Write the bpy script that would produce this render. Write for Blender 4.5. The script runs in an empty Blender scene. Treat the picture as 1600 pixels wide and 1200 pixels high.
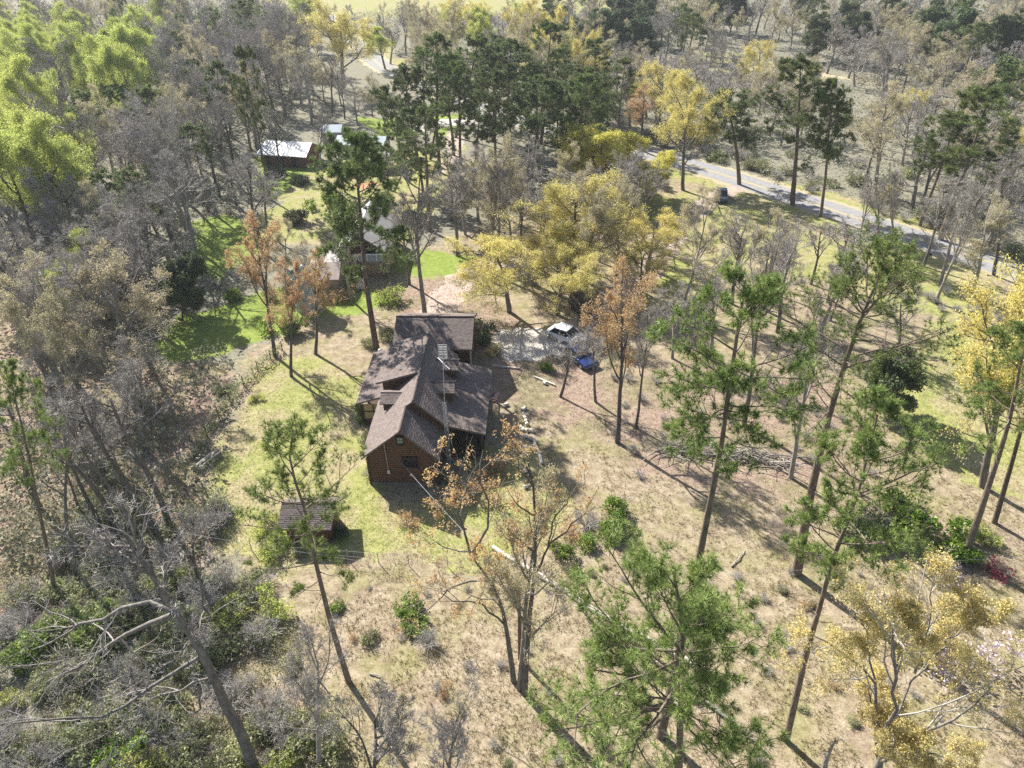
import bpy, math, random
import numpy as np
from mathutils import Matrix, Vector

# ---------------------------------------------------------------- camera, sky, sun, exposure
scene = bpy.context.scene
COL = scene.collection
cam_data = bpy.data.cameras.new('camera')
cam_data.sensor_width = 36.0
cam_data.lens = 36.0 * 1145.0 / 1600.0
cam_data.clip_start = 0.5
cam_data.clip_end = 9000.0
cam = bpy.data.objects.new('camera', cam_data)
COL.objects.link(cam)
# drone hovering 42 m up, looking along +Y, 34.6 degrees below the horizon, rolled one degree
cam.matrix_world = Matrix.Translation((0, 0, 42)) @ Matrix((
    (0.9998367, 0.0180693, 0.0),
    (-0.0102585, 0.5676354, -0.8232162),
    (-0.0148750, 0.8230818, 0.5677281))).to_4x4()
scene.camera = cam

SUN_AZ, SUN_EL = math.radians(-39.0), math.radians(39.0)   # from +Y towards +X
world = bpy.data.worlds.new('World')
scene.world = world
world.use_nodes = True
wn = world.node_tree
wn.nodes.clear()
sky = wn.nodes.new('ShaderNodeTexSky')
sky.sky_type = 'NISHITA'
sky.sun_disc = False
sky.sun_elevation = SUN_EL
sky.sun_rotation = SUN_AZ
sky.air_density = 1.0
sky.dust_density = 1.5
bg = wn.nodes.new('ShaderNodeBackground')
bg.inputs['Strength'].default_value = 0.068
wo = wn.nodes.new('ShaderNodeOutputWorld')
wn.links.new(sky.outputs[0], bg.inputs[0])
wn.links.new(bg.outputs[0], wo.inputs[0])

sun_data = bpy.data.lights.new('sun', 'SUN')
sun_data.energy = 5.0
sun_data.angle = math.radians(0.53)
sun_data.color = (1.0, 0.95, 0.87)
sun = bpy.data.objects.new('sun', sun_data)
COL.objects.link(sun)
sun_dir = Vector((math.sin(SUN_AZ) * math.cos(SUN_EL), math.cos(SUN_AZ) * math.cos(SUN_EL), math.sin(SUN_EL)))
sun.rotation_euler = sun_dir.to_track_quat('Z', 'Y').to_euler()
sun.location = (0, 0, 200)

scene.view_settings.view_transform = 'Standard'
scene.view_settings.look = 'None'
scene.view_settings.gamma = 1.0
scene.view_settings.use_curve_mapping = False
scene.view_settings.exposure = 1.25
scene.cycles.max_bounces = 6
scene.cycles.diffuse_bounces = 3
scene.cycles.transparent_max_bounces = 4
scene.cycles.volume_bounces = 0
scene.cycles.use_denoising = False

rnd = random.Random(11)
nrs = np.random.RandomState

# ---------------------------------------------------------------- materials
def mat(name, colors, rough=0.85, scale=3.0, detail=4.0, tint=False, translucent=0.0, bump=0.0,
        stretch=(1, 1, 1), spec=0.2, metal=0.0, obj_var=0.0, object_space=False):
    """procedural material: a noise (or a per-leaf tint) through a ramp of colours"""
    m = bpy.data.materials.new(name)
    m.use_nodes = True
    nt = m.node_tree
    N, L = nt.nodes, nt.links
    N.clear()
    out = N.new('ShaderNodeOutputMaterial')
    b = N.new('ShaderNodeBsdfPrincipled')
    b.inputs['Roughness'].default_value = rough
    b.inputs['Specular IOR Level'].default_value = spec
    b.inputs['Metallic'].default_value = metal
    ramp = N.new('ShaderNodeValToRGB')
    el = ramp.color_ramp.elements
    while len(el) > 1:
        el.remove(el[0])
    for i, c in enumerate(colors):
        p = 0.28 + 0.44 * i / max(1, len(colors) - 1) if not tint else i / max(1, len(colors) - 1)
        e = el[0] if i == 0 else el.new(p)
        e.position = p
        e.color = (c[0], c[1], c[2], 1)
    if tint:
        at = N.new('ShaderNodeAttribute')
        at.attribute_name = 'tint'
        fac = at.outputs['Fac']
    else:
        tc = N.new('ShaderNodeTexCoord')
        mp = N.new('ShaderNodeMapping')
        mp.inputs['Scale'].default_value = stretch
        L.new(tc.outputs['Object'], mp.inputs[0])
        nz = N.new('ShaderNodeTexNoise')
        nz.inputs['Scale'].default_value = scale
        nz.inputs['Detail'].default_value = detail
        nz.inputs['Roughness'].default_value = 0.65
        L.new(mp.outputs[0], nz.inputs['Vector'])
        fac = nz.outputs['Fac']
        if bump:
            bm = N.new('ShaderNodeBump')
            bm.inputs['Strength'].default_value = bump
            bm.inputs['Distance'].default_value = 0.05
            L.new(fac, bm.inputs['Height'])
            L.new(bm.outputs[0], b.inputs['Normal'])
    L.new(fac, ramp.inputs[0])
    col = ramp.outputs[0]
    if obj_var:
        oi = N.new('ShaderNodeObjectInfo')
        mr = N.new('ShaderNodeMapRange')
        mr.inputs['To Min'].default_value = 1 - obj_var
        mr.inputs['To Max'].default_value = 1 + obj_var
        L.new(oi.outputs['Random'], mr.inputs[0])
        hsv = N.new('ShaderNodeHueSaturation')
        hue = N.new('ShaderNodeMapRange')
        hue.inputs['To Min'].default_value = 0.5 - obj_var * 0.05
        hue.inputs['To Max'].default_value = 0.5 + obj_var * 0.05
        mu = N.new('ShaderNodeMath'); mu.operation = 'MULTIPLY'; mu.inputs[1].default_value = 7.31
        fr = N.new('ShaderNodeMath'); fr.operation = 'FRACT'
        L.new(oi.outputs['Random'], mu.inputs[0]); L.new(mu.outputs[0], fr.inputs[0]); L.new(fr.outputs[0], hue.inputs[0])
        L.new(hue.outputs[0], hsv.inputs['Hue'])
        L.new(mr.outputs[0], hsv.inputs['Value'])
        L.new(col, hsv.inputs['Color'])
        col = hsv.outputs[0]
    L.new(col, b.inputs['Base Color'])
    if translucent:
        tr = N.new('ShaderNodeBsdfTranslucent')
        L.new(col, tr.inputs[0])
        mx = N.new('ShaderNodeMixShader')
        mx.inputs[0].default_value = translucent
        L.new(b.outputs[0], mx.inputs[1]); L.new(tr.outputs[0], mx.inputs[2])
        L.new(mx.outputs[0], out.inputs[0])
    else:
        L.new(b.outputs[0], out.inputs[0])
    return m

M = {}
M['pine_bark'] = mat('pine_bark', [(.07, .055, .045), (.16, .125, .10), (.24, .19, .15)], scale=2.5, stretch=(3, 3, .6), bump=.8, obj_var=.25)
M['dark_bark'] = mat('dark_bark', [(.06, .052, .045), (.13, .115, .10), (.20, .18, .16)], scale=2.5, stretch=(3, 3, .6), bump=.8, obj_var=.3)
M['grey_bark'] = mat('grey_bark', [(.12, .105, .09), (.25, .23, .205), (.38, .36, .33)], scale=2.0, stretch=(2, 2, .7), bump=.6, obj_var=.2)
M['mid_bark'] = mat('mid_bark', [(.08, .07, .06), (.165, .15, .135), (.27, .25, .23)], scale=2.0, stretch=(2, 2, .7), bump=.8)
M['twig'] = mat('twig', [(.27, .245, .22), (.41, .38, .35)], scale=.8, obj_var=.25)
M['pale_twig'] = mat('pale_twig', [(.32, .30, .275), (.48, .46, .43)], scale=.8, obj_var=.12)
M['brown_twig'] = mat('brown_twig', [(.21, .175, .14), (.33, .28, .23)], scale=.8, obj_var=.2)
M['needle'] = mat('needle', [(.075, .115, .03), (.14, .19, .05), (.22, .275, .085)], tint=True, translucent=.25, rough=.55, spec=.35, obj_var=.22)
M['fresh_needle'] = mat('fresh_needle', [(.13, .19, .05), (.24, .32, .085), (.37, .44, .15)], tint=True, translucent=.3, rough=.5, spec=.4)
M['mid_needle'] = mat('mid_needle', [(.09, .14, .035), (.18, .245, .06), (.31, .37, .11)], tint=True, translucent=.3, rough=.5, spec=.35, obj_var=.12)
M['orange_leaf'] = mat('orange_leaf', [(.46, .27, .13), (.60, .40, .20), (.64, .50, .28)], tint=True, translucent=.4, obj_var=.12)
M['tan_leaf'] = mat('tan_leaf', [(.40, .35, .19), (.53, .47, .27), (.55, .51, .31)], tint=True, translucent=.4, obj_var=.14)
M['gold_leaf'] = mat('gold_leaf', [(.53, .46, .12), (.70, .62, .20), (.80, .74, .35)], tint=True, translucent=.4, obj_var=.1)
M['catkin_leaf'] = mat('catkin_leaf', [(.58, .48, .19), (.72, .63, .30)], tint=True, translucent=.4)
M['yellow_leaf'] = mat('yellow_leaf', [(.56, .52, .10), (.74, .70, .20)], tint=True, translucent=.4)
M['lime_leaf'] = mat('lime_leaf', [(.31, .37, .08), (.49, .54, .14), (.62, .66, .25)], tint=True, translucent=.45, obj_var=.16)
M['green_leaf'] = mat('green_leaf', [(.08, .16, .02), (.19, .30, .035), (.36, .45, .07)], tint=True, translucent=.3, rough=.45, spec=.4, obj_var=.15)
M['olive_leaf'] = mat('olive_leaf', [(.17, .20, .09), (.30, .33, .16), (.43, .45, .25)], tint=True, translucent=.35, obj_var=.2)
M['cedar_leaf'] = mat('cedar_leaf', [(.055, .085, .035), (.11, .145, .065), (.17, .205, .105)], tint=True, translucent=.2, obj_var=.25)
M['magenta_leaf'] = mat('magenta_leaf', [(.18, .025, .05), (.30, .05, .10)], tint=True, translucent=.3)
M['blossom'] = mat('blossom', [(.50, .40, .46), (.72, .64, .68)], tint=True, translucent=.4)
M['shingle'] = mat('shingle', [(.125, .10, .09), (.175, .143, .13), (.225, .19, .175)], tint=True, rough=.9)
M['ridge_shade'] = mat('ridge_shade', [(.07, .055, .05), (.12, .097, .088)], scale=6)  # shaded side of the ridges put into the colour of their caps
M['log'] = mat('log', [(.07, .033, .017), (.135, .067, .034), (.20, .105, .058)], scale=1.6, stretch=(.5, 2, 6), rough=.6, spec=.3, bump=.3)
M['board'] = mat('board', [(.07, .038, .023), (.125, .068, .04)], scale=2.0, stretch=(1, 1, 8), rough=.7)
M['dark_wood'] = mat('dark_wood', [(.04, .028, .02), (.085, .06, .043)], scale=3, rough=.8)
M['tan_panel'] = mat('tan_panel', [(.42, .33, .16), (.52, .43, .24)], scale=2)
M['stone_base'] = mat('stone_base', [(.12, .10, .085), (.25, .22, .19)], scale=4, bump=.6)
M['trim'] = mat('trim', [(.13, .105, .095), (.19, .155, .14)], scale=3)
M['glass'] = mat('glass', [(.012, .014, .016), (.03, .035, .04)], scale=2, rough=.08, spec=.6)
M['sky_reflection_glass'] = mat('sky_reflection_glass', [(.16, .26, .24), (.26, .38, .34)], scale=2.5, rough=.12, spec=.6)  # reflected sky put into the base colour as pale green
M['steel'] = mat('steel', [(.42, .43, .45), (.62, .63, .65)], scale=6, rough=.42, metal=.35, spec=.5)
M['white'] = mat('white', [(.68, .68, .66), (.82, .82, .80)], scale=3, rough=.6)
M['concrete'] = mat('concrete', [(.36, .34, .31), (.50, .48, .45)], scale=2, bump=.2)
M['pole_wood'] = mat('pole_wood', [(.10, .072, .052), (.19, .14, .10)], scale=3, stretch=(4, 4, .5), bump=.4)
M['bleached_wood'] = mat('bleached_wood', [(.40, .35, .29), (.60, .55, .48), (.72, .67, .60)], scale=2.2, stretch=(1, 1, 1), bump=.5)
M['cut_wood'] = mat('cut_wood', [(.30, .20, .12), (.46, .34, .22)], scale=5)
M['stick'] = mat('stick', [(.17, .15, .13), (.34, .31, .27), (.50, .46, .41)], scale=1.5, bump=.5)
M['old_log'] = mat('old_log', [(.08, .065, .055), (.24, .21, .18), (.40, .37, .33)], scale=1.5, stretch=(.5, 6, 6), bump=1.0)
M['metal_roof'] = mat('metal_roof', [(.66, .67, .68), (.82, .82, .82)], scale=.6, rough=.45, spec=.5)
M['grey_roof'] = mat('grey_roof', [(.26, .25, .245), (.42, .40, .39)], scale=.8, rough=.7)
M['brown_roof'] = mat('brown_roof', [(.20, .17, .155), (.29, .25, .23)], scale=.8, rough=.8)
M['blue_metal'] = mat('blue_metal', [(.22, .28, .33), (.33, .40, .46)], scale=.8, rough=.5)
M['green_metal'] = mat('green_metal', [(.13, .27, .20), (.21, .38, .29)], scale=1.2, rough=.45, spec=.5)
M['silo_metal'] = mat('silo_metal', [(.28, .32, .36), (.42, .46, .50)], scale=1.2, rough=.5, spec=.4)
M['cladding'] = mat('cladding', [(.36, .28, .18), (.46, .37, .25)], scale=1.5, stretch=(1, 1, .3))
M['brick_wall'] = mat('brick_wall', [(.14, .07, .045), (.25, .13, .09)], scale=5)
M['shed_board'] = mat('shed_board', [(.075, .04, .025), (.14, .075, .045)], scale=2.2, stretch=(5, 5, .5), rough=.8)
M['clay'] = mat('clay', [(.42, .17, .08), (.55, .27, .14)], scale=1.2)
M['tyre'] = mat('tyre', [(.015, .015, .015), (.03, .03, .03)], scale=8)
M['blue_paint'] = mat('blue_paint', [(.02, .04, .15), (.028, .055, .20)], scale=1, rough=.25, spec=.6)
M['white_paint'] = mat('white_paint', [(.66, .67, .69), (.78, .79, .80)], scale=1, rough=.3, spec=.6)
M['black_paint'] = mat('black_paint', [(.018, .021, .026), (.035, .04, .048)], scale=1, rough=.22, spec=.7)
M['grey_paint'] = mat('grey_paint', [(.07, .08, .10), (.10, .115, .14)], scale=1, rough=.3, spec=.6)
M['pale_blue_paint'] = mat('pale_blue_paint', [(.30, .42, .50), (.38, .50, .58)], scale=1, rough=.3, spec=.6)
M['lamp_glass'] = mat('lamp_glass', [(.6, .62, .65), (.75, .76, .78)], scale=1, rough=.15)
M['red_lamp'] = mat('red_lamp', [(.25, .01, .01), (.35, .02, .02)], scale=1, rough=.2)
M['flag_red'] = mat('flag_red', [(.45, .05, .06), (.55, .08, .09)], scale=3)
M['flag_blue'] = mat('flag_blue', [(.03, .05, .20), (.05, .07, .27)], scale=3)
M['wire'] = mat('wire', [(.28, .28, .28), (.4, .4, .4)], scale=1, rough=.4)

# ---------------------------------------------------------------- mesh helpers
def mesh_np(name, verts, tris=None, quads=None, tint=None, material=None, smooth=False):
    me = bpy.data.meshes.new(name)
    verts = np.asarray(verts, np.float32)
    tris = np.zeros((0, 3), np.int32) if tris is None else np.asarray(tris, np.int32)
    quads = np.zeros((0, 4), np.int32) if quads is None else np.asarray(quads, np.int32)
    me.vertices.add(len(verts))
    me.vertices.foreach_set('co', verts.ravel())
    me.loops.add(tris.size + quads.size)
    me.loops.foreach_set('vertex_index', np.concatenate([tris.ravel(), quads.ravel()]).astype(np.int32))
    nt_, nq = len(tris), len(quads)
    me.polygons.add(nt_ + nq)
    starts = np.concatenate([np.arange(nt_) * 3, nt_ * 3 + np.arange(nq) * 4]).astype(np.int32)
    me.polygons.foreach_set('loop_start', starts)
    me.update(calc_edges=True)
    if smooth:
        me.polygons.foreach_set('use_smooth', np.ones(nt_ + nq, bool))
    if tint is not None:
        a = me.attributes.new('tint', 'FLOAT', 'POINT')
        a.data.foreach_set('value', np.asarray(tint, np.float32))
    if material:
        me.materials.append(material)
    return me

def link(name, me, parent=None, loc=None):
    o = bpy.data.objects.new(name, me)
    COL.objects.link(o)
    if parent:
        o.parent = parent
    if loc is not None:
        o.location = loc
    return o

def tag(o, label=None, cat=None, group=None, kind=None):
    if label: o['label'] = label
    if cat: o['category'] = cat
    if group: o['group'] = group
    if kind: o['kind'] = kind
    return o

def empty(name, loc, rz=0.0, label=None, cat=None, group=None):
    o = bpy.data.objects.new(name, None)
    COL.objects.link(o)
    o.location = loc
    o.rotation_euler = (0, 0, rz)
    o.empty_display_size = 0.3
    return tag(o, label, cat, group)

class MB:
    """collects faces and links them as ONE mesh object"""
    def __init__(s):
        s.v, s.f, s.t = [], [], []
    def poly(s, pts, tint=0.5):
        n = len(s.v)
        s.v += [tuple(p) for p in pts]
        s.t += [tint] * len(pts)
        s.f.append(tuple(range(n, n + len(pts))))
    def mesh(s, pts, faces, tint=0.5):
        n = len(s.v)
        s.v += [tuple(p) for p in pts]
        s.t += [tint] * len(pts)
        s.f += [tuple(i + n for i in f) for f in faces]
    def box(s, c, d, rz=0.0, tint=0.5):
        x, y, z = d[0] / 2, d[1] / 2, d[2] / 2
        co, si = math.cos(rz), math.sin(rz)
        p = [(c[0] + co * a * x - si * b * y, c[1] + si * a * x + co * b * y, c[2] + e * z)
             for e in (-1, 1) for a, b in ((-1, -1), (1, -1), (1, 1), (-1, 1))]
        s.mesh(p, [(3, 2, 1, 0), (4, 5, 6, 7), (0, 1, 5, 4), (1, 2, 6, 5), (2, 3, 7, 6), (3, 0, 4, 7)], tint)
    def slab(s, pts, th):
        """polygon with thickness straight down"""
        n = len(pts)
        low = [(p[0], p[1], p[2] - th) for p in pts]
        s.mesh(list(pts) + low, [tuple(range(n)), tuple(range(2 * n - 1, n - 1, -1))] +
               [(i, i + n, (i + 1) % n + n, (i + 1) % n) for i in range(n)])
    def extrude(s, pts, vec):
        n = len(pts)
        low = [tuple(np.array(p) + vec) for p in pts]
        s.mesh(list(pts) + low, [tuple(range(n)), tuple(range(2 * n - 1, n - 1, -1))] +
               [(i, i + n, (i + 1) % n + n, (i + 1) % n) for i in range(n)])
    def tube(s, a, b, r0, r1=None, n=8, caps=True):
        r1 = r0 if r1 is None else r1
        a, b = Vector(a), Vector(b)
        d = (b - a).normalized()
        u = d.orthogonal().normalized()
        w = d.cross(u)
        p = []
        for c, r in ((a, r0), (b, r1)):
            for i in range(n):
                t = 2 * math.pi * i / n
                p.append(tuple(c + (u * math.cos(t) + w * math.sin(t)) * r))
        f = [(i, (i + 1) % n, (i + 1) % n + n, i + n) for i in range(n)]
        if caps:
            f += [tuple(range(n - 1, -1, -1)), tuple(range(n, 2 * n))]
        s.mesh(p, f)
    def build(s, name, material, parent=None, tint=False, smooth=False, bevel=0.0):
        me = bpy.data.meshes.new(name)
        me.from_pydata(s.v, [], s.f)
        me.update()
        if smooth:
            me.polygons.foreach_set('use_smooth', np.ones(len(me.polygons), bool))
        if tint:
            a = me.attributes.new('tint', 'FLOAT', 'POINT')
            a.data.foreach_set('value', np.array(s.t, np.float32))
        me.materials.append(material)
        o = link(name, me, parent)
        if bevel:
            bv = o.modifiers.new('bevel', 'BEVEL')
            bv.width = bevel
            bv.segments = 2
        return o
def one(fn, name, material, parent=None, **k):
    m = MB(); fn(m)
    return m.build(name, material, parent, **k)
def box(name, material, parent, c, d, rz=0.0, **k):
    return one(lambda m: m.box(c, d, rz), name, material, parent, **k)
def tube(name, material, parent, a, b, r0, r1=None, n=8, **k):
    return one(lambda m: m.tube(a, b, r0, r1, n), name, material, parent, **k)

# ---------------------------------------------------------------- the ground
def seg_dist(px, py, poly, closed=True):
    d = np.full(px.shape, 1e9)
    n = len(poly)
    for i in range(n if closed else n - 1):
        x0, y0 = poly[i]; x1, y1 = poly[(i + 1) % n]
        ex, ey = x1 - x0, y1 - y0
        t = np.clip(((px - x0) * ex + (py - y0) * ey) / (ex * ex + ey * ey + 1e-9), 0, 1)
        d = np.minimum(d, np.hypot(px - x0 - t * ex, py - y0 - t * ey))
    return d
def signed(px, py, poly):
    ins = np.zeros(px.shape, bool)
    n = len(poly)
    for i in range(n):
        x0, y0 = poly[i]; x1, y1 = poly[i - 1]
        c = ((y0 > py) != (y1 > py)) & (px < (x1 - x0) * (py - y0) / (y1 - y0 + 1e-12) + x0)
        ins ^= c
    d = seg_dist(px, py, poly)
    return np.where(ins, d, -d)
def vnoise(x, y, seed):
    """cheap smooth value noise"""
    r = nrs(seed).rand(64, 64)
    xi, yi = np.floor(x).astype(int), np.floor(y).astype(int)
    fx, fy = x - xi, y - yi
    fx, fy = fx * fx * (3 - 2 * fx), fy * fy * (3 - 2 * fy)
    g = lambda a, b: r[a % 64, b % 64]
    return (g(xi, yi) * (1 - fx) + g(xi + 1, yi) * fx) * (1 - fy) + (g(xi, yi + 1) * (1 - fx) + g(xi + 1, yi + 1) * fx) * fy

BRIGHT = [[(-47.6,104.8),(-44.5,108.4),(-38.4,104.3),(-34.3,92.8),(-37.5,85.2),(-43.1,88.3)],[(-39.7,69.0),(-40.1,74.6),(-36.1,78.4),(-30.4,83.2),(-19.3,84.5),(-14.6,79.2),(-17.7,74.6),(-23.7,74.8),(-28.4,69.9),(-35.1,66.9)],[(-47.6,137.1),(-42.6,138.7),(-34.9,130.8),(-36.7,114.9),(-41.2,118.1)],[(-32.0,162.6),(-23.7,162.1),(-19.4,147.6),(-25.8,148.0)],[(-15.6,164.1),(-9.5,166.3),(-8.7,149.2),(-14.5,149.5)],[(-17.1,92.1),(-12.0,94.0),(-4.9,90.6),(-8.8,85.9),(-12.8,84.3)]]
LAWN = [[(-38, 96), (-14, 96), (-8, 128), (-20, 140), (-36, 132)],[(-26.6,63.5),(-21.9,66.4),(-15.8,62.6),(-13.4,51.2),(-10.6,43.7),(-5.4,44.4),(-2.4,51.8),(2.2,50.7),(4.1,45.6),(2.7,39.2),(-3.1,37.1),(-11.8,38.3),(-17.5,37.8),(-22.7,39.8),(-24.8,44.9),(-26.7,53.4)],[(38.3,64.4),(49.5,72.1),(59.2,68.9),(42.9,42.4),(37.0,44.8),(35.8,51.6)],[(20.8,112.0),(30.4,114.4),(39.2,105.7),(47.9,91.4),(59.5,79.6),(55.2,71.9),(44.5,73.8),(40.2,82.1),(28.8,84.4),(21.0,74.7),(16.6,84.9)],[(-12.9,145.1),(-9.2,147.0),(-9.0,119.5),(-12.2,119.6)],[(14.0,152.3),(25.2,140.7),(39.0,123.3),(53.6,110.4),(69.5,88.4),(65.1,81.1),(55.8,81.5),(46.0,98.0),(32.1,117.3),(18.9,129.6)],[(-50.6,258.2),(-43.6,259.8),(-15.8,187.6),(-24.4,195.0),(-43.5,233.5)],[(56.3,224.3),(81.7,213.2),(78.0,180.4),(69.8,187.6),(53.3,203.4)],[(-90,318),(40,306),(52,345),(60,460),(-160,520)]]
LITTER = [[(-90,95),(-43.2,87.3),(-38.6,67.0),(-29.8,65.4),(-27.3,49.8),(-23.1,41.9),(-22.4,36.7),(-27.2,33.4),(-60,33.6)],[(-18.2,77.7),(-12.0,84.2),(-6.3,85.8),(-1.4,78.7),(4.3,68.1),(10.4,61.7),(20.3,65.0),(30.7,59.9),(30.0,50.0),(23.1,42.9),(10.8,47.1),(4.7,54.4),(-0.0,56.6),(-4.2,71.2)]]
# straw clearing: everything else nearer than the woods
CLEARING = [(-24,14),(-20,36),(-27,50),(-29,66),(-20,86),(-8,98),(10,112),(22,128),(40,118),(64,90),(90,60),(60,10)]
def axis(lo, hi, step, far):
    a = list(np.arange(lo, hi + .01, step))
    s, x = step, hi
    while x < far:
        s *= 1.35; x += s; a.append(x)
    s, x = step, lo
    while x > -far:
        s *= 1.35; x -= s; a.insert(0, x)
    return np.array(a)
gx, gy = axis(-75, 75, .8, 4000), axis(8, 175, .8, 4000)
GX, GY = np.meshgrid(gx, gy)
WX = GX + 2.4 * (vnoise(GX / 4, GY / 4, 1) - .5) + 1.2 * (vnoise(GX / 1.3, GY / 1.3, 3) - .5)
WY = GY + 2.4 * (vnoise(GX / 4, GY / 4, 2) - .5) + 1.2 * (vnoise(GX / 1.3, GY / 1.3, 4) - .5)
def zone(polys, soft):
    w = np.zeros(GX.shape)
    for p in polys:
        w = np.maximum(w, np.clip(.5 + signed(WX, WY, p) / soft, 0, 1))
    return w
zr, zg, zb = zone(LAWN, 3.0), zone(LITTER, 3.0), zone(BRIGHT, 2.0)
za = zone([CLEARING], 6.0)
ny, nx = GX.shape
idx = np.arange(ny * nx).reshape(ny, nx)
quads = np.stack([idx[:-1, :-1], idx[:-1, 1:], idx[1:, 1:], idx[1:, :-1]], -1).reshape(-1, 4)
gverts = np.stack([GX, GY, 0 * GX], -1).reshape(-1, 3)
gm = bpy.data.materials.new('ground')
gm.use_nodes = True
def ground_material(m):
    nt = m.node_tree; N, L = nt.nodes, nt.links
    b = N['Principled BSDF']
    b.inputs['Roughness'].default_value = .95
    b.inputs['Specular IOR Level'].default_value = .1
    pos = N.new('ShaderNodeNewGeometry')
    def noise(scale, detail=5, rough=.6, off=0.):
        mp = N.new('ShaderNodeMapping'); mp.inputs['Location'].default_value = (off, off * .7, 0)
        L.new(pos.outputs['Position'], mp.inputs[0])
        n = N.new('ShaderNodeTexNoise')
        n.inputs['Scale'].default_value = scale; n.inputs['Detail'].default_value = detail; n.inputs['Roughness'].default_value = rough
        L.new(mp.outputs[0], n.inputs['Vector'])
        return n.outputs['Fac']
    def ramp(fac, stops):
        r = N.new('ShaderNodeValToRGB'); e = r.color_ramp.elements
        e[0].position, e[0].color = stops[0][0], (*stops[0][1], 1)
        e[1].position, e[1].color = stops[-1][0], (*stops[-1][1], 1)
        for p, c in stops[1:-1]:
            x = e.new(p); x.color = (*c, 1)
        L.new(fac, r.inputs[0]); return r.outputs[0]
    def math_(op, a, b_):
        n = N.new('ShaderNodeMath'); n.operation = op
        for i, s in enumerate((a, b_)):
            if isinstance(s, (int, float)): n.inputs[i].default_value = s
            else: L.new(s, n.inputs[i])
        return n.outputs[0]
    def mixc(f, a, b_):
        n = N.new('ShaderNodeMix'); n.data_type = 'RGBA'
        L.new(f, n.inputs[0]); L.new(a, n.inputs[6]); L.new(b_, n.inputs[7]); return n.outputs[2]
    fine, mid, big = noise(7, 6, .75), noise(1.4, 6, .7, 3.), noise(.22, 5, .65, 9.)
    grain = noise(22, 3, .8, 5.)
    a = math_('ADD', math_('MULTIPLY', fine, .55), math_('MULTIPLY', mid, .45))
    a = math_('ADD', math_('MULTIPLY', a, .8), math_('MULTIPLY', grain, .2))
    c2 = math_('ADD', math_('MULTIPLY', fine, .3), math_('MULTIPLY', big, .7))
    straw = ramp(a, [(.38, (.08, .06, .04)), (.45, (.205, .16, .105)), (.52, (.32, .265, .185)), (.60, (.45, .39, .295))])
    strawg = ramp(a, [(.39, (.08, .075, .035)), (.47, (.20, .185, .085)), (.58, (.35, .31, .18))])
    straw = mixc(ramp(c2, [(.47, (0, 0, 0)), (.58, (1, 1, 1))]), straw, strawg)
    litter0 = ramp(a, [(.37, (.08, .06, .04)), (.46, (.19, .14, .10)), (.54, (.29, .225, .17)), (.63, (.42, .35, .28))])
    straw = mixc(ramp(noise(.35, 6, .7, 21.), [(.5, (0, 0, 0)), (.62, (.65, .65, .65))]), straw, litter0)
    lawn = ramp(a, [(.37, (.09, .10, .03)), (.46, (.205, .225, .07)), (.53, (.30, .30, .11)), (.63, (.43, .40, .20))])
    lawn2 = ramp(a, [(.37, (.13, .105, .05)), (.5, (.31, .265, .15)), (.62, (.44, .38, .25))])
    lawn = mixc(ramp(c2, [(.47, (0, 0, 0)), (.56, (1, 1, 1))]), lawn, lawn2)
    bright = ramp(a, [(.36, (.07, .11, .02)), (.5, (.19, .25, .05)), (.64, (.36, .38, .12))])
    litter = ramp(a, [(.36, (.09, .06, .045)), (.45, (.21, .15, .115)), (.53, (.32, .24, .19)), (.64, (.46, .38, .32))])
    litter2 = ramp(a, [(.37, (.08, .07, .04)), (.5, (.20, .175, .10)), (.62, (.34, .29, .19))])
    litter = mixc(ramp(c2, [(.46, (0, 0, 0)), (.56, (1, 1, 1))]), litter, litter2)
    litter = mixc(ramp(mid, [(.55, (0, 0, 0)), (.66, (1, 1, 1))]), litter, strawg)
    floor = ramp(a, [(.36, (.085, .085, .06)), (.5, (.205, .195, .145)), (.64, (.34, .32, .26))])
    at = N.new('ShaderNodeAttribute'); at.attribute_name = 'zone'
    sp = N.new('ShaderNodeSeparateColor'); L.new(at.outputs['Color'], sp.inputs[0])
    wob = math_('SUBTRACT', math_('ADD', math_('MULTIPLY', mid, .6), math_('MULTIPLY', fine, .4)), .5)
    def edge(w):
        s = math_('ADD', w, math_('MULTIPLY', wob, 2.6))
        mr = N.new('ShaderNodeMapRange'); mr.interpolation_type = 'SMOOTHSTEP'
        mr.inputs['From Min'].default_value = .38; mr.inputs['From Max'].default_value = .62
        g = math_('MULTIPLY', math_('GREATER_THAN', w, .02), 1.)
        L.new(s, mr.inputs[0]); return math_('MULTIPLY', mr.outputs[0], g)
    c = mixc(edge(at.outputs['Alpha']), floor, straw)
    c = mixc(edge(sp.outputs[1]), c, litter)
    c = mixc(edge(sp.outputs[0]), c, lawn)
    c = mixc(edge(sp.outputs[2]), c, bright)
    L.new(c, b.inputs['Base Color'])
    bm = N.new('ShaderNodeBump'); bm.inputs['Strength'].default_value = .3; bm.inputs['Distance'].default_value = .05
    L.new(a, bm.inputs['Height']); L.new(bm.outputs[0], b.inputs['Normal'])
ground_material(gm)
gme = mesh_np('ground', gverts, quads=quads, material=gm)
ca = gme.color_attributes.new('zone', 'FLOAT_COLOR', 'POINT')
ca.data.foreach_set('color', np.stack([zr, zg, zb, za], -1).reshape(-1).astype(np.float32))
ground = tag(link('ground', gme), kind='structure', label='rough ground of straw grass, mown lawn and leaf litter')

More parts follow.
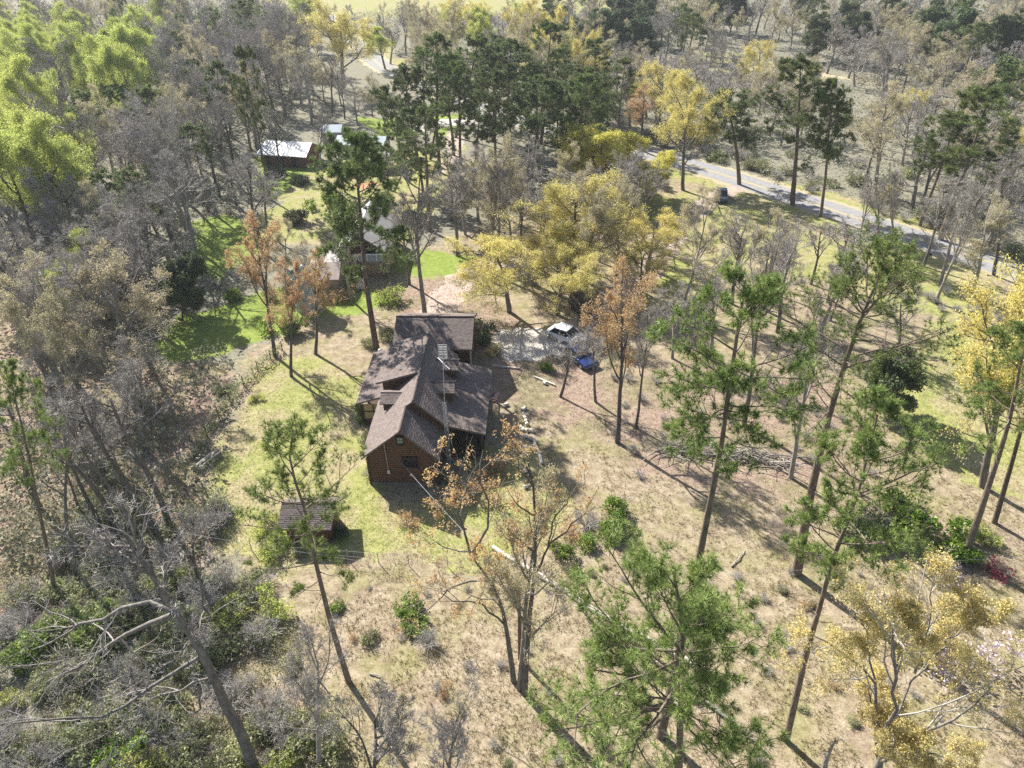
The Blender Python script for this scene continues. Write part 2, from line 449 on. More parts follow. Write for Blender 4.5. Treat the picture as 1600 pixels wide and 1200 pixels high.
def sheet(name, pts, z, material, label, wob=.25, seed=0, step=.5):
    """flat sheet with an uneven outline"""
    out = []
    r = nrs(seed)
    n = len(pts)
    for i in range(n):
        a, b = np.array(pts[i]), np.array(pts[(i + 1) % n])
        k = max(1, int(np.linalg.norm(b - a) / step))
        for j in range(k):
            p = a + (b - a) * j / k + r.normal(0, wob, 2)
            out.append((p[0], p[1], z))
    import bmesh
    bm = bmesh.new()
    vs = [bm.verts.new(p) for p in out]
    es = [bm.edges.new((vs[i], vs[(i + 1) % len(vs)])) for i in range(len(vs))]
    bmesh.ops.triangle_fill(bm, edges=es, use_beauty=True)
    me = bpy.data.meshes.new(name)
    for f in bm.faces:
        if f.normal.z < 0: f.normal_flip()
    bm.to_mesh(me); bm.free()
    me.materials.append(material)
    return tag(link(name, me), kind='structure', label=label)
def strip(center, widths):
    c = np.array(center, float)
    t = np.gradient(c, axis=0); t /= np.linalg.norm(t, axis=1)[:, None]
    nrm = np.stack([-t[:, 1], t[:, 0]], -1)
    w = np.array(widths)[:, None] / 2
    return list(map(tuple, c + nrm * w)) + list(map(tuple, (c - nrm * w)[::-1]))
def smooth_line(c, n=8):
    c = np.array(c, float); out = []
    for i in range(len(c) - 1):
        p0, p1, p2, p3 = c[max(i - 1, 0)], c[i], c[i + 1], c[min(i + 2, len(c) - 1)]
        for j in range(n):
            t = j / n
            out.append(.5 * ((2 * p1) + (-p0 + p2) * t + (2 * p0 - 5 * p1 + 4 * p2 - p3) * t * t + (-p0 + 3 * p1 - 3 * p2 + p3) * t ** 3))
    out.append(c[-1]); return np.array(out)
M['asphalt'] = mat('asphalt', [(.20, .20, .205), (.26, .258, .26), (.32, .315, .31)], scale=1.2, detail=6, rough=.9)
M['gravel'] = mat('gravel', [(.25, .18, .145), (.38, .305, .255), (.50, .43, .375)], scale=1.3, detail=8, bump=.12)
M['pale_gravel'] = mat('pale_gravel', [(.33, .30, .255), (.46, .43, .385), (.56, .53, .49)], scale=1.6, detail=8, bump=.1)
M['verge'] = mat('verge', [(.30, .26, .16), (.43, .38, .26)], scale=2, detail=6)
M['road_paint'] = mat('road_paint', [(.55, .42, .10), (.62, .50, .16)], scale=3)
ROAD = smooth_line([(-75, 330), (-51, 260.5), (-42, 238.2), (-33.5, 214.8), (-13.9, 181), (1, 160.4), (13.5, 146.9), (30.4, 130), (48.9, 105.8), (59.1, 91.3), (66.7, 81.1), (85, 55)], 6)
sheet('road_verge', strip(ROAD, [7.6] * len(ROAD)), .006, M['verge'], 'pale gravel shoulders of the road', .3, 1)
sheet('road', strip(ROAD, [5.6] * len(ROAD)), .012, M['asphalt'], 'grey asphalt country road', .06, 2)
for s in (-.16, .16):
    c = np.array(ROAD); t = np.gradient(c, axis=0); t /= np.linalg.norm(t, axis=1)[:, None]
    c = c + np.stack([-t[:, 1], t[:, 0]], -1) * s
    sheet('road_marking', strip(c, [.11] * len(c)), .018, M['road_paint'], 'faded yellow centre line on the road', .0, 3, 2.)
DR = smooth_line([(-8.9, 74), (-7.9, 78.5), (-6.6, 83.6), (-3.5, 87.3), (.8, 90), (5.2, 91.6), (10, 95.2), (18, 97.0), (24.5, 98.5)], 6)
sheet('dirt_drive', strip(DR, np.linspace(4.6, 3.4, len(DR))), .006, M['gravel'], 'pinkish dirt drive curving behind the cabin', .35, 4)
DR2 = smooth_line([(6.4, 68.5), (9.3, 73.6), (12.1, 78.2), (17.6, 85.8), (22.2, 95), (26.7, 103.8), (32.3, 111.4), (38, 116.5)], 6)
sheet('gravel_drive', strip(DR2, np.linspace(4.4, 3.2, len(DR2))), .009, M['gravel'], 'pinkish gravel drive leading up to the road', .3, 5)
sheet('gravel_patio', [(-1.7, 71.1), (.1, 72.2), (4.4, 71.6), (7.2, 70.1), (8.2, 66.4), (6.6, 64.6), (4.6, 66.3), (2, 65.0), (-.6, 65.1), (-2, 67.7)], .013, M['pale_gravel'], 'pale gravel parking pad beside the cabin', .2, 6)
DR3 = smooth_line([(-18.6, 152.1), (-14, 157.5), (-9, 158.5), (-3, 163)], 6)
sheet('farm_drive', strip(DR3, [5.5] * len(DR3)), .008, M['pale_gravel'], 'pale drive through the pine grove', .3, 7)
sheet('farm_track', strip(smooth_line([(-10.5, 152), (-10.2, 140), (-11, 128), (-14, 118)], 6), [3.2] * 19), .006, M['gravel'], 'dirt track between the grove trunks', .4, 8)
sheet('sand_patch', [(-25.9, 121.5), (-22.6, 121.9), (-22.2, 119.4), (-24.5, 118.8), (-26, 119.6)], .01, M['clay'], 'bare orange clay patch near the far sheds', .25, 9)
sheet('far_track', strip(smooth_line([(58, 206), (72, 200), (84, 193), (98, 176)], 6), [4.0] * 19), .008, M['verge'], 'pale track on the scrubby slope', .4, 10)

# ---------------------------------------------------------------- plants: skeletons grown level by level
def norm(v):
    return v / np.maximum(np.linalg.norm(v, axis=-1, keepdims=True), 1e-9)
def polylines(r, P, D, Ln, n, wig, up):
    B = len(P)
    pts = np.zeros((B, n + 1, 3)); pts[:, 0] = P
    d = norm(D)
    for k in range(n):
        d = norm(d + r.normal(0, wig, (B, 3)) + np.array([0, 0, up]))
        pts[:, k + 1] = pts[:, k] + d * (Ln / n)[:, None]
    return pts
def children(r, pts, num, t0, t1, ang, ratio, Ln, R, rr, even=True):
    """sprout num children per polyline between fractions t0..t1"""
    B, K, _ = pts.shape
    t = r.uniform(t0, t1, (B, num)) if not even else t0 + (t1 - t0) * (np.arange(num) + r.uniform(0, 1, (B, num))) / num
    s = t * (K - 1); i = np.minimum(s.astype(int), K - 2); f = s - i
    bi = np.arange(B)[:, None]
    a, b = pts[bi, i], pts[bi, i + 1]
    P = a + (b - a) * f[..., None]
    d = norm(b - a)
    q = norm(np.cross(d, r.normal(0, 1, d.shape)))
    an = np.radians(r.normal(ang, ang * .22, (B, num)))[..., None]
    D = d * np.cos(an) + q * np.sin(an)
    L2 = (Ln[:, None] * ratio * (1.15 - .6 * t) * r.uniform(.7, 1.25, (B, num)))
    R2 = R[:, None] * rr * (1.1 - .5 * t)
    return P.reshape(-1, 3), D.reshape(-1, 3), L2.ravel(), R2.ravel()
def tubes(pts, r0, r1, sides):
    """pts (B,K,3), radius r0 -> r1 along each"""
    B, K, _ = pts.shape
    t = norm(np.gradient(pts, axis=1))
    ref = np.where(np.abs(t[:, :1, 2:3]) > .9, np.array([[[1., 0, 0]]]), np.array([[[0, 0, 1.]]]))
    u = norm(np.cross(t, np.broadcast_to(ref, t.shape))); w = np.cross(t, u)
    rad = r0[:, None] + (r1 - r0)[:, None] * np.linspace(0, 1, K)[None]
    an = np.arange(sides) * 2 * np.pi / sides
    v = pts[:, :, None] + rad[:, :, None, None] * (u[:, :, None] * np.cos(an)[:, None] + w[:, :, None] * np.sin(an)[:, None])
    id_ = np.arange(B * K * sides).reshape(B, K, sides)
    nx_ = np.roll(id_, -1, axis=2)
    q = np.stack([id_[:, :-1], nx_[:, :-1], nx_[:, 1:], id_[:, 1:]], -1).reshape(-1, 4)
    return v.reshape(-1, 3), q
def ribbons(r, pts, r0, r1):
    """the finest twigs: thin flat strips turned at random"""
    B, K, _ = pts.shape
    t = norm(np.gradient(pts, axis=1))
    u = norm(np.cross(t, norm(r.normal(0, 1, (B, 1, 3)))))
    rad = (r0[:, None] + (r1 - r0)[:, None] * np.linspace(0, 1, K)[None])[..., None]
    v = np.stack([pts - u * rad, pts + u * rad], 2)
    i = np.arange(B * K * 2).reshape(B, K, 2)
    q = np.stack([i[:, :-1, 0], i[:, :-1, 1], i[:, 1:, 1], i[:, 1:, 0]], -1).reshape(-1, 4)
    return v.reshape(-1, 3), q
def resample(line, n):
    e = np.array(line, float)
    s = np.concatenate([[0], np.cumsum(np.linalg.norm(np.diff(e, axis=0), axis=1))])
    return np.stack([np.interp(np.linspace(0, s[-1], n), s, e[:, i]) for i in range(3)], -1)
def join(parts):
    V, F, o = [], [], 0
    for v, f in parts:
        V.append(v); F.append(f + o); o += len(v)
    return np.concatenate(V), np.concatenate(F)
def leaf_tris(r, C, per, spread, size):
    """clusters of single leaf triangles"""
    n = len(C) * per
    c = np.repeat(C, per, 0) + r.normal(0, spread, (n, 3))
    a = norm(r.normal(0, 1, (n, 3)))
    b = norm(np.cross(a, r.normal(0, 1, (n, 3))))
    s = size * r.uniform(.6, 1.3, (n, 1))
    v = np.stack([c - a * s * .8 - b * s * .6, c - a * s * .8 + b * s * .6, c + a * s], 1).reshape(-1, 3)
    tint = np.repeat(np.clip(np.repeat(r.uniform(.1, .9, len(C)), per) + r.normal(0, .15, n), 0, 1), 3)
    return v, np.arange(n * 3).reshape(-1, 3), tint
def leaves(r, C, per, spread, size, flat=0.0):
    """clusters of leaf quads; returns verts, quads, tint"""
    n = len(C) * per
    c = np.repeat(C, per, 0) + r.normal(0, spread, (n, 3))
    a = r.normal(0, 1, (n, 3)); a[:, 2] *= (1 - flat); a = norm(a)
    b = norm(np.cross(a, r.normal(0, 1, (n, 3))))
    s = size * r.uniform(.6, 1.3, (n, 1))
    v = np.stack([c - a * s, c - b * s * .55, c + a * s, c + b * s * .55], 1).reshape(-1, 3)
    tint = np.repeat(np.clip(np.repeat(r.uniform(.1, .9, len(C)), per) + r.normal(0, .15, n), 0, 1), 4)
    return v, np.arange(n * 4).reshape(-1, 4), tint
def tufts(r, P, D, per, length, width, tight=.8):
    """stars of needles"""
    n = len(P) * per
    p = np.repeat(P, per, 0)
    d = norm(np.repeat(norm(D), per, 0) * tight + norm(r.normal(0, 1, (n, 3))))
    w = norm(np.cross(d, r.normal(0, 1, (n, 3)))) * width / 2
    L_ = length * r.uniform(.7, 1.2, (n, 1))
    v = np.stack([p - w, p + w, p + d * L_], 1).reshape(-1, 3)
    tint = np.repeat(np.clip(np.repeat(r.uniform(.1, .9, len(P)), per) + r.normal(0, .12, n), 0, 1), 3)
    return v, np.arange(n * 3).reshape(-1, 3), tint

def decid(seed, h=15., w=9., fork=.35, limbs=9, lv=(6, 5, 5, 3), limb_ang=42., up=.10, r0=.22, twig=.0095,
          trunk=None, extra=None, nolimb_below=None):
    """leafless skeleton: returns thick (verts, quads), thin (verts, quads), tips"""
    r = nrs(seed)
    if trunk is None:
        P = polylines(r, np.zeros((1, 3)), np.array([[0, 0, 1.]]), np.array([h * .82]), 10, .045, .05)
    else:
        P = resample(trunk, 13)[None]
    hh = P[0, -1, 2]
    thick = [tubes(P, np.array([r0]), np.array([r0 * .22]), 8)]
    A = children(r, P, limbs, fork, .98, limb_ang, w / hh * .62, np.array([hh]), np.array([r0]), .45)
    p1, d1, l1, R1 = A
    # lower limbs reach out, top ones go up
    pl1 = polylines(r, p1, d1, np.maximum(l1, .18 * w), 7, .10, up)
    thick.append(tubes(pl1, R1, R1 * .25, 6))
    lev, levL, levR = pl1, np.maximum(l1, .18 * w), R1
    if extra:
        for e in extra:
            e = np.array(e, float)
            # resample to 7 segments
            s = np.concatenate([[0], np.cumsum(np.linalg.norm(np.diff(e, axis=0), axis=1))])
            q = np.stack([np.interp(np.linspace(0, s[-1], 8), s, e[:, i]) for i in range(3)], -1)[None]
            q[:, 1:-1] += r.normal(0, .11, (1, 6, 3))
            rr = np.array([max(.035, min(.4 * r0, .0095 * s[-1] + .02))])
            thick.append(tubes(q, rr, rr * .3, 6))
            lev = np.concatenate([lev, q]); levL = np.append(levL, s[-1]); levR = np.append(levR, rr)
    thin, tips = [], []
    ratio = [.48, .50, .55, .6]
    for k, num in enumerate(lv):
        p, d, l, R = children(r, lev, num, .22 if k < 2 else .1, 1.0, 44 if k < 2 else 40, ratio[k], levL, levR, .5)
        l = np.maximum(l, .25)
        seg = 5 if k == 0 else (4 if k == 1 else 3 if k == 2 else 2)
        pts = polylines(r, p, d, l, seg, .14, up * .8)
        R = np.maximum(R, twig)
        if k < 2: thin.append(tubes(pts, R, np.maximum(R * .35, twig * .55), 4 if k == 0 else 3))
        else: thin.append(ribbons(r, pts, R * 1.25, np.maximum(R * .45, twig * .7)))
        lev, levL, levR = pts, l, R
        tips.append(pts[:, -1]); tips.append(pts[:, pts.shape[1] // 2])
    return join(thick), join(thin), tips

def pine(seed, h=21., base=.5, rad=4.2, limbs=26, sec=5, ter=3, per=24, nl=.36, nw=.045, r0=.28, trunk=None, extra=None, bias=None, clumpy=.5):
    r = nrs(seed)
    if trunk is None:
        P = polylines(r, np.zeros((1, 3)), np.array([[0, 0, 1.]]), np.array([h]), 12, .02, .06)
    else:
        P = resample(trunk, 13)[None]
    hh = P[0, -1, 2]
    thick = [tubes(P, np.array([r0]), np.array([r0 * .18]), 9)]
    t = base + (1 - base) * np.sort(r.uniform(0, .985, limbs))
    s = t * (P.shape[1] - 1); i = np.minimum(s.astype(int), P.shape[1] - 2)
    p = P[0, i] + (P[0, i + 1] - P[0, i]) * (s - i)[:, None]
    az = np.cumsum(r.uniform(1.6, 3.0, limbs))
    f = (t - base) / (1 - base)
    prof = np.interp(f, [0, .15, .45, .75, 1], [.55, .85, 1., .72, .28]) * r.uniform(.55, 1.15, limbs)
    el = np.radians(np.interp(f, [0, .5, 1], [-4, 18, 55]) + r.normal(0, 9, limbs))
    D = np.stack([np.cos(az) * np.cos(el), np.sin(az) * np.cos(el), np.sin(el)], -1)
    L1 = rad * prof
    if bias is not None:
        L1 = L1 * np.clip(1 + .55 * (D[:, :2] @ np.array(bias)), .3, 1.6)
    pl = polylines(r, p, D, L1, 6, .10, .05)
    R1 = np.clip(.012 * L1 + .012, .02, .09)
    thick.append(tubes(pl, R1, R1 * .3, 5))
    lev, lL, lR = pl, L1, R1
    if extra:
        for e in extra:
            e = np.array(e, float)
            s_ = np.concatenate([[0], np.cumsum(np.linalg.norm(np.diff(e, axis=0), axis=1))])
            q = np.stack([np.interp(np.linspace(0, s_[-1], 7), s_, e[:, i_]) for i_ in range(3)], -1)[None]
            thick.append(tubes(q, np.array([.085]), np.array([.03]), 7))
            lev = np.concatenate([lev, q]); lL = np.append(lL, s_[-1] * .8); lR = np.append(lR, .06)
    # bare dead stubs under the crown
    nb = 7
    tb = r.uniform(base * .55, base, nb); s = tb * (P.shape[1] - 1); i = np.minimum(s.astype(int), P.shape[1] - 2)
    pb = P[0, i] + (P[0, i + 1] - P[0, i]) * (s - i)[:, None]
    az = r.uniform(0, 6.28, nb)
    sb = polylines(r, pb, np.stack([np.cos(az), np.sin(az), np.full(nb, -.1)], -1), r.uniform(.5, 1.6, nb), 3, .2, 0)
    thick.append(tubes(sb, np.full(nb, .03), np.full(nb, .01), 4))
    p2, d2, l2, R2 = children(r, lev, sec, .30, 1.0, 42, .46, lL, lR, .5)
    l2 = np.maximum(l2, .5)
    pl2 = polylines(r, p2, d2, l2, 4, .16, .10)
    thin = [tubes(pl2, np.maximum(R2, .014), np.full(len(R2), .008), 4)]
    p3, d3, l3, R3 = children(r, pl2, ter, .35, 1.0, 45, .6, l2, R2, .5)
    l3 = np.clip(l3, .25, .9)
    pl3 = polylines(r, p3, d3, l3, 2, .15, .15)
    thin.append(tubes(pl3, np.full(len(R3), .010), np.full(len(R3), .006), 3))
    ends = [(lev[:, -1], lev[:, -1] - lev[:, -2]), (pl2[:, -1], pl2[:, -1] - pl2[:, -2]), (pl3[:, -1], pl3[:, -1] - pl3[:, -2]),
            (pl3[:, 1], pl3[:, 1] - pl3[:, 0]), (pl2[:, -2], pl2[:, -1] - pl2[:, -2])]
    TP = np.concatenate([e[0] for e in ends]); TD = np.concatenate([e[1] for e in ends])
    keep = r.uniform(0, 1, len(TP)) < .93
    return join(thick), join(thin), tufts(r, TP[keep], TD[keep], per, nl, nw)

def meshes_decid(name, seed, bark, twigm, leafm=None, per=0, spread=.15, size=.1, frac=1.0, lower=1, **k):
    th, tn, tips = decid(seed, **k)
    out = [('trunk', mesh_np(name + '_trunk', th[0], quads=th[1], material=bark, smooth=True)),
           ('branches' if leafm else 'crown', mesh_np(name + '_branches', tn[0], quads=tn[1], material=twigm))]
    if leafm:
        r = nrs(seed + 500)
        C = np.concatenate(tips[-2 * lower:])
        C = C[r.uniform(0, 1, len(C)) < frac]
        v, q, t = leaf_tris(r, C, per, spread, size * 1.1)
        out.append(('crown', mesh_np(name + '_crown', v, tris=q, tint=t, material=leafm)))
    return out
def meshes_pine(name, seed, needle=None, **k):
    th, tn, nd = pine(seed, **k)
    return [('trunk', mesh_np(name + '_trunk', th[0], quads=th[1], material=M['pine_bark'], smooth=True)),
            ('branches', mesh_np(name + '_branches', tn[0], quads=tn[1], material=M['pine_bark'])),
            ('crown', mesh_np(name + '_crown', nd[0], tris=nd[1], tint=nd[2], material=needle or M['needle']))]

# prototypes: list of (height, width, parts)
PROTO = {'pine': [], 'bare': [], 'orange': [], 'budding': [], 'gold': [], 'yellow': [], 'lime': [], 'cedar': []}
for i, (h, b, rad, lm) in enumerate([(21, .52, 4.3, 25), (21, .45, 4.6, 29), (22, .6, 4.0, 22), (19, .40, 4.4, 30), (21, .55, 5.0, 24)]):
    PROTO['pine'].append((h, rad * 2, meshes_pine('pine', 40 + i, h=h, base=b, rad=rad, limbs=lm, sec=8, ter=4)))
PROTO['finepine'] = []
for i, (h, b, rad, lm) in enumerate([(22, .56, 3.8, 22), (22, .48, 4.6, 24)]):
    PROTO['finepine'].append((h, rad * 2, meshes_pine('fine_pine', 140 + i, M['mid_needle'], h=h, base=b, rad=rad, limbs=lm, sec=6, ter=4, per=24, nl=.32, nw=.028)))
for i in range(5):
    PROTO['bare'].append((15, 9, meshes_decid('bare', 60 + i, M['dark_bark' if i % 2 else 'grey_bark'], M['twig'], h=15, w=9,
                                               fork=(.3, .42, .25, .5, .35)[i], limbs=(9, 8, 11, 8, 10)[i], lv=(6, 5, 5, 4), limb_ang=(46, 40, 52, 44, 36)[i], up=(.10, .12, .07, .10, .15)[i], r0=.27)))
for i in range(3):
    PROTO['orange'].append((15, 9, meshes_decid('orange', 70 + i, M['dark_bark'], M['brown_twig'], M['orange_leaf'], 7, .12, .06, .38, h=15, w=9, fork=.36, limbs=9, lv=(6, 5, 4, 2), r0=.27)))
    PROTO['budding'].append((15, 9.5, meshes_decid('budding', 80 + i, M['grey_bark'], M['twig'], M['tan_leaf'], 5, .13, .06, .27, h=15, w=9.5, fork=.3, limbs=10, lv=(6, 5, 5, 3), r0=.27)))
    PROTO['gold'].append((13, 10, meshes_decid('gold', 90 + i, M['dark_bark'], M['brown_twig'], M['gold_leaf'], 7, .20, .063, .6, h=13, w=11, fork=.26, limbs=11, lv=(6, 5, 5, 2), limb_ang=56, up=.06, r0=.28)))
    PROTO['lime'].append((15, 9, meshes_decid('lime', 100 + i, M['dark_bark'], M['brown_twig'], M['lime_leaf'], 6, .27, .08, .8, h=15, w=9.5, fork=.25, limbs=11, lv=(6, 5, 5, 2), r0=.27)))
PROTO['tallbare'] = []
for i in range(3):
    PROTO['tallbare'].append((17, 5, meshes_decid('tall_bare', 160 + i, M['dark_bark'], M['twig'], h=17, w=5.5, fork=.60, limbs=7, lv=(5, 4, 4, 2), limb_ang=40, r0=.24)))
PROTO['yellow'].append((11, 9.5, meshes_decid('yellow', 110, M['dark_bark'], M['brown_twig'], M['yellow_leaf'], 8, .22, .08, 1., h=11, w=10, fork=.2, limbs=12, lv=(6, 5, 5, 2), limb_ang=56, r0=.27)))
for i in range(2):
    PROTO['cedar'].append((9, 5.5, meshes_decid('cedar', 120 + i, M['dark_bark'], M['brown_twig'], M['cedar_leaf'], 7, .2, .15, 1., lower=1, h=9.5, w=6, fork=.08, limbs=18, lv=(6, 5, 4), limb_ang=55, r0=.14)))
NAMES = {'tallbare': ('bare_tree', 'bare tree'), 'finepine': ('pine_tree', 'pine tree'), 'pine': ('pine_tree', 'pine tree'), 'bare': ('bare_tree', 'bare tree'), 'orange': ('budding_tree', 'budding tree'), 'budding': ('budding_tree', 'budding tree'),
         'gold': ('golden_tree', 'golden tree'), 'yellow': ('yellow_tree', 'yellow tree'), 'lime': ('green_tree', 'green tree'), 'cedar': ('evergreen_tree', 'evergreen tree')}
def put(name, parts, loc, rot, scale, label, cat, group=None):
    t = empty(name, loc, 0, label, cat, group)
    t.rotation_mode = 'QUATERNION'
    t.rotation_quaternion = rot
    t.scale = scale
    for pn, me in parts:
        o = link(pn, me, t)
        if pn != 'trunk': o['kind'] = 'stuff'      # twigs, needles and leaves nobody could count
    return t
from mathutils import Quaternion
def plant(kind, x, y, lean, h, w, label, group):
    protos = PROTO[kind]
    h0, w0, parts = protos[min(range(len(protos)), key=lambda i: abs(protos[i][1] / protos[i][0] - w / h) + rnd.uniform(0, .35))]
    sz = h / h0
    sx = min(max(w / w0, sz * .62), sz * 1.7)
    q = Quaternion((0, 1, 0), math.atan2(lean, h)) @ Quaternion((0, 0, 1), rnd.uniform(0, 6.28))
    nm, cat = NAMES[kind]
    return put(nm, parts, (x, y, -.15), q, (sx, sx, sz), label, cat, group or None)

# ---------------------------------------------------------------- trees (world metres)
SIZES = ['', 'leftmost', 'rightmost', 'tallest', 'smallest', 'widest crowned', 'nearest', 'middle sized']
NAMED = [
    'tall pine standing at the back left corner of the log cabin',
    'large dense dark pine left of the pair beside the road',
    'slim dark pine right of the larger one beside the road',
    'round headed pine on the near side of the road left of the dark pair',
    'thick trunked pine leaning out of the picture at the right edge',
    'dark trunked pine behind the thick leaning one at the right edge',
    'dark pine at the left edge among bare trees',
    'small young pine in the leaf litter among the left trees',
    'broad flat topped pine at the right edge above the road',
    'low green pine crown left of the broad one at the right edge above the road',
    'orange budding tree with a forked trunk at the upper end of the brush pile',
    'slim bare tree just behind the orange budding forked one',
    'pale grey bare tree behind the tall slender pine',
    'grey bare tree at the right end of the brush pile',
    'bare tree with a thick dark trunk just behind the cabin roof',
    'bare many stemmed tree beside the bend of the dirt drive',
    'tan budding tree at the bend of the dirt drive, right of the bare one',
    'orange budding tree, the nearest of three casting long shadows on the left lawn',
    'orange budding tree, rightmost of three casting long shadows on the left lawn',
    'orange budding tree, leftmost of three casting long shadows on the left lawn',
    'bare tree with a sturdy trunk at the edge of the bright green grass',
    'broad golden leafed tree over the gravel patio',
    'golden leafed tree over the dark parked vehicle',
    'tall golden leafed tree behind the parked vehicles',
    'small golden leafed tree at the foot of the taller ones',
    'golden topped tree with a flat crown right of the taller golden one',
    'small golden brown tree below the flat crowned golden one',
    'bright yellow flowering tree beside the road behind the golden trees',
    'low bright yellow tree right of the taller yellow flowering one',
    'rusty orange tree across the road beside a golden one',
    'tall golden budding tree standing beside the road right of the rusty orange one',
    'tan budding tree with pale trunk on the slope right of the golden trees',
    'twiggy bare tree in front of the parked blue car',
    'large pale budding tree with spreading grey limbs beyond the road',
    'bare tree with spreading limbs beside the far dirt track',
    'dark bare tree, leftmost of the row along the road',
    'tall tree with golden orange leaves at the right edge beside the open lawn',
    'dense dark green cedar at the edge of the open lawn',
    'dark cedar beside the bright green grass on the left',
    'pale tan budding tree among bare trunks at the left',
    'bare tree with a long dark leaning trunk, left of its twin beside the lawn',
    'bare tree with a dark trunk nearest the mown lawn edge at the left',
    'grey barked bare tree left of the long dark leaning trunks',
    'slim grey bare tree left of the grey barked one at the left',
    'dark bare trunk at the far left edge',
    'bare tree with white twigs among the left woods above the budding trees',
    'many stemmed bare tree in the left woods',
    'dark bare tree right of the many stemmed ones in the left woods',
    'small pale bare tree at the edge of the left lawn',
    'bare sapling with a cluster of pale branches at the bottom',
    'pale grey bushy bare tree at the bottom edge',
    'pale grey thicket tree at the bottom edge right of the bushy one',
    'tan budding tree beside the utility pole',
    'bare tree beside the far bend of the road',
    'pale green tree beside the far bend of the road',
    'large pale golden tree with dark spreading limbs left of the far road',
    'thin bare tree between the grey barked one and the long dark trunk at the left',
    'bare tree with a dark trunk below the small young pine at the left',
    'slim bare tree behind the long dark trunks beside the lawn',
    'low twiggy bare tree right in front of the parked blue car',
    'bare tree in front of the left end of the white roofed barn',
    'bare tree in front of the right end of the white roofed barn',
    'twiggy bare tree between the silo and the two storey house',
    'twiggy bare tree right of the two storey house',
    'tan budding tree left of the green topped silo',
    'dark pine in front of the small grey roofed shed',
    'low dark pine right of the one in front of the small shed',
    'dark pine hiding the long low grey blue shed',
    'broad grey bare tree left of the bend of the dirt drive',
    'broad grey bare tree above the golden trees',
    'pale bare tree on the slope behind the tall slender pine',
    'broad pale bare tree on the slope left of the forked pine',
    'twiggy bare tree right of the orange budding forked one',
    'low bare tree on the lawn behind the dark cedar',
]
PLACES = [
    'at the upper left corner',
    'at the top of the bright green wood',
    'at the left edge of the bright green wood',
    'in the heart of the bright green wood',
    'at the left edge below the bright green wood',
    'on the lower fringe of the bright green wood',
    'at the top edge right of the bright green wood',
    'just right of the bright green wood',
    'at the top edge left of the pale golden tree',
    'in the middle of the grey leafless wood',
    'on the near fringe of the grey leafless wood',
    'just left of the white roofed barn',
    'just behind the white roofed barn',
    'at the top edge above the white roofed barn',
    'high behind the white roofed barn',
    'left of the pale golden tree',
    'between the barn and the pine grove',
    'right of the pale golden tree',
    'just beyond the far bend of the road',
    'in front of the pale field left of centre',
    'in front of the pale field at the top',
    'at the right end of the pale field',
    'right of the pale field beyond the grove',
    'at the left end of the pine grove',
    'in the left half of the pine grove',
    'in the middle of the pine grove',
    'in the right half of the pine grove',
    'at the right end of the pine grove',
    'above the rusty orange roadside tree',
    'behind the tall golden roadside tree',
    'behind the round headed roadside pine',
    'beside the pale track on the far slope',
    'at the top edge above the dark roadside pines',
    'just above the dark roadside pines',
    'right above the pair of dark roadside pines',
    'at the top edge right of centre',
    'above the large pale budding tree',
    'at the top edge left of the corner',
    'at the upper right corner',
    'at the right edge below the corner',
    'just above the broad flat topped pine',
    'left of the broad flat topped pine',
    'across the road at the right edge',
    'beside the large pale budding tree',
    'on the grass bank right of the parked grey car',
    'on the grass bank below the dark roadside pines',
    'below the yellow flowering tree',
    'left of the yellow flowering tree',
    'behind the tan tree at the bend of the drive',
    'left of the bare tree at the bend of the drive',
    'at the left edge below the wood',
    'among the twiggy trees of the left woods',
    'left of the sturdy bare tree',
    'left of the barn lawn',
    'at the left edge above the tan budding tree',
    'above the tan budding tree',
    'at the left edge below the tan budding tree',
    'right of the tan budding tree at the left',
]
GROUPS = [
    'pines of the grove between the road and the cabin',
    'pines scattered through the left woods',
    'bare trees in the row along the near side of the road',
    'trees of the bright green wood',
    'trees of the grey leafless wood',
    'trees of the left woods',
    'trees left of the lawn',
    'trees beyond the grove',
    'trees on the scrubby slope',
    'trees of the far mixed wood',
    'trees behind the golden trees',
    'trees on the bank below the road',
    'trees across the road at the right',
    'trees behind the barn',
    'trees along the top right edge',
    'trees along the top left edge',
]
KINDS = {'pine': 'dark pine', 'bare': 'grey leafless tree', 'budding': 'tan budding tree', 'gold': 'golden tan tree', 'orange': 'rusty orange tree', 'lime': 'yellow green tree', 'cedar': 'dense dark evergreen', 'yellow': 'yellow tree'}
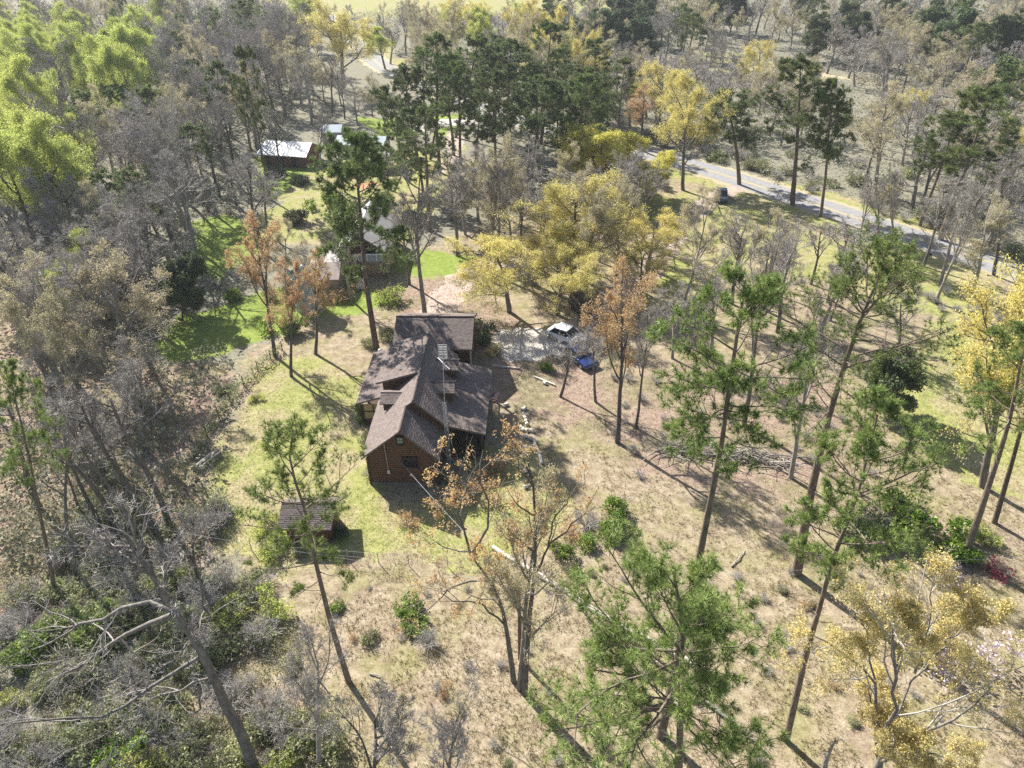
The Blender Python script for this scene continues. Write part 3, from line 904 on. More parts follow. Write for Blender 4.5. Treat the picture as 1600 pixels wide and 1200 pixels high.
# kind, x, y, lean of the top along x, height, crown width, size word (-1: NAMED), place, group
TREES = [
    ('pine',-14.7,68.1,-0.4,22.6,11.1,-1,0,-1),('pine',43.7,108.1,-3.1,20.5,14.5,-1,1,-1),('pine',46.3,103.3,-1.9,18.6,8.1,-1,2,-1),
    ('pine',38,117.6,-3.2,14.9,11.6,-1,3,-1),('finepine',33.5,37.3,-1.4,19.3,7.5,-1,4,-1),('finepine',37.5,40.6,-2.6,18.2,6.9,-1,5,-1),
    ('finepine',-33.2,35.2,4.7,20.1,4.2,-1,6,-1),('finepine',-35.4,43.6,0.9,8,4.1,-1,7,-1),('pine',59.6,94.2,0,19,15.1,-1,8,-1),
    ('pine',59.1,99.2,0,15,9.4,-1,9,-1),('pine',-15.7,128,-1.4,16.9,9.3,3,23,0),('pine',-11.9,126.1,-0,21.3,10.2,1,24,0),
    ('pine',-14.2,133.3,4.4,17.3,8.4,7,24,0),('pine',-10.3,147.1,5,18.4,11.8,1,25,0),('pine',-8.6,156.1,8.6,17.5,11.1,7,25,0),
    ('pine',-0.4,148.6,3.3,15.9,10.6,7,26,0),('pine',6.4,141.8,1.8,20.1,12.6,2,26,0),('pine',10.8,143.6,2.6,12.8,11.6,4,27,0),
    ('pine',18.5,152,-0.6,15.8,9.5,7,27,0),('pine',5.4,127.9,-0.5,14.6,10.9,7,26,0),('pine',12.7,129.9,1.6,15.3,9.4,7,27,0),
    ('pine',21.5,145.1,-0.6,13.7,7.9,2,27,0),('pine',-5.8,119.3,1.8,14.5,7.6,2,49,0),('pine',-16.7,121.4,-2.6,15,7.8,1,23,0),
    ('pine',-18.8,116.9,3.8,6.7,8.6,1,49,0),('pine',0.2,132.5,-2,11.1,8.4,4,26,0),('pine',-72,127,1.4,13.6,11.7,0,5,1),
    ('pine',-69.9,132.1,2.3,13.4,11.9,0,3,1),('pine',-46.9,109.9,1.9,13.1,8.1,0,53,1),('pine',-53,135.5,3.5,17,7.7,1,11,1),
    ('pine',-68.6,150.7,4.9,13.8,10.2,0,7,1),('pine',-64.7,198.2,2.8,18.2,11,2,13,1),('pine',-38.4,114.4,0.3,21.7,6.5,2,11,1),
    ('pine',-95.3,208,1.8,11.6,10.1,2,6,1),('pine',-74.1,111.2,0.6,11.4,9.6,0,4,1),('orange',9.4,51.3,-0.1,16.8,7.9,-1,10,-1),
    ('bare',11.4,53.4,-0.1,13.2,3.9,-1,11,-1),('bare',21.4,53.4,-0.8,20.5,8.3,-1,12,-1),('bare',23.4,46.2,-1.5,18.4,6.7,-1,13,-1),
    ('bare',-10.1,75.5,0.9,17,10.4,-1,14,-1),('bare',-2.9,86.6,-0.7,17.4,9.6,-1,15,-1),('budding',-2.1,87.1,3,16.8,8.9,-1,16,-1),
    ('orange',-22.8,63,2,13.4,6.1,-1,17,-1),('orange',-21.2,67.3,2.4,12.5,6.4,-1,18,-1),('orange',-25.5,66.9,1.5,15.4,7.5,-1,19,-1),
    ('bare',-41.4,88.8,0.3,16.5,12.5,-1,20,-1),('gold',-0.2,75.8,0.2,9.3,15.7,-1,21,-1),('gold',5.5,74.9,0.2,8.6,10.9,-1,22,-1),
    ('gold',8.1,85.2,0.7,12.9,15.2,-1,23,-1),('gold',3,82.7,0.5,9.2,11.8,-1,24,-1),('gold',17.7,86.7,1.2,8.2,11.7,-1,25,-1),
    ('gold',15.6,78,-0.7,7.8,6.9,-1,26,-1),('yellow',15.9,113.7,-0.2,10.7,14.7,-1,27,-1),('yellow',21.8,112,-0.4,6.6,11.5,-1,28,-1),
    ('orange',25.1,135.9,-1.6,12,10.5,-1,29,-1),('gold',28.3,115.4,-2.6,16.5,11.7,-1,30,-1),('budding',20,75.2,0.7,14.4,7.4,-1,31,-1),
    ('bare',4.7,58.5,1.6,7.6,5.5,-1,32,-1),('budding',58.2,113,-2.5,16.6,13.6,-1,33,-1),('bare',82.9,183.2,-3.3,10.3,12.4,-1,34,-1),
    ('bare',47.2,91.8,-0.7,11.6,5.7,-1,35,-1),('bare',48.6,89.3,-1.9,11.2,5.6,2,45,2),('bare',50.3,86.9,-3.8,13.6,6.3,1,41,2),
    ('bare',53.4,86,-1.3,12.3,7.4,1,42,2),('bare',52.9,80.8,-0.2,12.5,8,6,42,2),('bare',50.3,76.4,0.5,16.2,6.8,3,42,2),
    ('bare',60.9,83.1,-5.3,16.1,8.2,7,42,2),('gold',38.8,44.7,-4.7,20.1,11,-1,36,-1),('cedar',35.7,55.5,-1.8,7.2,4.9,-1,37,-1),
    ('cedar',-38.5,75.3,2.1,7.7,4.8,-1,38,-1),('budding',-41.7,56.8,3.7,13.1,7.9,-1,39,-1),('tallbare',-27.5,40.2,-1.5,17,6.1,-1,40,-1),
    ('tallbare',-27.3,41.6,-0.1,16,5.6,-1,41,-1),('tallbare',-30.8,40.7,1,15.1,5.2,-1,42,-1),('tallbare',-32.2,40.9,1.2,14,4.2,-1,43,-1),
    ('tallbare',-40.3,45.6,1.2,12,5.4,-1,44,-1),('bare',-49.8,80.5,3.4,11.5,10.4,-1,45,-1),('bare',-57.1,84.2,3.1,12.5,11.1,-1,46,-1),
    ('bare',-50.8,89.5,3.9,11.3,9.3,-1,47,-1),('bare',-23.8,37.3,1,6.5,4,-1,48,-1),('bare',-11.5,22.3,1.6,13.7,5.3,-1,49,-1),
    ('bare',-8.6,19.1,2.6,14.2,6.3,-1,50,-1),('bare',-4.2,19.1,0,12.6,5,-1,51,-1),('budding',0.1,27.1,0.9,17.9,6.6,-1,52,-1),
    ('bare',-32.2,218.9,-0.5,11.3,11.7,-1,53,-1),('lime',-32.8,212.3,0.5,10.7,10.4,-1,54,-1),('gold',-40.3,189.4,3.4,18.2,20.5,-1,55,-1),
    ('tallbare',-28.8,39.9,-0.1,15.2,3.6,-1,56,-1),('tallbare',-32.3,36.6,1.9,15.5,4,-1,57,-1),('tallbare',-31.5,44.3,0.7,12.1,3.3,-1,58,-1),
    ('bare',8.1,57.6,-0.9,8.5,5.4,-1,59,-1),('bare',-40,128.3,1.2,10.7,7.3,-1,60,-1),('bare',-33.6,130,1.4,10.7,6.6,-1,61,-1),
    ('bare',-19.4,79.4,0.4,11,6.6,-1,62,-1),('bare',-12.7,83.4,0.2,11.3,7.1,-1,63,-1),('budding',-27.3,79.7,1.4,9.9,6.3,-1,64,-1),
    ('pine',-18.8,110.7,0.5,9.4,8.7,-1,65,-1),('pine',-13.8,108.3,0.7,7.9,7,-1,66,-1),('pine',-26.8,117.3,-0.9,7.8,6.6,-1,67,-1),
    ('bare',-7.1,91.7,-0.1,11.8,9.4,-1,68,-1),('bare',4.4,96.5,-0.3,10.6,8.5,-1,69,-1),('bare',21,65,-0.8,12.1,7.3,-1,70,-1),
    ('bare',29.6,70,-0.6,11.7,8.7,-1,71,-1),('bare',17,65.1,-1,9,6,-1,72,-1),('bare',40.3,64.3,-1.1,8.2,6.6,-1,73,-1),
    ('lime',-102.6,177.1,-0.1,17.6,9.9,2,0,3),('lime',-113.2,212.9,0.2,16,9,7,1,3),('lime',-68.2,114.3,0.7,13.9,8.2,2,5,3),
    ('lime',-125.3,202.6,-0.3,15.2,10.8,7,0,3),('lime',-84.6,143,-0.3,13.4,7.6,2,2,3),('lime',-62.7,100.4,-0.6,17.9,10.7,2,4,3),
    ('lime',-68.2,138.1,0,19.9,11.4,1,7,3),('lime',-106.7,199.1,-0.3,17.7,12.4,7,1,3),('lime',-100.7,150.8,0,14.2,8.1,1,2,3),
    ('lime',-80.3,131.4,-0.3,19.1,10.8,3,2,3),('bare',-90,148.6,0.2,15.5,11.3,6,2,3),('lime',-103.3,170.6,0.3,16.4,10.9,7,2,3),
    ('lime',-63.4,91.6,-0.5,18.5,13.4,1,4,3),('lime',-88.8,134.4,0.4,13.4,7.6,4,4,3),('lime',-109.4,170,0.3,13.2,9.6,4,2,3),
    ('bare',-96.7,165,0.4,13.9,10,2,2,3),('lime',-104.8,163.3,1.5,14.9,10.6,7,2,3),('lime',-97.2,182.4,0.2,16.8,9.3,7,1,3),
    ('lime',-84.7,169.4,-1,15.6,9.1,2,3,3),('bare',-91.2,156.6,-0.2,18.7,14,3,2,3),('lime',-105.9,184.4,-0.9,14.6,8.6,7,2,3),
    ('lime',-69.6,104.4,-0.9,19.4,13.7,3,4,3),('lime',-89.8,164.5,0.6,18.5,11.4,3,1,3),('bare',-96.6,197.4,-0.1,13.9,8.1,2,1,3),
    ('lime',-78.3,166.9,-0.4,18.8,14,5,7,3),('lime',-85.6,182.9,0.6,14.8,9,2,7,3),('bare',-63.2,110.2,-0.7,19.3,12.3,1,5,3),
    ('lime',-112.2,202.2,-0,13,9.2,1,1,3),('lime',-89.1,188.4,0.1,16.9,10.1,3,6,3),('bare',-72.7,120,-0.7,16.6,9.3,2,4,3),
    ('lime',-118.3,185.9,0.4,13.3,9.4,6,0,3),('bare',-82.9,177.2,0.5,19,10.7,3,6,3),('lime',-77.3,158.7,0.5,16.5,9.7,7,7,3),
    ('lime',-77.9,149.2,0.1,15.4,8.7,6,3,3),('lime',-79.9,118.3,0.7,14.8,8.6,7,4,3),('lime',-134.7,230.5,-1,13.7,9.8,5,0,3),
    ('lime',-91.8,142.5,0.5,15.4,9.4,7,2,3),('bare',-100.3,192.1,-0.1,18.5,11,3,1,3),('lime',-83.5,156.6,-0.2,14.6,9.8,4,3,3),
    ('lime',-100.2,157.8,0.6,14.5,10.8,5,2,3),('lime',-58.1,94.9,-0.6,18.8,11.9,1,5,3),('bare',-71.5,161.2,0.1,18.6,13,3,7,3),
    ('lime',-101,214,0.1,14.4,10.1,7,6,3),('lime',-130.4,221.4,0.1,13.7,8.9,7,0,3),('lime',-96,172.7,-0,15.9,10.7,1,3,3),
    ('bare',-116,177.7,-1.2,13.8,8.1,1,2,3),('lime',-117.7,224.7,-0.2,13.7,8.6,2,1,3),('lime',-109.3,177.5,-0.2,15.8,10.3,7,0,3),
    ('lime',-89.8,202.2,0.2,16.9,11.9,3,6,3),('lime',-121.7,194.1,-0.3,16,9.1,7,0,3),('lime',-125.2,209.1,-0,14.6,8.2,7,0,3),
    ('bare',-85.9,128.8,-0.9,15.5,11.1,1,4,3),('budding',-109.6,240.9,-0.7,12.2,9.9,7,6,4),('bare',-62.2,193.3,-0.8,12.6,7.9,4,14,4),
    ('pine',-58.4,127.6,-1.2,14.2,9.7,1,10,4),('budding',-76.6,241.3,-0,14.5,10.3,1,13,4),('budding',-53.8,123.8,0.9,15.2,10,3,10,4),
    ('bare',-52.3,107.3,0.6,17.9,10.7,3,52,4),('bare',-48.3,124.3,0.2,13.1,9.5,2,10,4),('bare',-48.4,158.5,-0.4,12.7,9.6,6,14,4),
    ('bare',-55,149.3,-1,17.3,11.4,7,9,4),('bare',-47.1,116.2,-0.2,15.5,9.8,7,10,4),('bare',-46.6,197.6,0.2,13.1,8.9,2,15,4),
    ('pine',-74.7,211.5,-0.3,14,9,2,8,4),('bare',-55,193.9,1.1,17.8,11.1,3,13,4),('bare',-48,164.3,-0.1,13.2,10,7,14,4),
    ('budding',-63.9,144.4,-0.2,12.6,8.9,1,10,4),('bare',-66.1,190.8,-0.8,16.7,13.9,5,8,4),('bare',-62.6,130.3,0.6,14.4,11.4,1,7,4),
    ('bare',-96.6,249.1,-0.1,14.5,10.2,7,8,4),('pine',-80.5,194.6,-0.4,13.3,10.5,1,9,4),('budding',-45.5,169.9,-0.1,13.3,8.4,4,14,4),
    ('bare',-58.2,170,0.5,17.8,12.2,2,9,4),('budding',-66,175.4,-1,15.3,9.7,3,9,4),('bare',-51.7,118,-0.3,13.6,9.4,6,10,4),
    ('bare',-85.5,196,0.2,13.8,9.9,2,7,4),('bare',-56.6,104.5,0.4,17.4,13.9,2,5,4),('budding',-104.8,238.2,-0.7,12.9,8.5,7,6,4),
    ('bare',-77.4,188.5,0.6,17.4,13.9,1,8,4),('bare',-46.3,185,-0.5,16.2,11.8,3,15,4),('bare',-83.2,231.7,-0.7,14.8,9.4,7,8,4),
    ('bare',-58.5,141.9,0,17.8,11,3,9,4),('pine',-72.1,231.5,-0.8,15.7,12.1,7,13,4),('budding',-65.8,121.1,1.5,15.8,10.8,0,5,4),
    ('bare',-62.5,149.6,-0.6,15.2,12,5,10,4),('bare',-40.9,157.7,0.2,15,10,1,16,4),('bare',-47.4,176,-0.7,13.9,9.4,2,14,4),
    ('bare',-82.8,242.3,-0.8,13.8,8.3,7,8,4),('budding',-63,231.2,0.8,13.1,8,2,13,4),('bare',-85.1,254.7,-0.5,12.7,10.2,7,8,4),
    ('bare',-38.6,167.8,1.6,12.1,8.4,7,16,4),('bare',-65,206.5,-0.6,12.9,7.8,7,13,4),('budding',-42.4,164.8,-0.4,15.6,13.2,2,14,4),
    ('budding',-76.5,204.8,-0.3,13.5,10.7,2,9,4),('pine',-63.6,156.1,-0.2,12.9,7.9,2,10,4),('budding',-114.8,248.7,0.2,12.3,9.1,7,6,4),
    ('bare',-52.7,171.7,-0.2,15.5,12.3,5,14,4),('bare',-47.8,97.6,0.4,17.2,14.1,7,52,4),('bare',-74.7,199,-0.5,17.6,14.2,3,8,4),
    ('bare',-60,117,0.2,13.6,9.6,1,52,4),('bare',-96.1,233.3,0.3,12,9.7,2,6,4),('bare',-62.1,212.6,0.6,12.5,7.8,7,13,4),
    ('bare',-70.6,192.6,0.3,13.2,10,5,9,4),('bare',-54.1,143.9,-0.7,15.2,11.1,7,10,4),('bare',-107.8,233.2,0.8,13.5,10.9,7,6,4),
    ('budding',-47.7,136.9,0.5,16.2,10.1,0,11,4),('bare',-71.7,250.9,-0.1,12.7,9.2,7,13,4),('bare',-52.2,186.5,0.3,17,14.1,7,13,4),
    ('pine',-64.1,161.8,0.2,12.1,7.7,2,9,4),('bare',-65.9,183.1,-1.4,14.8,10.9,7,9,4),('bare',-98,222,-0.8,15.3,12.4,5,6,4),
    ('bare',-58.2,159.5,-0.4,15.5,9.4,7,9,4),('bare',-54.7,164.3,-0.2,14.7,10.5,2,11,4),('bare',-48.4,129.2,0.6,14.3,9.9,1,11,4),
    ('bare',-83.1,215.2,0.1,13.7,10,7,8,4),('bare',-89.4,230.3,0.4,12.9,10.2,7,8,4),('budding',-55.1,131,-1.1,13.3,9,2,10,4),
    ('budding',-71.7,175.7,0.1,12.4,7.8,1,9,4),('bare',-82.6,200.1,0.9,13.1,8.8,1,9,4),('budding',-52.8,211.4,0.2,14.7,11.9,1,15,4),
    ('bare',-57.5,176,-0.5,17.2,10.9,1,14,4),('budding',-53.2,181.7,-0.1,14.4,11.9,1,14,4),('bare',-68.6,215.2,-0,12.7,10.5,7,13,4),
    ('bare',-58,183.6,-0.2,17,12.7,6,13,4),('bare',-59.9,221,-1.5,16.2,13,7,13,4),('bare',-72.5,145.6,-0.5,14,11.3,0,3,4),
    ('bare',-48.1,142.1,-0.1,16.6,13.4,3,11,4),('pine',-90.4,222.7,0.6,12.4,7.5,1,8,4),('bare',-57.9,209.9,0.5,16.3,13.8,2,13,4),
    ('bare',-51.7,203.9,0.4,12.2,9.1,4,15,4),('bare',-88.8,215.7,1.3,12.5,8.5,7,8,4),('bare',-55.6,217.5,-0.2,16.1,12.1,1,15,4),
    ('bare',-53.6,156.3,0.3,15.2,11.3,7,11,4),('bare',-74.8,227.6,0.2,14.4,8.9,1,13,4),('bare',-57.3,200.2,0.7,17,11.9,7,13,4),
    ('bare',-94.9,239.2,-0.2,15.6,10.2,7,8,4),('bare',-64.4,226.6,0.1,15.6,9.8,7,13,4),('budding',-85.4,207.4,-0.3,15,12.3,2,6,4),
    ('bare',-58.2,189,-0.7,13.6,9.9,7,14,4),('bare',-51.2,113.2,-0.3,16.4,12,1,10,4),('bare',-113.4,261.3,0.1,13,8.7,7,6,4),
    ('bare',-61.5,179.3,0.6,17.6,12.2,7,9,4),('pine',-105.8,227.4,-0.9,16.7,11,1,6,4),('pine',-79.8,222.5,0,14.1,10.2,3,8,4),
    ('bare',-61.4,84.9,0.9,11.4,9,7,50,5),('bare',-53.7,71.9,0.1,14.6,10.4,3,54,5),('bare',-47,64.7,-0.2,13.7,12,5,54,5),
    ('bare',-51.4,67.4,-0.5,14.1,11,1,54,5),('bare',-45.8,75,-0.2,11.4,8.9,4,55,5),('bare',-54.2,81.7,-0.5,10.6,9.3,5,50,5),
    ('bare',-43.6,69.5,-1.6,12.1,9.3,7,55,5),('bare',-53.8,77.1,1.2,11.2,8.7,2,54,5),('bare',-48.5,86.6,-0.7,13.3,9.6,1,51,5),
    ('bare',-44.3,79.3,-0.9,14,10.6,5,51,5),('bare',-34.7,99.5,0.5,10.6,7.7,2,53,5),('bare',-41.4,63.4,-0.6,13.8,11.9,1,55,5),
    ('pine',-46.3,91.9,-0.5,12.4,8.5,0,52,5),('lime',-49.4,71.6,1,9.2,7.4,0,54,5),('bare',-48.7,103.9,-0.2,12.5,9.2,7,52,5),
    ('budding',-58.9,77.8,-0.3,9.6,8.6,1,54,5),('lime',-49.3,76.5,0,9.9,7.9,0,55,5),('bare',-56.6,88.5,-0.1,14.8,12,2,50,5),
    ('budding',-52.3,84.9,1.2,13.1,10,1,51,5),('bare',-43.9,95.1,0.8,14.7,13.3,2,52,5),('bare',-45,83.4,0.8,14.4,10.6,2,51,5),
    ('pine',-51.5,94.5,-0.4,11.3,9.1,0,51,5),('bare',-56,111.8,1.1,10.1,7.5,4,52,5),('budding',-53.1,99.5,0,9.6,8,2,51,5),
    ('bare',-39.9,68.2,-0.6,14.7,10.3,3,55,5),('bare',-57,73.8,0.4,9.2,7.2,4,54,5),('budding',-44.9,60.5,0.1,14.3,9.4,2,54,5),
    ('budding',-39.1,60.3,0.7,14.2,12.5,0,55,5),('bare',-43,112,-0.1,9,7.6,1,53,5),('bare',-42,74.2,0.1,14.4,12.9,2,55,5),
    ('bare',-68.8,95.8,0.3,9.2,7.2,4,50,5),('bare',-34.2,94.1,1.1,13.9,10.4,3,53,5),('bare',-59.7,81.3,-0.2,12.3,8.6,1,50,5),
    ('bare',-34.7,56.9,-0.3,9.1,6.4,2,57,6),('bare',-34.4,47,0.1,10.1,8.1,1,57,6),('bare',-40.9,53.1,0.2,9.9,7,0,56,6),
    ('bare',-33.4,51.6,0.4,9.8,7.9,5,57,6),('lime',-7.1,207.2,1.3,13.3,9.2,2,20,7),('budding',1.8,187.8,-1,16.3,10.4,2,20,7),
    ('budding',-17.4,198.9,0.4,16.5,12.5,6,19,7),('lime',14.8,173.3,0.1,14.2,10,0,22,7),('gold',-14.6,238.3,0.3,13.7,10,2,19,7),
    ('gold',-15.9,229.8,0.6,14.4,9.2,1,19,7),('budding',6.2,218.4,0.2,12.3,7.8,7,21,7),('lime',-7.6,229,0.1,12.9,10,1,20,7),
    ('bare',-0.2,215.9,0.4,14.6,11.3,2,20,7),('gold',8.6,179.3,-0.2,14.2,9.3,0,26,7),('bare',-30.9,242.8,-0.5,12.9,10.6,1,18,7),
    ('budding',16.4,181.4,0.1,13.2,8.7,3,22,7),('gold',15.8,162.8,0.8,15.5,10.2,0,27,7),('budding',-21.6,216,0.3,14.6,12.1,1,19,7),
    ('budding',5.7,197.7,-0.3,14.6,11.7,1,21,7),('gold',14.4,197.2,-0.9,12,7.5,2,21,7),('bare',-24.1,225.6,-0.6,14.9,11.2,2,18,7),
    ('bare',6.6,167.9,0.3,15,9.5,0,26,7),('lime',4.9,229.9,0.4,12.6,8.6,0,21,7),('gold',10.4,191.7,0.5,16.1,9.9,7,21,7),
    ('budding',-51.5,238.6,0.2,12.4,9.8,2,15,7),('budding',-22.8,204.4,0.6,16.6,12.5,2,18,7),('bare',-47.3,243.1,0.8,12.6,8.7,0,17,7),
    ('budding',-21.5,233,0.3,12,8,4,19,7),('lime',-15,214.1,-0.9,12.9,8.6,0,19,7),('bare',-2.5,200.4,-0.6,14.7,10.6,1,20,7),
    ('bare',-15.3,248.3,0.3,12.8,9.2,0,19,7),('budding',-15.5,207.1,-0.1,16.7,12.1,2,19,7),('bare',-29.2,230.6,0.7,14.6,9,7,18,7),
    ('budding',1.3,245.8,-0.4,12.2,9,1,20,7),('budding',8.6,160.7,-0.2,16.9,14.2,0,26,7),('budding',-17.5,223.7,0,12.6,9.5,7,19,7),
    ('gold',-8,235.2,-0.3,13.5,10.4,0,20,7),('gold',5.1,206.6,0.2,16.9,13,1,21,7),('budding',-17.7,163.2,0.2,15.9,10.9,1,24,7),
    ('budding',-37.2,238.2,0.9,12.5,7.6,1,18,7),('budding',20.9,166.8,-0,15.1,11,0,27,7),('budding',-12.4,188.2,-0.7,13.9,10.2,2,24,7),
    ('bare',68.1,135.8,-0.4,10.2,8.3,7,43,8),('bare',75.2,149.1,-0.9,8.1,6.5,2,43,8),('bare',35.4,176,-1,11,8.4,1,29,8),
    ('bare',90.8,130.4,-0,9.5,7.7,2,39,8),('gold',80.1,115,0.3,9.8,7.2,0,42,8),('bare',72.3,115.6,0.8,12.9,10.8,3,40,8),
    ('bare',46.7,166.7,0,8.5,6.7,4,30,8),('bare',55.5,182.6,-0.6,8.8,6.7,2,30,8),('gold',53.7,171.3,1.5,8.9,8.2,0,30,8),
    ('bare',63.3,163.5,0.1,9.6,7.7,2,33,8),('bare',36.7,152.1,-0.3,12.2,12.1,3,29,8),('bare',59.6,174.7,1.1,8.4,7.2,1,33,8),
    ('bare',68.5,125.9,-0.7,11.2,9,7,41,8),('bare',74.6,106,0.1,12.3,9.7,2,42,8),('bare',61,105.9,0.7,12.6,11.7,5,41,8),
    ('bare',77.8,120.5,-1.4,11.9,10.9,7,40,8),('budding',67.2,114.5,0.5,12.9,9.6,2,41,8),('gold',29.2,143.6,-0.7,12.7,12.1,0,29,8),
    ('budding',55.5,163.5,0,11.5,8.1,1,33,8),('gold',76.2,142.6,0.9,8.8,7.4,0,41,8),('budding',57.5,145.3,0.1,12.3,9,2,33,8),
    ('bare',55.1,187.9,0.3,8.8,8.4,7,30,8),('budding',69.6,108.1,-0.2,11.6,8.7,1,42,8),('budding',31.6,181.9,-0.2,9.1,8.5,6,28,8),
    ('bare',57.9,157.2,-0.5,10.4,8.2,7,33,8),('bare',84.4,128.1,-1.1,8.4,7.2,2,40,8),('budding',71.6,139.8,-0.3,8.8,8.6,1,41,8),
    ('bare',65.3,130.2,0.2,10.2,9.4,7,43,8),('bare',38.6,141.9,0.4,12.3,9.6,6,30,8),('bare',30.5,154.2,0.9,12,11.2,7,29,8),
    ('bare',32.4,164.1,1.5,11.4,11.3,7,29,8),('budding',33.5,200.1,0.3,8.1,7.4,4,28,8),('budding',47.7,153.1,0,12.1,8.8,3,30,8),
    ('budding',66.9,175.3,0.5,8.8,6.2,4,33,8),('bare',28.4,170.5,0.6,8.9,7.3,4,28,8),('bare',41.2,169,0.1,9.8,8.2,2,29,8),
    ('bare',24.9,152.5,-0.3,12.7,12.3,0,27,8),('bare',64.5,109.6,-0.2,9.9,9.1,7,41,8),('budding',77.6,110.3,-0.6,10.3,9.4,2,42,8),
    ('bare',73.3,132,0.3,11.5,9.2,7,41,8),('bare',50.8,143.7,0.5,11.8,10.8,3,33,8),('bare',43,162.9,-0,9.6,7.4,7,30,8),
    ('bare',44,176.5,0.7,11.5,10.5,1,30,8),('bare',75.3,126.6,0.9,9.4,9.1,5,40,8),('budding',35.3,158,-0.1,11.2,9.4,5,29,8),
    ('bare',66.1,154.8,-0.4,8.5,8.2,1,43,8),('budding',53.1,159.1,0.3,10.3,8.1,2,30,8),('budding',29.5,159.3,-0.9,12,9.5,1,29,8),
    ('bare',36.2,170.6,0.4,10.4,8.2,7,29,8),('bare',65.2,182.4,0.4,9.9,9.4,5,33,8),('bare',41.2,187.2,0.2,8.4,7.7,4,29,8),
    ('bare',29,186.7,-0.5,10.7,9.5,7,28,8),('budding',51.2,138,0.3,12.2,9.6,5,33,8),('bare',42.8,147.9,0.3,12.9,12.7,3,30,8),
    ('bare',25.3,175.3,-0.8,11.6,8.2,1,28,8),('bare',71.9,121.6,0.5,8.8,7,2,41,8),('gold',61.2,188.9,-0.3,9.9,9,0,31,8),
    ('budding',80.8,134.9,0.5,9.9,9.2,1,40,8),('bare',59,118.3,-0,12.3,8.9,3,43,8),('budding',46.4,196.5,-1.3,8,5.9,4,29,8),
    ('budding',45.9,185.1,0.4,8,6.4,1,30,8),('budding',82.8,121.2,-0.4,10.6,9.4,7,42,8),('cedar',96.5,152.1,-0.3,11.4,8.4,1,39,9),
    ('pine',25.2,229.7,0.2,11.4,9.5,2,22,9),('budding',98.7,202.9,0.2,9.9,6.6,1,36,9),('pine',130.3,208.8,0.1,10.6,7.1,6,38,9),
    ('budding',33.6,232.6,-0.2,9.1,7.3,7,28,9),('bare',83.9,169.8,-0.1,13.9,10.3,1,36,9),('budding',78,234.1,0.8,11.5,10.8,7,32,9),
    ('budding',57,226.7,-0.5,12.3,8.9,3,31,9),('bare',92.7,226.3,0.1,10.3,7,1,34,9),('cedar',43.8,236.1,-0.9,11.1,8.7,2,28,9),
    ('pine',132,233.2,-0.3,10.4,6.8,7,37,9),('pine',106.8,181.3,0.4,13.2,10.8,2,37,9),('budding',95.7,190.7,-0.3,10.5,9.8,5,36,9),
    ('bare',116.2,233.7,-0.3,12.2,10.5,7,35,9),('budding',90.5,184.9,0.6,12.6,10.3,7,36,9),('cedar',34.8,208,-0.5,11.2,9.4,1,28,9),
    ('bare',112.3,172.9,-0.9,11.1,8.9,7,39,9),('budding',97.8,173.1,0.5,12.5,11.2,2,36,9),('pine',48.5,218.5,-0.4,13.3,10.8,3,29,9),
    ('budding',131.7,221,-0.2,9.8,7.9,2,37,9),('budding',22.6,205.3,-0.1,12.8,10.9,7,22,9),('bare',140.9,249.9,0.5,10.2,7.6,2,37,9),
    ('budding',30.1,215.4,0.4,10.7,7.3,1,28,9),('pine',15.8,215.1,-0.3,13.5,10.4,2,21,9),('budding',98.5,185.3,0.7,12.9,10.5,7,36,9),
    ('bare',120.3,213.3,-0.6,12.6,9.3,3,37,9),('bare',84.7,191.7,0.8,12.4,11.1,3,34,9),('bare',99,216.5,-0.8,13.2,10.1,3,35,9),
    ('cedar',105.9,166.8,0.4,9.3,7.2,2,39,9),('budding',143.1,234.3,-0.3,12.2,8.2,7,38,9),('cedar',110.8,197.1,0.1,13.5,10.3,2,37,9),
    ('bare',53.1,195.6,-0,10.2,7.6,7,30,9),('budding',112.1,239.9,0.5,9.8,9.2,4,35,9),('bare',83.7,160.7,0.3,13.8,11.2,6,36,9),
    ('bare',95.5,233.7,0,10.1,7.6,2,32,9),('bare',111.1,224.8,0.2,9.1,7.5,4,35,9),('bare',103.5,234.6,0.6,11.1,7.7,7,35,9),
    ('cedar',23.5,212.7,0.6,12.9,9.5,1,22,9),('bare',42.4,210,-0.6,14,12.9,2,28,9),('bare',147,242.1,0.3,10.1,9.2,6,38,9),
    ('bare',108.8,188.8,-0.3,10.2,9.1,2,36,9),('budding',105.6,208.6,-0.3,10.3,7,7,36,9),('cedar',118.4,190.1,0.2,13,10.9,0,38,9),
    ('bare',100,163.2,0.1,12.2,11.4,1,39,9),('bare',87.2,175.9,0,13.4,12.6,5,36,9),('budding',92.2,168.5,0,10.6,8.7,7,36,9),
    ('pine',51.6,238.5,0.6,10.1,8.9,1,29,9),('budding',97.5,246.1,0.5,9,8.5,2,32,9),('bare',30.4,241.5,-0.2,9.1,8.2,4,22,9),
    ('cedar',111.8,208.1,-0.4,12.2,10.5,5,37,9),('bare',43.1,224.3,0.6,12.1,9.3,7,28,9),('bare',133.9,241.8,0.2,9.9,7.8,4,37,9),
    ('bare',152.8,250.2,0.2,9.7,7.7,4,38,9),('budding',102.9,225.7,-0.4,11.9,10.9,1,35,9),('bare',86.3,205.8,0.4,10,9.5,4,34,9),
    ('bare',90,158.6,0.3,11.3,8.7,1,40,9),('budding',122.6,205.8,-1,10.2,8.9,6,37,9),('budding',86.7,147.6,1.3,12.7,11,2,40,9),
    ('bare',50.9,226.5,-0.5,11.4,9.1,7,29,9),('bare',61.3,199.9,0.2,10.2,7.3,6,31,9),('bare',90.2,197.1,0.8,12,8.5,2,34,9),
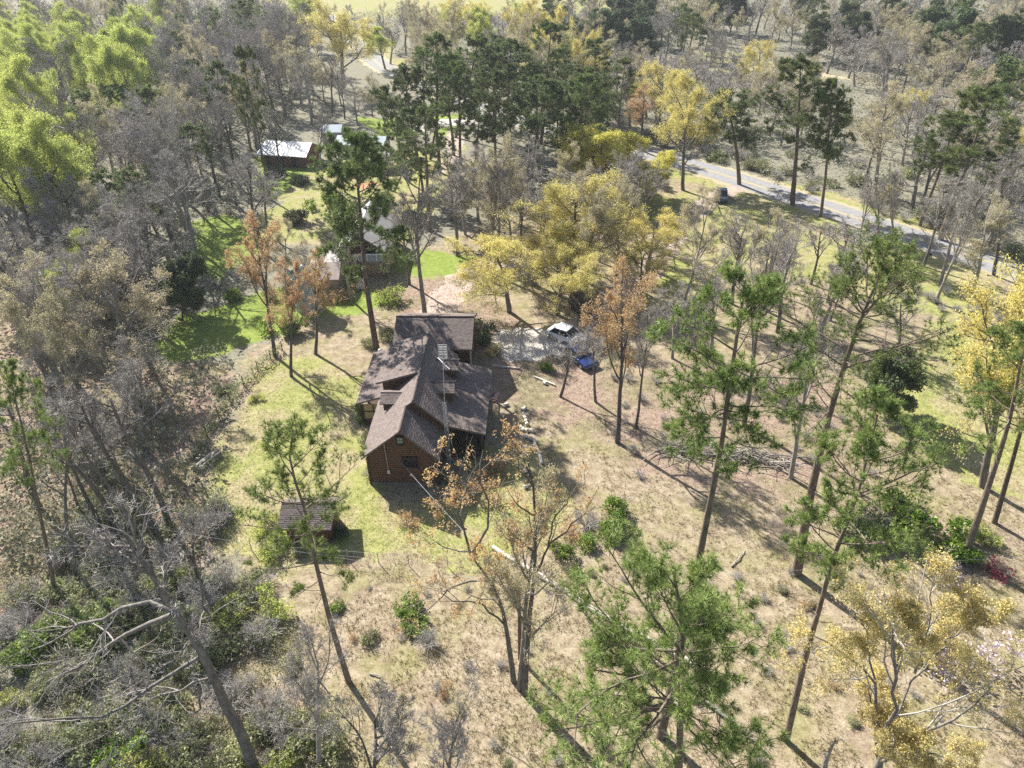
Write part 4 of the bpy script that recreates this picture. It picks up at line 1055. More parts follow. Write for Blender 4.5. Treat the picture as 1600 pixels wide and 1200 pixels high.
    ('budding',122.9,195.4,-0.3,11.5,9.7,6,38,9),('cedar',92.7,206,0.4,11.5,9.6,2,34,9),('budding',100.9,197,0.1,13.6,10.6,3,36,9),
    ('budding',97.1,144.1,0.6,11.9,7.8,2,39,9),('bare',110.7,214.1,-0.4,9.8,7.2,4,36,9),('pine',140.1,218.4,-0.2,11,7.6,2,38,9),
    ('bare',55.9,214.7,-0.3,10.3,9.3,7,31,9),('pine',84.6,220.3,-0.1,13.9,10.7,0,32,9),('budding',92.8,215.5,-0.7,10.2,9.5,0,34,9),
    ('budding',70.1,243.1,0,9.3,6.2,2,31,9),('budding',84.4,154.3,-0.4,12,11,6,36,9),('bare',124.7,230.6,0.4,9.9,8,1,37,9),
    ('pine',91.4,139.9,0.9,13.4,9.3,0,39,9),('budding',140.5,226.5,-0.1,10.7,8.7,7,38,9),('budding',81.6,226.8,-0.8,12.3,9.5,7,32,9),
    ('bare',81.4,197.3,1.6,11.6,10.7,7,34,9),('bare',26.4,223.5,-0.2,9.6,8.7,5,22,9),('bare',119.3,181.6,-0.1,9.7,6.8,7,39,9),
    ('pine',47.7,206,0.3,12.8,8.7,2,29,9),('budding',130.6,249.3,0.3,9.1,8.1,4,37,9),('cedar',126.3,239.6,-0.5,10.1,8.5,1,37,9),
    ('bare',23.1,241.7,0.3,9.1,6.6,1,22,9),('budding',103.5,155.1,-0.1,13.1,10.7,1,39,9),('bare',57,206.7,-0.1,9.8,9.2,5,31,9),
    ('bare',82.7,241.5,0.5,9.7,7.2,7,32,9),('cedar',82.8,212.9,-0.2,10.5,7.9,2,32,9),('budding',116,220.2,-0.5,11.8,9.5,1,37,9),
    ('bare',42.5,217,-0.1,13.4,11.4,7,28,9),('budding',45.8,242.7,-0.8,10,7.7,7,28,9),('bare',95.8,255.9,-0.5,9.3,8.3,7,32,9),
    ('budding',106.3,220.4,0.2,11.9,11,3,35,9),('budding',116.3,201.7,-0.4,12.4,10.6,3,37,9),('bare',67.5,248.8,-0.8,9.7,6.9,4,31,9),
    ('budding',124.1,248.4,-0.3,10.2,7.1,2,35,9),('bare',1.7,101.6,0.1,12.3,8.9,1,48,10),('bare',14.5,97.7,0.2,12.1,8.3,7,46,10),
    ('budding',13.4,83.4,0.7,13.3,9.4,0,46,10),('budding',-6.3,98.9,0,10.7,8.3,0,49,10),('budding',-2.3,97.6,-0,11,7.9,3,48,10),
    ('bare',6.1,89.7,1.1,11.5,7.9,1,47,10),('bare',17.2,103.5,0.8,10.5,8,4,46,10),('budding',0.2,94.3,0.1,10.4,7.5,2,48,10),
    ('bare',8.8,96.8,0,10.2,7.4,2,47,10),('bare',18.3,94,-0.8,11.2,7.9,2,46,10),('budding',11.9,89,-0.3,10.2,7.7,2,47,10),
    ('budding',-3.2,108.2,1,10.1,6.9,1,48,10),('budding',9.2,79.6,-0.5,13.9,9.6,3,47,10),('bare',-4.6,103.7,0.1,11.6,8.2,2,49,10),
    ('bare',2.3,106.7,0.1,10.2,8,2,48,10),('bare',1.5,90.4,0.2,12.5,8.4,3,48,10),('bare',-8.6,104.3,-0.5,10.8,8.2,1,49,10),
    ('budding',8.6,102.6,-0.1,11.1,7.8,1,47,10),('bare',13.9,93.2,0.1,12.2,7.3,1,46,10),('bare',31.9,79.1,0.3,9.2,6.1,7,45,11),
    ('bare',36.3,72.4,0.3,9.8,6.1,7,45,11),('bare',37.7,76.8,0,10.7,8.3,7,45,11),('bare',37.3,81.5,0.2,8.7,6.8,4,45,11),
    ('bare',26.3,76.8,0.5,11.3,8.2,3,45,11),('budding',29.9,74.9,-1.3,11.7,9.3,0,45,11),('bare',33.8,68.7,-0.7,11.3,7.9,3,45,11),
    ('bare',29,82.5,-0.7,8.9,6.9,1,45,11),('bare',68.8,100.5,-0.6,9.6,6,7,42,12),('bare',63.9,95.8,-0.1,11,7.7,7,42,12),
    ('bare',63.4,101.1,0,8.5,5.3,4,42,12),('bare',68,94.7,0.2,8.5,5.5,4,42,12),('bare',65,91.8,-0.3,9.3,6,7,42,12),
    ('budding',54.7,77.2,0.5,11.8,9.8,3,42,12),('bare',-29.2,163.8,0.8,9.1,5.5,0,23,13),('bare',-31.3,157.2,-0.7,9.9,6.2,2,16,13),
    ('budding',-37.6,173.4,-0.4,9.9,6.1,2,16,13),('bare',-34.9,162.2,0.8,9.7,6.8,4,16,13),('budding',-41.9,175.9,0.2,9.3,6.8,1,16,13),
    ('budding',-25.5,157.5,-0.9,10,7.9,0,23,13),('cedar',64.7,263,0.1,9.3,8,1,31,14),('cedar',39.5,265.5,-0.3,11.2,8.6,7,22,14),
    ('pine',140.1,258.6,1,10.1,8.8,1,37,14),('bare',89.6,255.7,0.2,10.2,10.1,5,32,14),('bare',35.1,255.8,1.1,9.1,7.7,2,22,14),
    ('bare',109.3,251,0.7,10,7.7,7,35,14),('pine',41.6,250.5,-0.1,10,7,0,28,14),('budding',92.3,240.2,-1.3,9,6.6,4,32,14),
    ('budding',169.4,270.8,-0.2,11.4,8.1,7,38,14),('cedar',71.8,255.9,-0.2,12.7,10.3,2,31,14),('budding',15.1,257.7,0.5,10.1,9.5,2,21,14),
    ('bare',69.3,285.7,-0.9,9.9,9,1,31,14),('cedar',119.4,242.6,0.5,9.1,7.3,2,35,14),('pine',113.1,268,-0.6,11.9,11.9,1,35,14),
    ('pine',11.8,236,0.2,12.9,9.9,1,21,14),('budding',155.5,274.7,0.9,10.7,9.4,7,37,14),('bare',118.9,264.9,0.6,9.8,8.3,7,35,14),
    ('cedar',35.6,248.1,0.1,10.9,10.3,7,22,14),('bare',113.3,281.2,0.1,9.2,8.3,4,32,14),('budding',23.9,293.6,0.6,9.3,8.5,1,22,14),
    ('bare',17.8,250.2,0,10.6,9.3,1,21,14),('budding',129.4,214.8,0.7,12.7,12.1,1,38,14),('cedar',100.5,278.2,0.2,9.9,7.2,1,32,14),
    ('bare',132.4,274,1.4,11.2,9.9,7,35,14),('bare',78.1,249.8,1.1,13.4,10.9,1,32,14),('cedar',50,286.3,-0.9,9.7,8.7,4,28,14),
    ('budding',123.7,255.8,-0.2,9.9,8,7,35,14),('bare',25.9,248.8,-0.1,12.6,11.4,3,22,14),('budding',26.9,271,0.1,9.8,8,7,22,14),
    ('bare',135.9,266.6,-0.5,11.9,11.6,2,35,14),('budding',156.8,261.6,0.7,9.9,8.6,4,38,14),('cedar',41.7,275.3,-0.9,9.4,8.9,2,22,14),
    ('bare',20.4,262.3,0.3,10.7,10.3,2,21,14),('cedar',73.9,281.6,1,9.4,8.8,5,31,14),('budding',84.6,262.9,0.8,12.7,10.2,1,32,14),
    ('budding',58.7,240.9,0.1,11.5,8.9,1,31,14),('budding',149.9,231.5,0.5,12.6,10,2,38,14),('pine',28.3,283.9,0.1,9.8,7.8,1,22,14),
    ('budding',58,248,-0.4,13.4,9.5,2,29,14),('pine',17.1,277,-0.2,11,10.1,4,21,14),('pine',136.3,286.5,0.8,9.8,8.4,2,35,14),
    ('pine',112,258.2,-0.5,9.8,7.7,4,35,14),('cedar',117.1,248.6,1.2,10.8,7.7,1,35,14),('budding',105.2,268.7,-1.1,9.2,9,5,32,14),
    ('bare',71.9,236.8,0.6,12.5,8.8,2,31,14),('budding',55.5,268.4,0.3,10.3,9.6,2,28,14),('budding',12.3,244.7,-0.3,11.8,10.1,7,21,14),
    ('budding',54.8,278.8,0.7,10.7,10,3,28,14),('bare',160.9,268.2,0.5,10.7,10.5,1,38,14),('bare',67.2,268.5,-0.6,12.1,10.3,7,31,14),
    ('budding',61.7,285,0.8,9.9,7.5,7,29,14),('budding',42,258.7,0.9,9.4,6.9,7,28,14),('budding',161.9,253.5,0.6,11.5,9.7,7,38,14),
    ('pine',126.7,224.8,-0.9,13.2,10.7,3,37,14),('bare',144.8,263.6,1.2,9.9,9.3,4,37,14),('bare',119.6,285.2,-0,10.1,7.3,1,35,14),
    ('bare',153.2,243.9,-0.4,11.4,10.2,3,38,14),('bare',164.9,259.5,0.2,10.2,9.6,2,38,14),('pine',164.7,277.1,0.4,10.4,7.4,1,38,14),
    ('budding',30.3,261.3,0.4,12.4,12.1,2,22,14),('cedar',101.2,241.2,-0.2,10.4,8,1,34,14),('pine',12.7,220.4,-0.7,13.6,10.3,3,21,14),
    ('budding',-164.7,280.9,-0.6,11.6,9,4,0,15),('lime',-112.4,269.5,0.8,13.5,10.5,2,6,15),('bare',-101.8,273.3,-0.4,12.9,9.5,7,8,15),
    ('lime',-156.9,254.1,-0.1,12.8,8.8,1,0,15),('budding',-103.7,255.2,-0.4,13.2,11,5,6,15),('pine',-153.8,266.4,-0.2,13,9.3,0,0,15),
    ('pine',-86.3,275,-0.3,11.2,9.1,1,13,15),('budding',-76,272,-0.7,11.2,8.1,4,13,15),('lime',-59.1,238.7,-0.5,14.7,10.9,1,15,15),
    ('budding',-144.8,260.4,-0.4,11.8,9.8,2,0,15),('bare',-145.6,277.8,0.6,12.8,10.4,5,1,15),('lime',-134.9,282.5,-0.6,11.5,7.5,1,6,15),
    ('budding',-136,265.7,-0.2,15.2,9.6,1,1,15),('bare',-132.6,257.9,-0.1,13.1,8.2,7,1,15),('budding',-142,295,-0.4,11.9,9,4,1,15),
    ('budding',-127.2,265.2,-0.9,12.9,8.1,2,1,15),('bare',-138.8,240.1,0.6,13.8,10.1,6,0,15),('budding',-123,274.3,0.3,11.1,8.7,4,6,15),
    ('bare',-155,286.9,-0.6,11.1,8.2,4,1,15),('budding',-180,293.6,1.3,13,8.6,1,0,15),('budding',-138.6,274.2,-0.7,14.5,9,7,1,15),
    ('lime',-148.8,254.1,0.1,12.7,8,4,0,15),('bare',-130.4,272.8,0.5,13.4,8.5,1,6,15),('lime',-110.2,277.6,-0.4,11.5,8.7,0,8,15),
    ('lime',-103.9,248.2,-0.5,15.5,11.1,7,6,15),('budding',-121.2,254.4,-0.3,12.8,8.2,1,6,15),('bare',-92.9,283.4,-1.4,12.2,9.4,7,8,15),
    ('budding',-96.6,265.4,0.6,11.2,9.3,2,8,15),('pine',-62,253.3,0.1,13.9,9.8,0,15,15),('bare',-87.1,265.2,0.4,12.1,7.9,2,8,15),
    ('bare',-163.8,289.2,-0.3,12.6,10,7,0,15),('bare',-135.9,249.1,0.4,15.8,10.6,1,1,15),('budding',-161.6,264.1,0.8,15.7,11.9,3,0,15),
    ('lime',-66.6,275.1,0.6,11.5,7.5,2,15,15),('bare',-155.3,277.5,-2,11.9,9.5,2,0,15),('bare',-119.8,266.5,0,11.6,8.6,4,6,15),
    ('bare',-130,239,0.3,15.8,12.4,7,1,15),('budding',-104.8,264,0.4,12.1,8.8,1,8,15),('bare',-73.4,259.9,-0.5,11.3,9.5,4,13,15),
    ('budding',-115.8,235.4,-1.1,14.3,11,5,1,15),('bare',-173.2,301.7,1,12.3,9.6,7,0,15),('bare',-69.6,243.7,0,12.8,10.2,7,13,15),
    ('bare',-87.6,289.3,-0.3,11.8,7.2,7,13,15),('bare',-150.7,243.2,-0.3,14.1,11.9,1,0,15),('pine',7.2,149,-0.3,13.1,6.6,7,26,0),
    ('pine',0.3,127.3,0.1,16.5,9.6,7,26,0),('pine',0.5,140.6,-0.2,17.9,11.1,7,26,0),('pine',13.6,122.9,0.4,14.8,8,7,27,0),
    ('pine',16.4,137,-0.4,13,8.2,7,27,0),('pine',3.6,116.2,1.2,17,11.6,7,26,0),('pine',-11.6,100.4,0.7,16.8,10.6,3,49,0),
    ('pine',-8.5,130.1,0.1,16.3,10,2,24,0),('pine',-2.1,116.7,0.5,17.5,11.3,1,26,0),('pine',-10,135.7,0,15.7,9.8,4,24,0),
    ('pine',11.1,116.2,0.2,17,9.9,3,27,0),('pine',-2.9,144.2,1.1,16.2,11.1,2,25,0),('pine',-13.6,113.5,-0.3,13.8,7.6,2,23,0),
    ('pine',8,120.8,0.1,14.9,9.1,1,27,0),
]
for kind, x, y, lean, h, w, sz, pl, g in TREES:
    plant(kind, x, y, lean, h, w, NAMED[pl] if sz < 0 else (SIZES[sz] + ' ' + KINDS[kind] + ' ' + PLACES[pl]).strip(), GROUPS[g] if g >= 0 else None)

# trees close to the camera, each with its own limbs
GREY = ((-15.18, 22.19), [
    [(0.0,0.0,0.0),(0.12,0.0,4.3),(-0.1,0.0,6.31),(-0.15,0.0,9.24),(-0.22,0.0,11.48),(-0.39,0.0,12.81),(-0.7,0.0,14.23),(-0.84,0.0,16.02),(-1.11,0.0,17.5),(-1.3,0.0,18.71),(-1.42,-0.0,20.05)],
    [(-0.7,0.0,14.23),(-1.64,0.15,14.98),(-2.3,0.22,14.81),(-4.07,0.43,13.77),(-5.68,0.62,12.86),(-7.3,0.82,11.66),(-8.99,1.02,10.41)],
    [(-0.85,0.0,14.09),(-2.11,0.15,13.38),(-3.62,0.35,12.2),(-5.31,0.57,10.67),(-6.5,0.72,9.71),(-8.29,0.93,8.65),(-9.91,1.13,7.27)],
    [(-0.45,0.0,10.82),(-1.23,-0.37,10.34),(-1.92,-0.67,10.04),(-2.71,-1.01,9.79),(-3.34,-1.3,9.57),(-3.87,-1.6,9.26),(-5.01,-2.07,9.4),(-6.1,-2.49,10.04),(-7.33,-3.01,10.78),(-8.17,-3.43,11.0)],
    [(-0.41,0.0,9.08),(-1.11,-0.11,8.73),(-2.22,-0.27,8.62),(-3.27,-0.44,8.09),(-4.45,-0.63,7.7),(-5.39,-0.81,7.05)],
    [(-1.09,0.0,8.56),(-1.73,0.46,6.03),(-2.62,0.73,4.71),(-3.63,1.02,3.32)],
    [(-0.84,0.0,16.02),(-0.76,-0.27,17.38),(-1.64,-0.57,18.15),(-2.38,-0.84,18.87)],
    [(0.06,0.0,11.82),(0.28,0.67,13.58),(0.41,1.23,15.2),(0.46,1.54,16.16)],
    [(-0.94,0.0,16.66),(-0.84,-0.42,18.75),(0.26,-1.01,21.56),(0.86,-1.23,22.44)],
    [(-0.57,0.0,13.05),(-1.15,0.18,11.35),(-2.21,0.39,9.52)],
])
FORK = ((-0.22, 27.6), [
    [(0.0,0.0,0.0),(-0.2,0.0,2.98),(-0.35,0.0,5.04),(-0.54,0.0,6.93),(-0.8,0.0,8.35),(-1.23,0.0,9.72),(-1.73,0.0,10.78),(-2.21,-0.0,11.82)],
    [(-2.21,-0.0,11.82),(-2.35,-0.21,13.75),(-2.52,-0.38,15.32),(-2.27,-0.54,16.8),(-2.04,-0.7,18.21)],
    [(-2.27,-0.0,12.07),(-3.43,0.3,12.13),(-4.48,0.57,12.27),(-5.18,0.77,12.57)],
    [(-2.35,0.0,13.78),(-3.04,-0.17,15.12),(-3.45,-0.29,16.15),(-4.03,-0.4,16.92)],
    [(-0.35,0.0,5.04),(-0.95,-0.36,6.83),(-1.39,-0.61,8.01),(-1.96,-0.82,8.84),(-2.98,-1.11,9.49),(-3.78,-1.37,10.36)],
    [(-1.23,0.0,9.72),(-2.15,0.22,9.48),(-3.3,0.53,8.61),(-4.58,0.98,6.68),(-5.51,1.32,5.08)],
    [(-2.56,0.0,14.95),(-3.19,-0.17,15.36),(-3.8,-0.35,15.77)],
    [(-0.57,-0.0,7.22),(-1.11,0.31,7.97),(-2.24,0.59,7.67),(-3.84,1.01,6.32)],
    [(-2.21,-0.0,11.82),(-1.27,-0.23,13.75),(-1.03,-0.46,15.81),(-1.44,-0.65,17.52),(-1.19,-0.93,19.98)],
])
TAN = ((0.45, 26.69), [
    [(0.0,0.0,0.0),(0.09,0.0,3.29),(0.29,0.0,7.64),(0.57,0.0,10.96),(0.63,0.0,13.91),(0.53,0.0,17.39),(0.25,0.0,19.12)],
    [(0.57,0.0,11.12),(1.32,0.28,13.02),(2.42,0.48,14.07),(3.71,0.71,15.42)],
    [(0.63,0.0,13.91),(1.07,0.47,15.27),(2.06,0.82,16.02),(3.21,1.16,16.56)],
    [(0.53,0.0,17.39),(-0.22,-0.18,18.89),(-0.5,-0.38,20.62)],
    [(0.6,0.0,12.47),(-0.09,0.4,13.5),(-0.92,0.72,14.15)],
    [(1.3,0.0,13.32),(1.64,-0.61,16.31),(2.2,-0.96,17.91)],
])
CATKIN = ((20.08, 21.19), [
    [(0.0,0.0,-0.0),(-0.28,0.0,2.37),(-0.56,0.0,3.66)],
    [(-0.48,0.0,3.34),(-0.76,0.43,4.16),(-0.98,1.33,6.28),(-1.19,1.62,6.98),(-1.85,2.02,7.81),(-2.8,2.34,8.1),(-3.49,2.63,8.64),(-4.09,2.84,8.91),(-4.95,3.1,9.13)],
    [(-0.56,0.0,3.66),(-0.88,-0.26,6.23),(-1.44,-0.5,8.61),(-2.47,-0.84,11.73),(-3.22,-1.08,13.99),(-4.03,-1.32,16.07)],
    [(-0.65,0.0,5.79),(-0.08,0.43,6.8),(0.11,0.91,8.01),(0.49,1.24,8.88),(1.28,1.46,9.33),(2.53,1.72,9.36)],
    [(-0.72,0.0,9.94),(-0.45,0.63,11.56),(-0.32,1.1,12.86),(-0.46,1.66,14.48)],
    [(-0.48,0.0,3.34),(0.93,-0.51,3.59),(2.03,-0.95,3.73),(3.34,-1.55,3.86)],
    [(1.18,0.0,2.96),(0.67,-0.47,5.65),(1.35,-0.81,7.09),(1.71,-1.22,9.13),(1.61,-1.65,11.34)],
    [(-2.53,0.0,9.47),(-2.88,0.55,10.74),(-3.31,1.08,12.02),(-3.71,1.46,12.98)],
    [(-1.75,0.0,10.48),(-1.5,0.5,11.77),(-1.54,1.09,13.38)],
    [(-0.1,0.0,11.44),(1.12,0.51,12.65),(2.14,0.79,13.19)],
])
SNAG = ((17.17, 21.42), [
    [(0.0,0.0,0.0),(-0.18,0.0,2.04),(-0.1,0.0,3.64)],
    [(-0.18,0.0,2.04),(-0.39,0.16,2.28)],
    [(-0.13,0.0,3.33),(0.41,0.08,3.67),(0.83,0.13,3.7)],
])
NEARPINE = ((8.27, 18.53), [
    [(0.0,0.0,0.0),(-0.6,0.0,7.27),(-1.69,0.0,18.06),(-2.08,0.0,21.01),(-2.36,0.0,22.21)],
    [(-1.41,0.0,12.16),(-2.28,0.11,11.76),(-3.13,0.29,10.23),(-4.1,0.43,9.51),(-5.0,0.55,9.85),(-5.89,0.69,10.34),(-6.92,0.81,10.52)],
    [(-1.33,0.0,11.92),(-1.89,0.41,9.72),(-2.78,0.72,8.42),(-3.92,1.01,7.66)],
    [(-1.55,0.0,15.81),(-3.11,0.42,15.4),(-4.67,0.84,15.38)],
    [(-1.46,0.0,13.82),(-3.21,0.48,13.39),(-4.83,0.91,13.26)],
])
def special(name, cat, spec, label, parts):
    return put(name, parts, (spec[0][0], spec[0][1], -.1), Quaternion(), (1, 1, 1), label, cat)
special('bare_tree', 'bare tree', GREY, 'large leaning bare tree with long pale limbs reaching left over the brush at the bottom',
        meshes_decid('leaning', 201, M['mid_bark'], M['twig'], h=21, w=6, fork=.62, limbs=6, lv=(6, 5, 4, 2), r0=.34, trunk=GREY[1][0], extra=GREY[1][1:], up=.04))
special('budding_tree', 'budding tree', FORK, 'thin orange budding tree with a forked dark trunk, left of the utility pole',
        meshes_decid('fork', 202, M['dark_bark'], M['brown_twig'], M['orange_leaf'], 8, .10, .06, .42, h=19, w=5, fork=.6, limbs=3, lv=(4, 4, 3), r0=.2, trunk=FORK[1][0], extra=FORK[1][1:]))
special('budding_tree', 'budding tree', TAN, 'tan budding tree whose dark trunk stands directly behind the utility pole',
        meshes_decid('tan', 203, M['dark_bark'], M['brown_twig'], M['orange_leaf'], 8, .10, .055, .45, h=19, w=6, fork=.55, limbs=4, lv=(4, 3, 3), r0=.19, trunk=TAN[1][0], extra=TAN[1][1:]))
special('budding_tree', 'budding tree', CATKIN, 'pale grey limbed tree with yellow catkins filling the lower right corner',
        meshes_decid('catkin', 204, M['grey_bark'], M['pale_twig'], M['catkin_leaf'], 10, .10, .052, .75, h=15, w=7, fork=.3, limbs=4, lv=(6, 5, 4, 3), r0=.3, trunk=CATKIN[1][0], extra=CATKIN[1][1:]))
special('bare_tree', 'snag', SNAG, 'broken topped dead snag at the bottom edge beside the yellow catkin tree',
        meshes_decid('snag', 205, M['grey_bark'], M['pale_twig'], h=6, w=1, fork=.7, limbs=2, lv=(2, 2), r0=.2, trunk=SNAG[1][0], extra=SNAG[1][1:]))
special('pine_tree', 'pine tree', NEARPINE, 'nearest pine with long fresh green needles at the bottom of the picture',
        meshes_pine('near_pine', 206, M['fresh_needle'], h=22, base=.42, rad=5.0, limbs=34, sec=8, ter=5, per=26, nl=.36, nw=.024, r0=.26,
                    trunk=[p if i < 3 else (p[0], p[1], p[2] - 1.6) for i, p in enumerate(NEARPINE[1][0])], extra=NEARPINE[1][1:], bias=(-.6, -.1)))

def hero_pine(x, y, line, seed, base, rad, limbs, sec, per, r0, label, bias=None):
    special('pine_tree', 'pine tree', ((x, y), None), label,
            meshes_pine('hero_pine', seed, M['mid_needle'], base=base, rad=rad, limbs=limbs, sec=sec, ter=4, per=per, nl=.27, nw=.024, r0=r0, trunk=line, bias=bias))
hero_pine(20.5, 35.9, [(0, 0, 0), (-.6, .1, 7), (-.94, .1, 14.2), (-.88, 0, 19.5), (-.86, -.1, 21.6), (-.3, 0, 24.7)], 301, .60, 5.4, 34, 7, 20, .36,
          'tall pine with a bare lower trunk and forked crown left of the bright green bushes')
hero_pine(8.43, 23.84, [(0, 0, 0), (.3, .1, 11), (.38, .1, 22), (.2, 0, 25.4), (.07, 0, 30)], 302, .72, 3.0, 30, 7, 22, .29,
          'tall slender pine rising beside the brush pile of cut branches')
hero_pine(15.74, 23.43, [(0, 0, 0), (-.5, .1, 8), (-.8, .1, 15.7), (-.73, 0, 19.6), (-1.05, 0, 24.1)], 303, .62, 3.3, 30, 7, 22, .21,
          'pine with a low green crown in front of the bright green bushes', (.35, 0))
hero_pine(-10.75, 27.81, [(0, 0, 0), (-.25, 0, 6), (-.3, .1, 11.5), (-.13, 0, 15), (-.4, 0, 18.4), (.2, 0, 20.5)], 304, .44, 3.4, 28, 5, 22, .20,
          'thin leaning pine with sparse tufts in front of the small shed')

# ---------------------------------------------------------------- log cabin (local frame: u right, v back, z up)
HOUSE = empty('log_cabin', (-12.016, 46.393, 0), -math.radians(2.45), 'brown log cabin with steep shingled roofs, gabled dormers and a shaded porch', 'log cabin')
def lerp(a, b, t): return tuple(a[i] + (b[i] - a[i]) * t for i in range(3))
def shingle_rows(mb, q, seed, expo=.15, tab=.3):
    """individual shingle tabs laid in lapped courses over a roof plane q = eave start, eave end, ridge end, ridge start"""
    r = random.Random(seed)
    a0, b0, b1, a1 = [Vector(p) for p in q]
    nrm = (b0 - a0).cross(a1 - a0).normalized()
    if nrm.z < 0: nrm = -nrm
    n = max(1, int((a1 - a0).length / expo))
    for k in range(n):
        t0, t1 = k / n, min(1.0, (k + 1.12) / n)
        p0, p1, p2, p3 = a0.lerp(a1, t0), b0.lerp(b1, t0), b0.lerp(b1, t1), a0.lerp(a1, t1)
        ln = (p1 - p0).length
        m = max(1, int(round(ln / tab)))
        off = (k % 2) * .5 + r.uniform(-.1, .1)
        cuts = [0.0] + [min(max((j + off) / m, 0), 1) for j in range(1, m)] + [1.0]
        for j in range(len(cuts) - 1):
            s0, s1 = cuts[j] + .008 / max(ln, .1), cuts[j + 1] - .008 / max(ln, .1)
            if s1 - s0 < .01 / max(ln, .1): continue
            lift = .022 + r.uniform(0, .012)
            d = r.uniform(-.012, .012)
            dn = (p0 - p3).normalized() * d
            A, B = p0.lerp(p1, s0) + nrm * lift + dn, p0.lerp(p1, s1) + nrm * lift + dn
            Cc, Dd = p3.lerp(p2, s1) + nrm * .006, p3.lerp(p2, s0) + nrm * .006
            A2, B2 = A - nrm * .02, B - nrm * .02
            tnt = min(1, max(0, r.gauss(.5, .2)))
            mb.mesh([A, B, Cc, Dd, A2, B2], [(0, 1, 2, 3), (4, 5, 1, 0)], tnt)
def roof(parent, quads_, seed, th=.16, trim='trim'):
    m = MB()
    for q in quads_: m.slab(q, th)
    ro = m.build('roof', M[trim], parent)
    s = MB()
    for i, q in enumerate(quads_): shingle_rows(s, q, seed + i)
    so = s.build('shingles', M['shingle'], ro, tint=True)
    so['kind'] = 'stuff'
    return ro
def cap(ro, a, b, r=.085):
    o = tube('ridge_cap', M['ridge_shade'], ro, a, b, r, r, 6)
    return o
zL = lambda u: 3.1 + .833 * (u + .46)      # left plane
zB = lambda u: 6.0 - 1.007 * (u - 3.02)    # front wing, right plane
zC = lambda u: 6.53 - .967 * (u - 3.65)    # main right plane
zD = lambda u: 4.0 - .273 * (u - 6.26)     # porch plane
zE = lambda u: 6.56 - .31 * (3.65 - u)     # shed dormer
# roofs
r1 = roof(HOUSE, [[(-.46, 7.9, 3.1), (-.46, -.4, 3.1), (3.02, -.4, 6.0), (3.02, 7.9, 6.0)],
                  [(3.02, 7.9, 6.0), (3.02, 2.95, 6.0), (3.65, 2.95, 6.53), (3.65, 7.9, 6.53)]], 1)
r1['label'] = 'long sunlit left roof slope'
r2 = roof(HOUSE, [[(6.0, -.4, zB(6.0)), (6.0, 3.33, zB(6.0)), (3.02, 3.33, 6.0), (3.02, -.4, 6.0)]], 5)
cap(r2, (3.02, -.42, 6.02), (3.02, 3.0, 6.02))
r3 = roof(HOUSE, [[(6.26, 2.95, 4.0), (6.26, 14, 4.0), (3.65, 14, 6.53), (3.65, 2.95, 6.53)]], 9)
cap(r3, (3.65, 2.93, 6.56), (3.65, 14.02, 6.58))
r4 = roof(HOUSE, [[(9.56, 2.95, 3.1), (9.56, 13, 3.1), (6.26, 13, 4.0), (6.26, 2.95, 4.0)]], 13)
r4['label'] = 'low sloped porch roof'
r5 = roof(HOUSE, [[(-.42, 14, zE(-.42)), (-.42, 7.3, zE(-.42)), (3.65, 7.3, zE(3.65)), (3.65, 14, zE(3.65))]], 17)
r6 = roof(HOUSE, [[(-2.66, 16.7, 2.6), (-2.66, 7.9, 2.6), (.1, 7.9, 3.5), (.1, 16.7, 3.5)]], 21)
r7 = roof(HOUSE, [[(-.45, 15.3, 3.9), (7.5, 15.3, 3.9), (7.5, 18.95, 5.5), (-.45, 18.95, 5.5)],
                  [(7.5, 22.6, 3.9), (-.45, 22.6, 3.9), (-.45, 18.95, 5.5), (7.5, 18.95, 5.5)]], 25)
cap(r7, (-.45, 18.95, 5.53), (7.5, 18.95, 5.53))
r7['label'] = 'cross gabled roof at the back'
# tube vents on the roofs
tube('roof_vent', M['white'], r6, (-1.15, 10.6, 3.15), (-.75, 10.35, 3.32), .09, .09, 8)
tube('roof_vent', M['steel'], r4, (8.9, 6.3, 3.2), (8.9, 6.3, 3.5), .05, .05, 8)
# logs
log_me = None
def logs(wall, rows, along, face, axis_, rad=.105):
    """one half-round log object per course: rows of (start, end, z)"""
    global log_me
    if log_me is None:
        m = MB(); m.tube((-.5, 0, 0), (.5, 0, 0), 1, 1, 8)
        log_me = bpy.data.meshes.new('log'); log_me.from_pydata(m.v, [], m.f); log_me.materials.append(M['log'])
        log_me.update()
    for s, e, z in rows:
        if e - s < .12: continue
        o = link('log', log_me, wall)
        o.scale = (e - s, rad * rnd.uniform(.85, 1.0), rad)
        o.location = ((s + e) / 2, face, z) if axis_ == 'u' else (face, (s + e) / 2, z)
        if axis_ == 'v': o.rotation_euler = (0, 0, math.pi / 2)
def cutrows(z0, z1, lo, hi, holes, step=.2):
    rows = []
    z = z0 + step / 2
    while z < z1:
        spans = [(lo(z), hi(z))]
        for a, b, c, d in holes:
            if c - .06 < z < d + .06:
                ns = []
                for s, e in spans:
                    if a > s: ns.append((s, min(e, a)))
                    if b < e: ns.append((max(s, b), e))
                spans = ns
        rows += [(s, e, z) for s, e in spans]
        z += step
    return rows
WIN_LOW, WIN_UP = (2.84, 4.18, 1.95, 2.98), (2.55, 3.2, 4.33, 5.15)
wf = one(lambda m: m.extrude([(0, .12, 0), (5.6, .12, 0), (5.6, .12, 3.1), (3.02, .12, 5.75), (0, .12, 3.25)], (0, .1, 0)), 'wall', M['dark_wood'], HOUSE)
wf['label'] = 'sunless gable end wall of stacked logs'
logs(wf, cutrows(.3, 5.7, lambda z: max(0, (z - 3.0) / .833 - .40), lambda z: min(5.6, 3.02 + (5.78 - z) / 1.007), [WIN_LOW, WIN_UP]), None, .03, 'u')
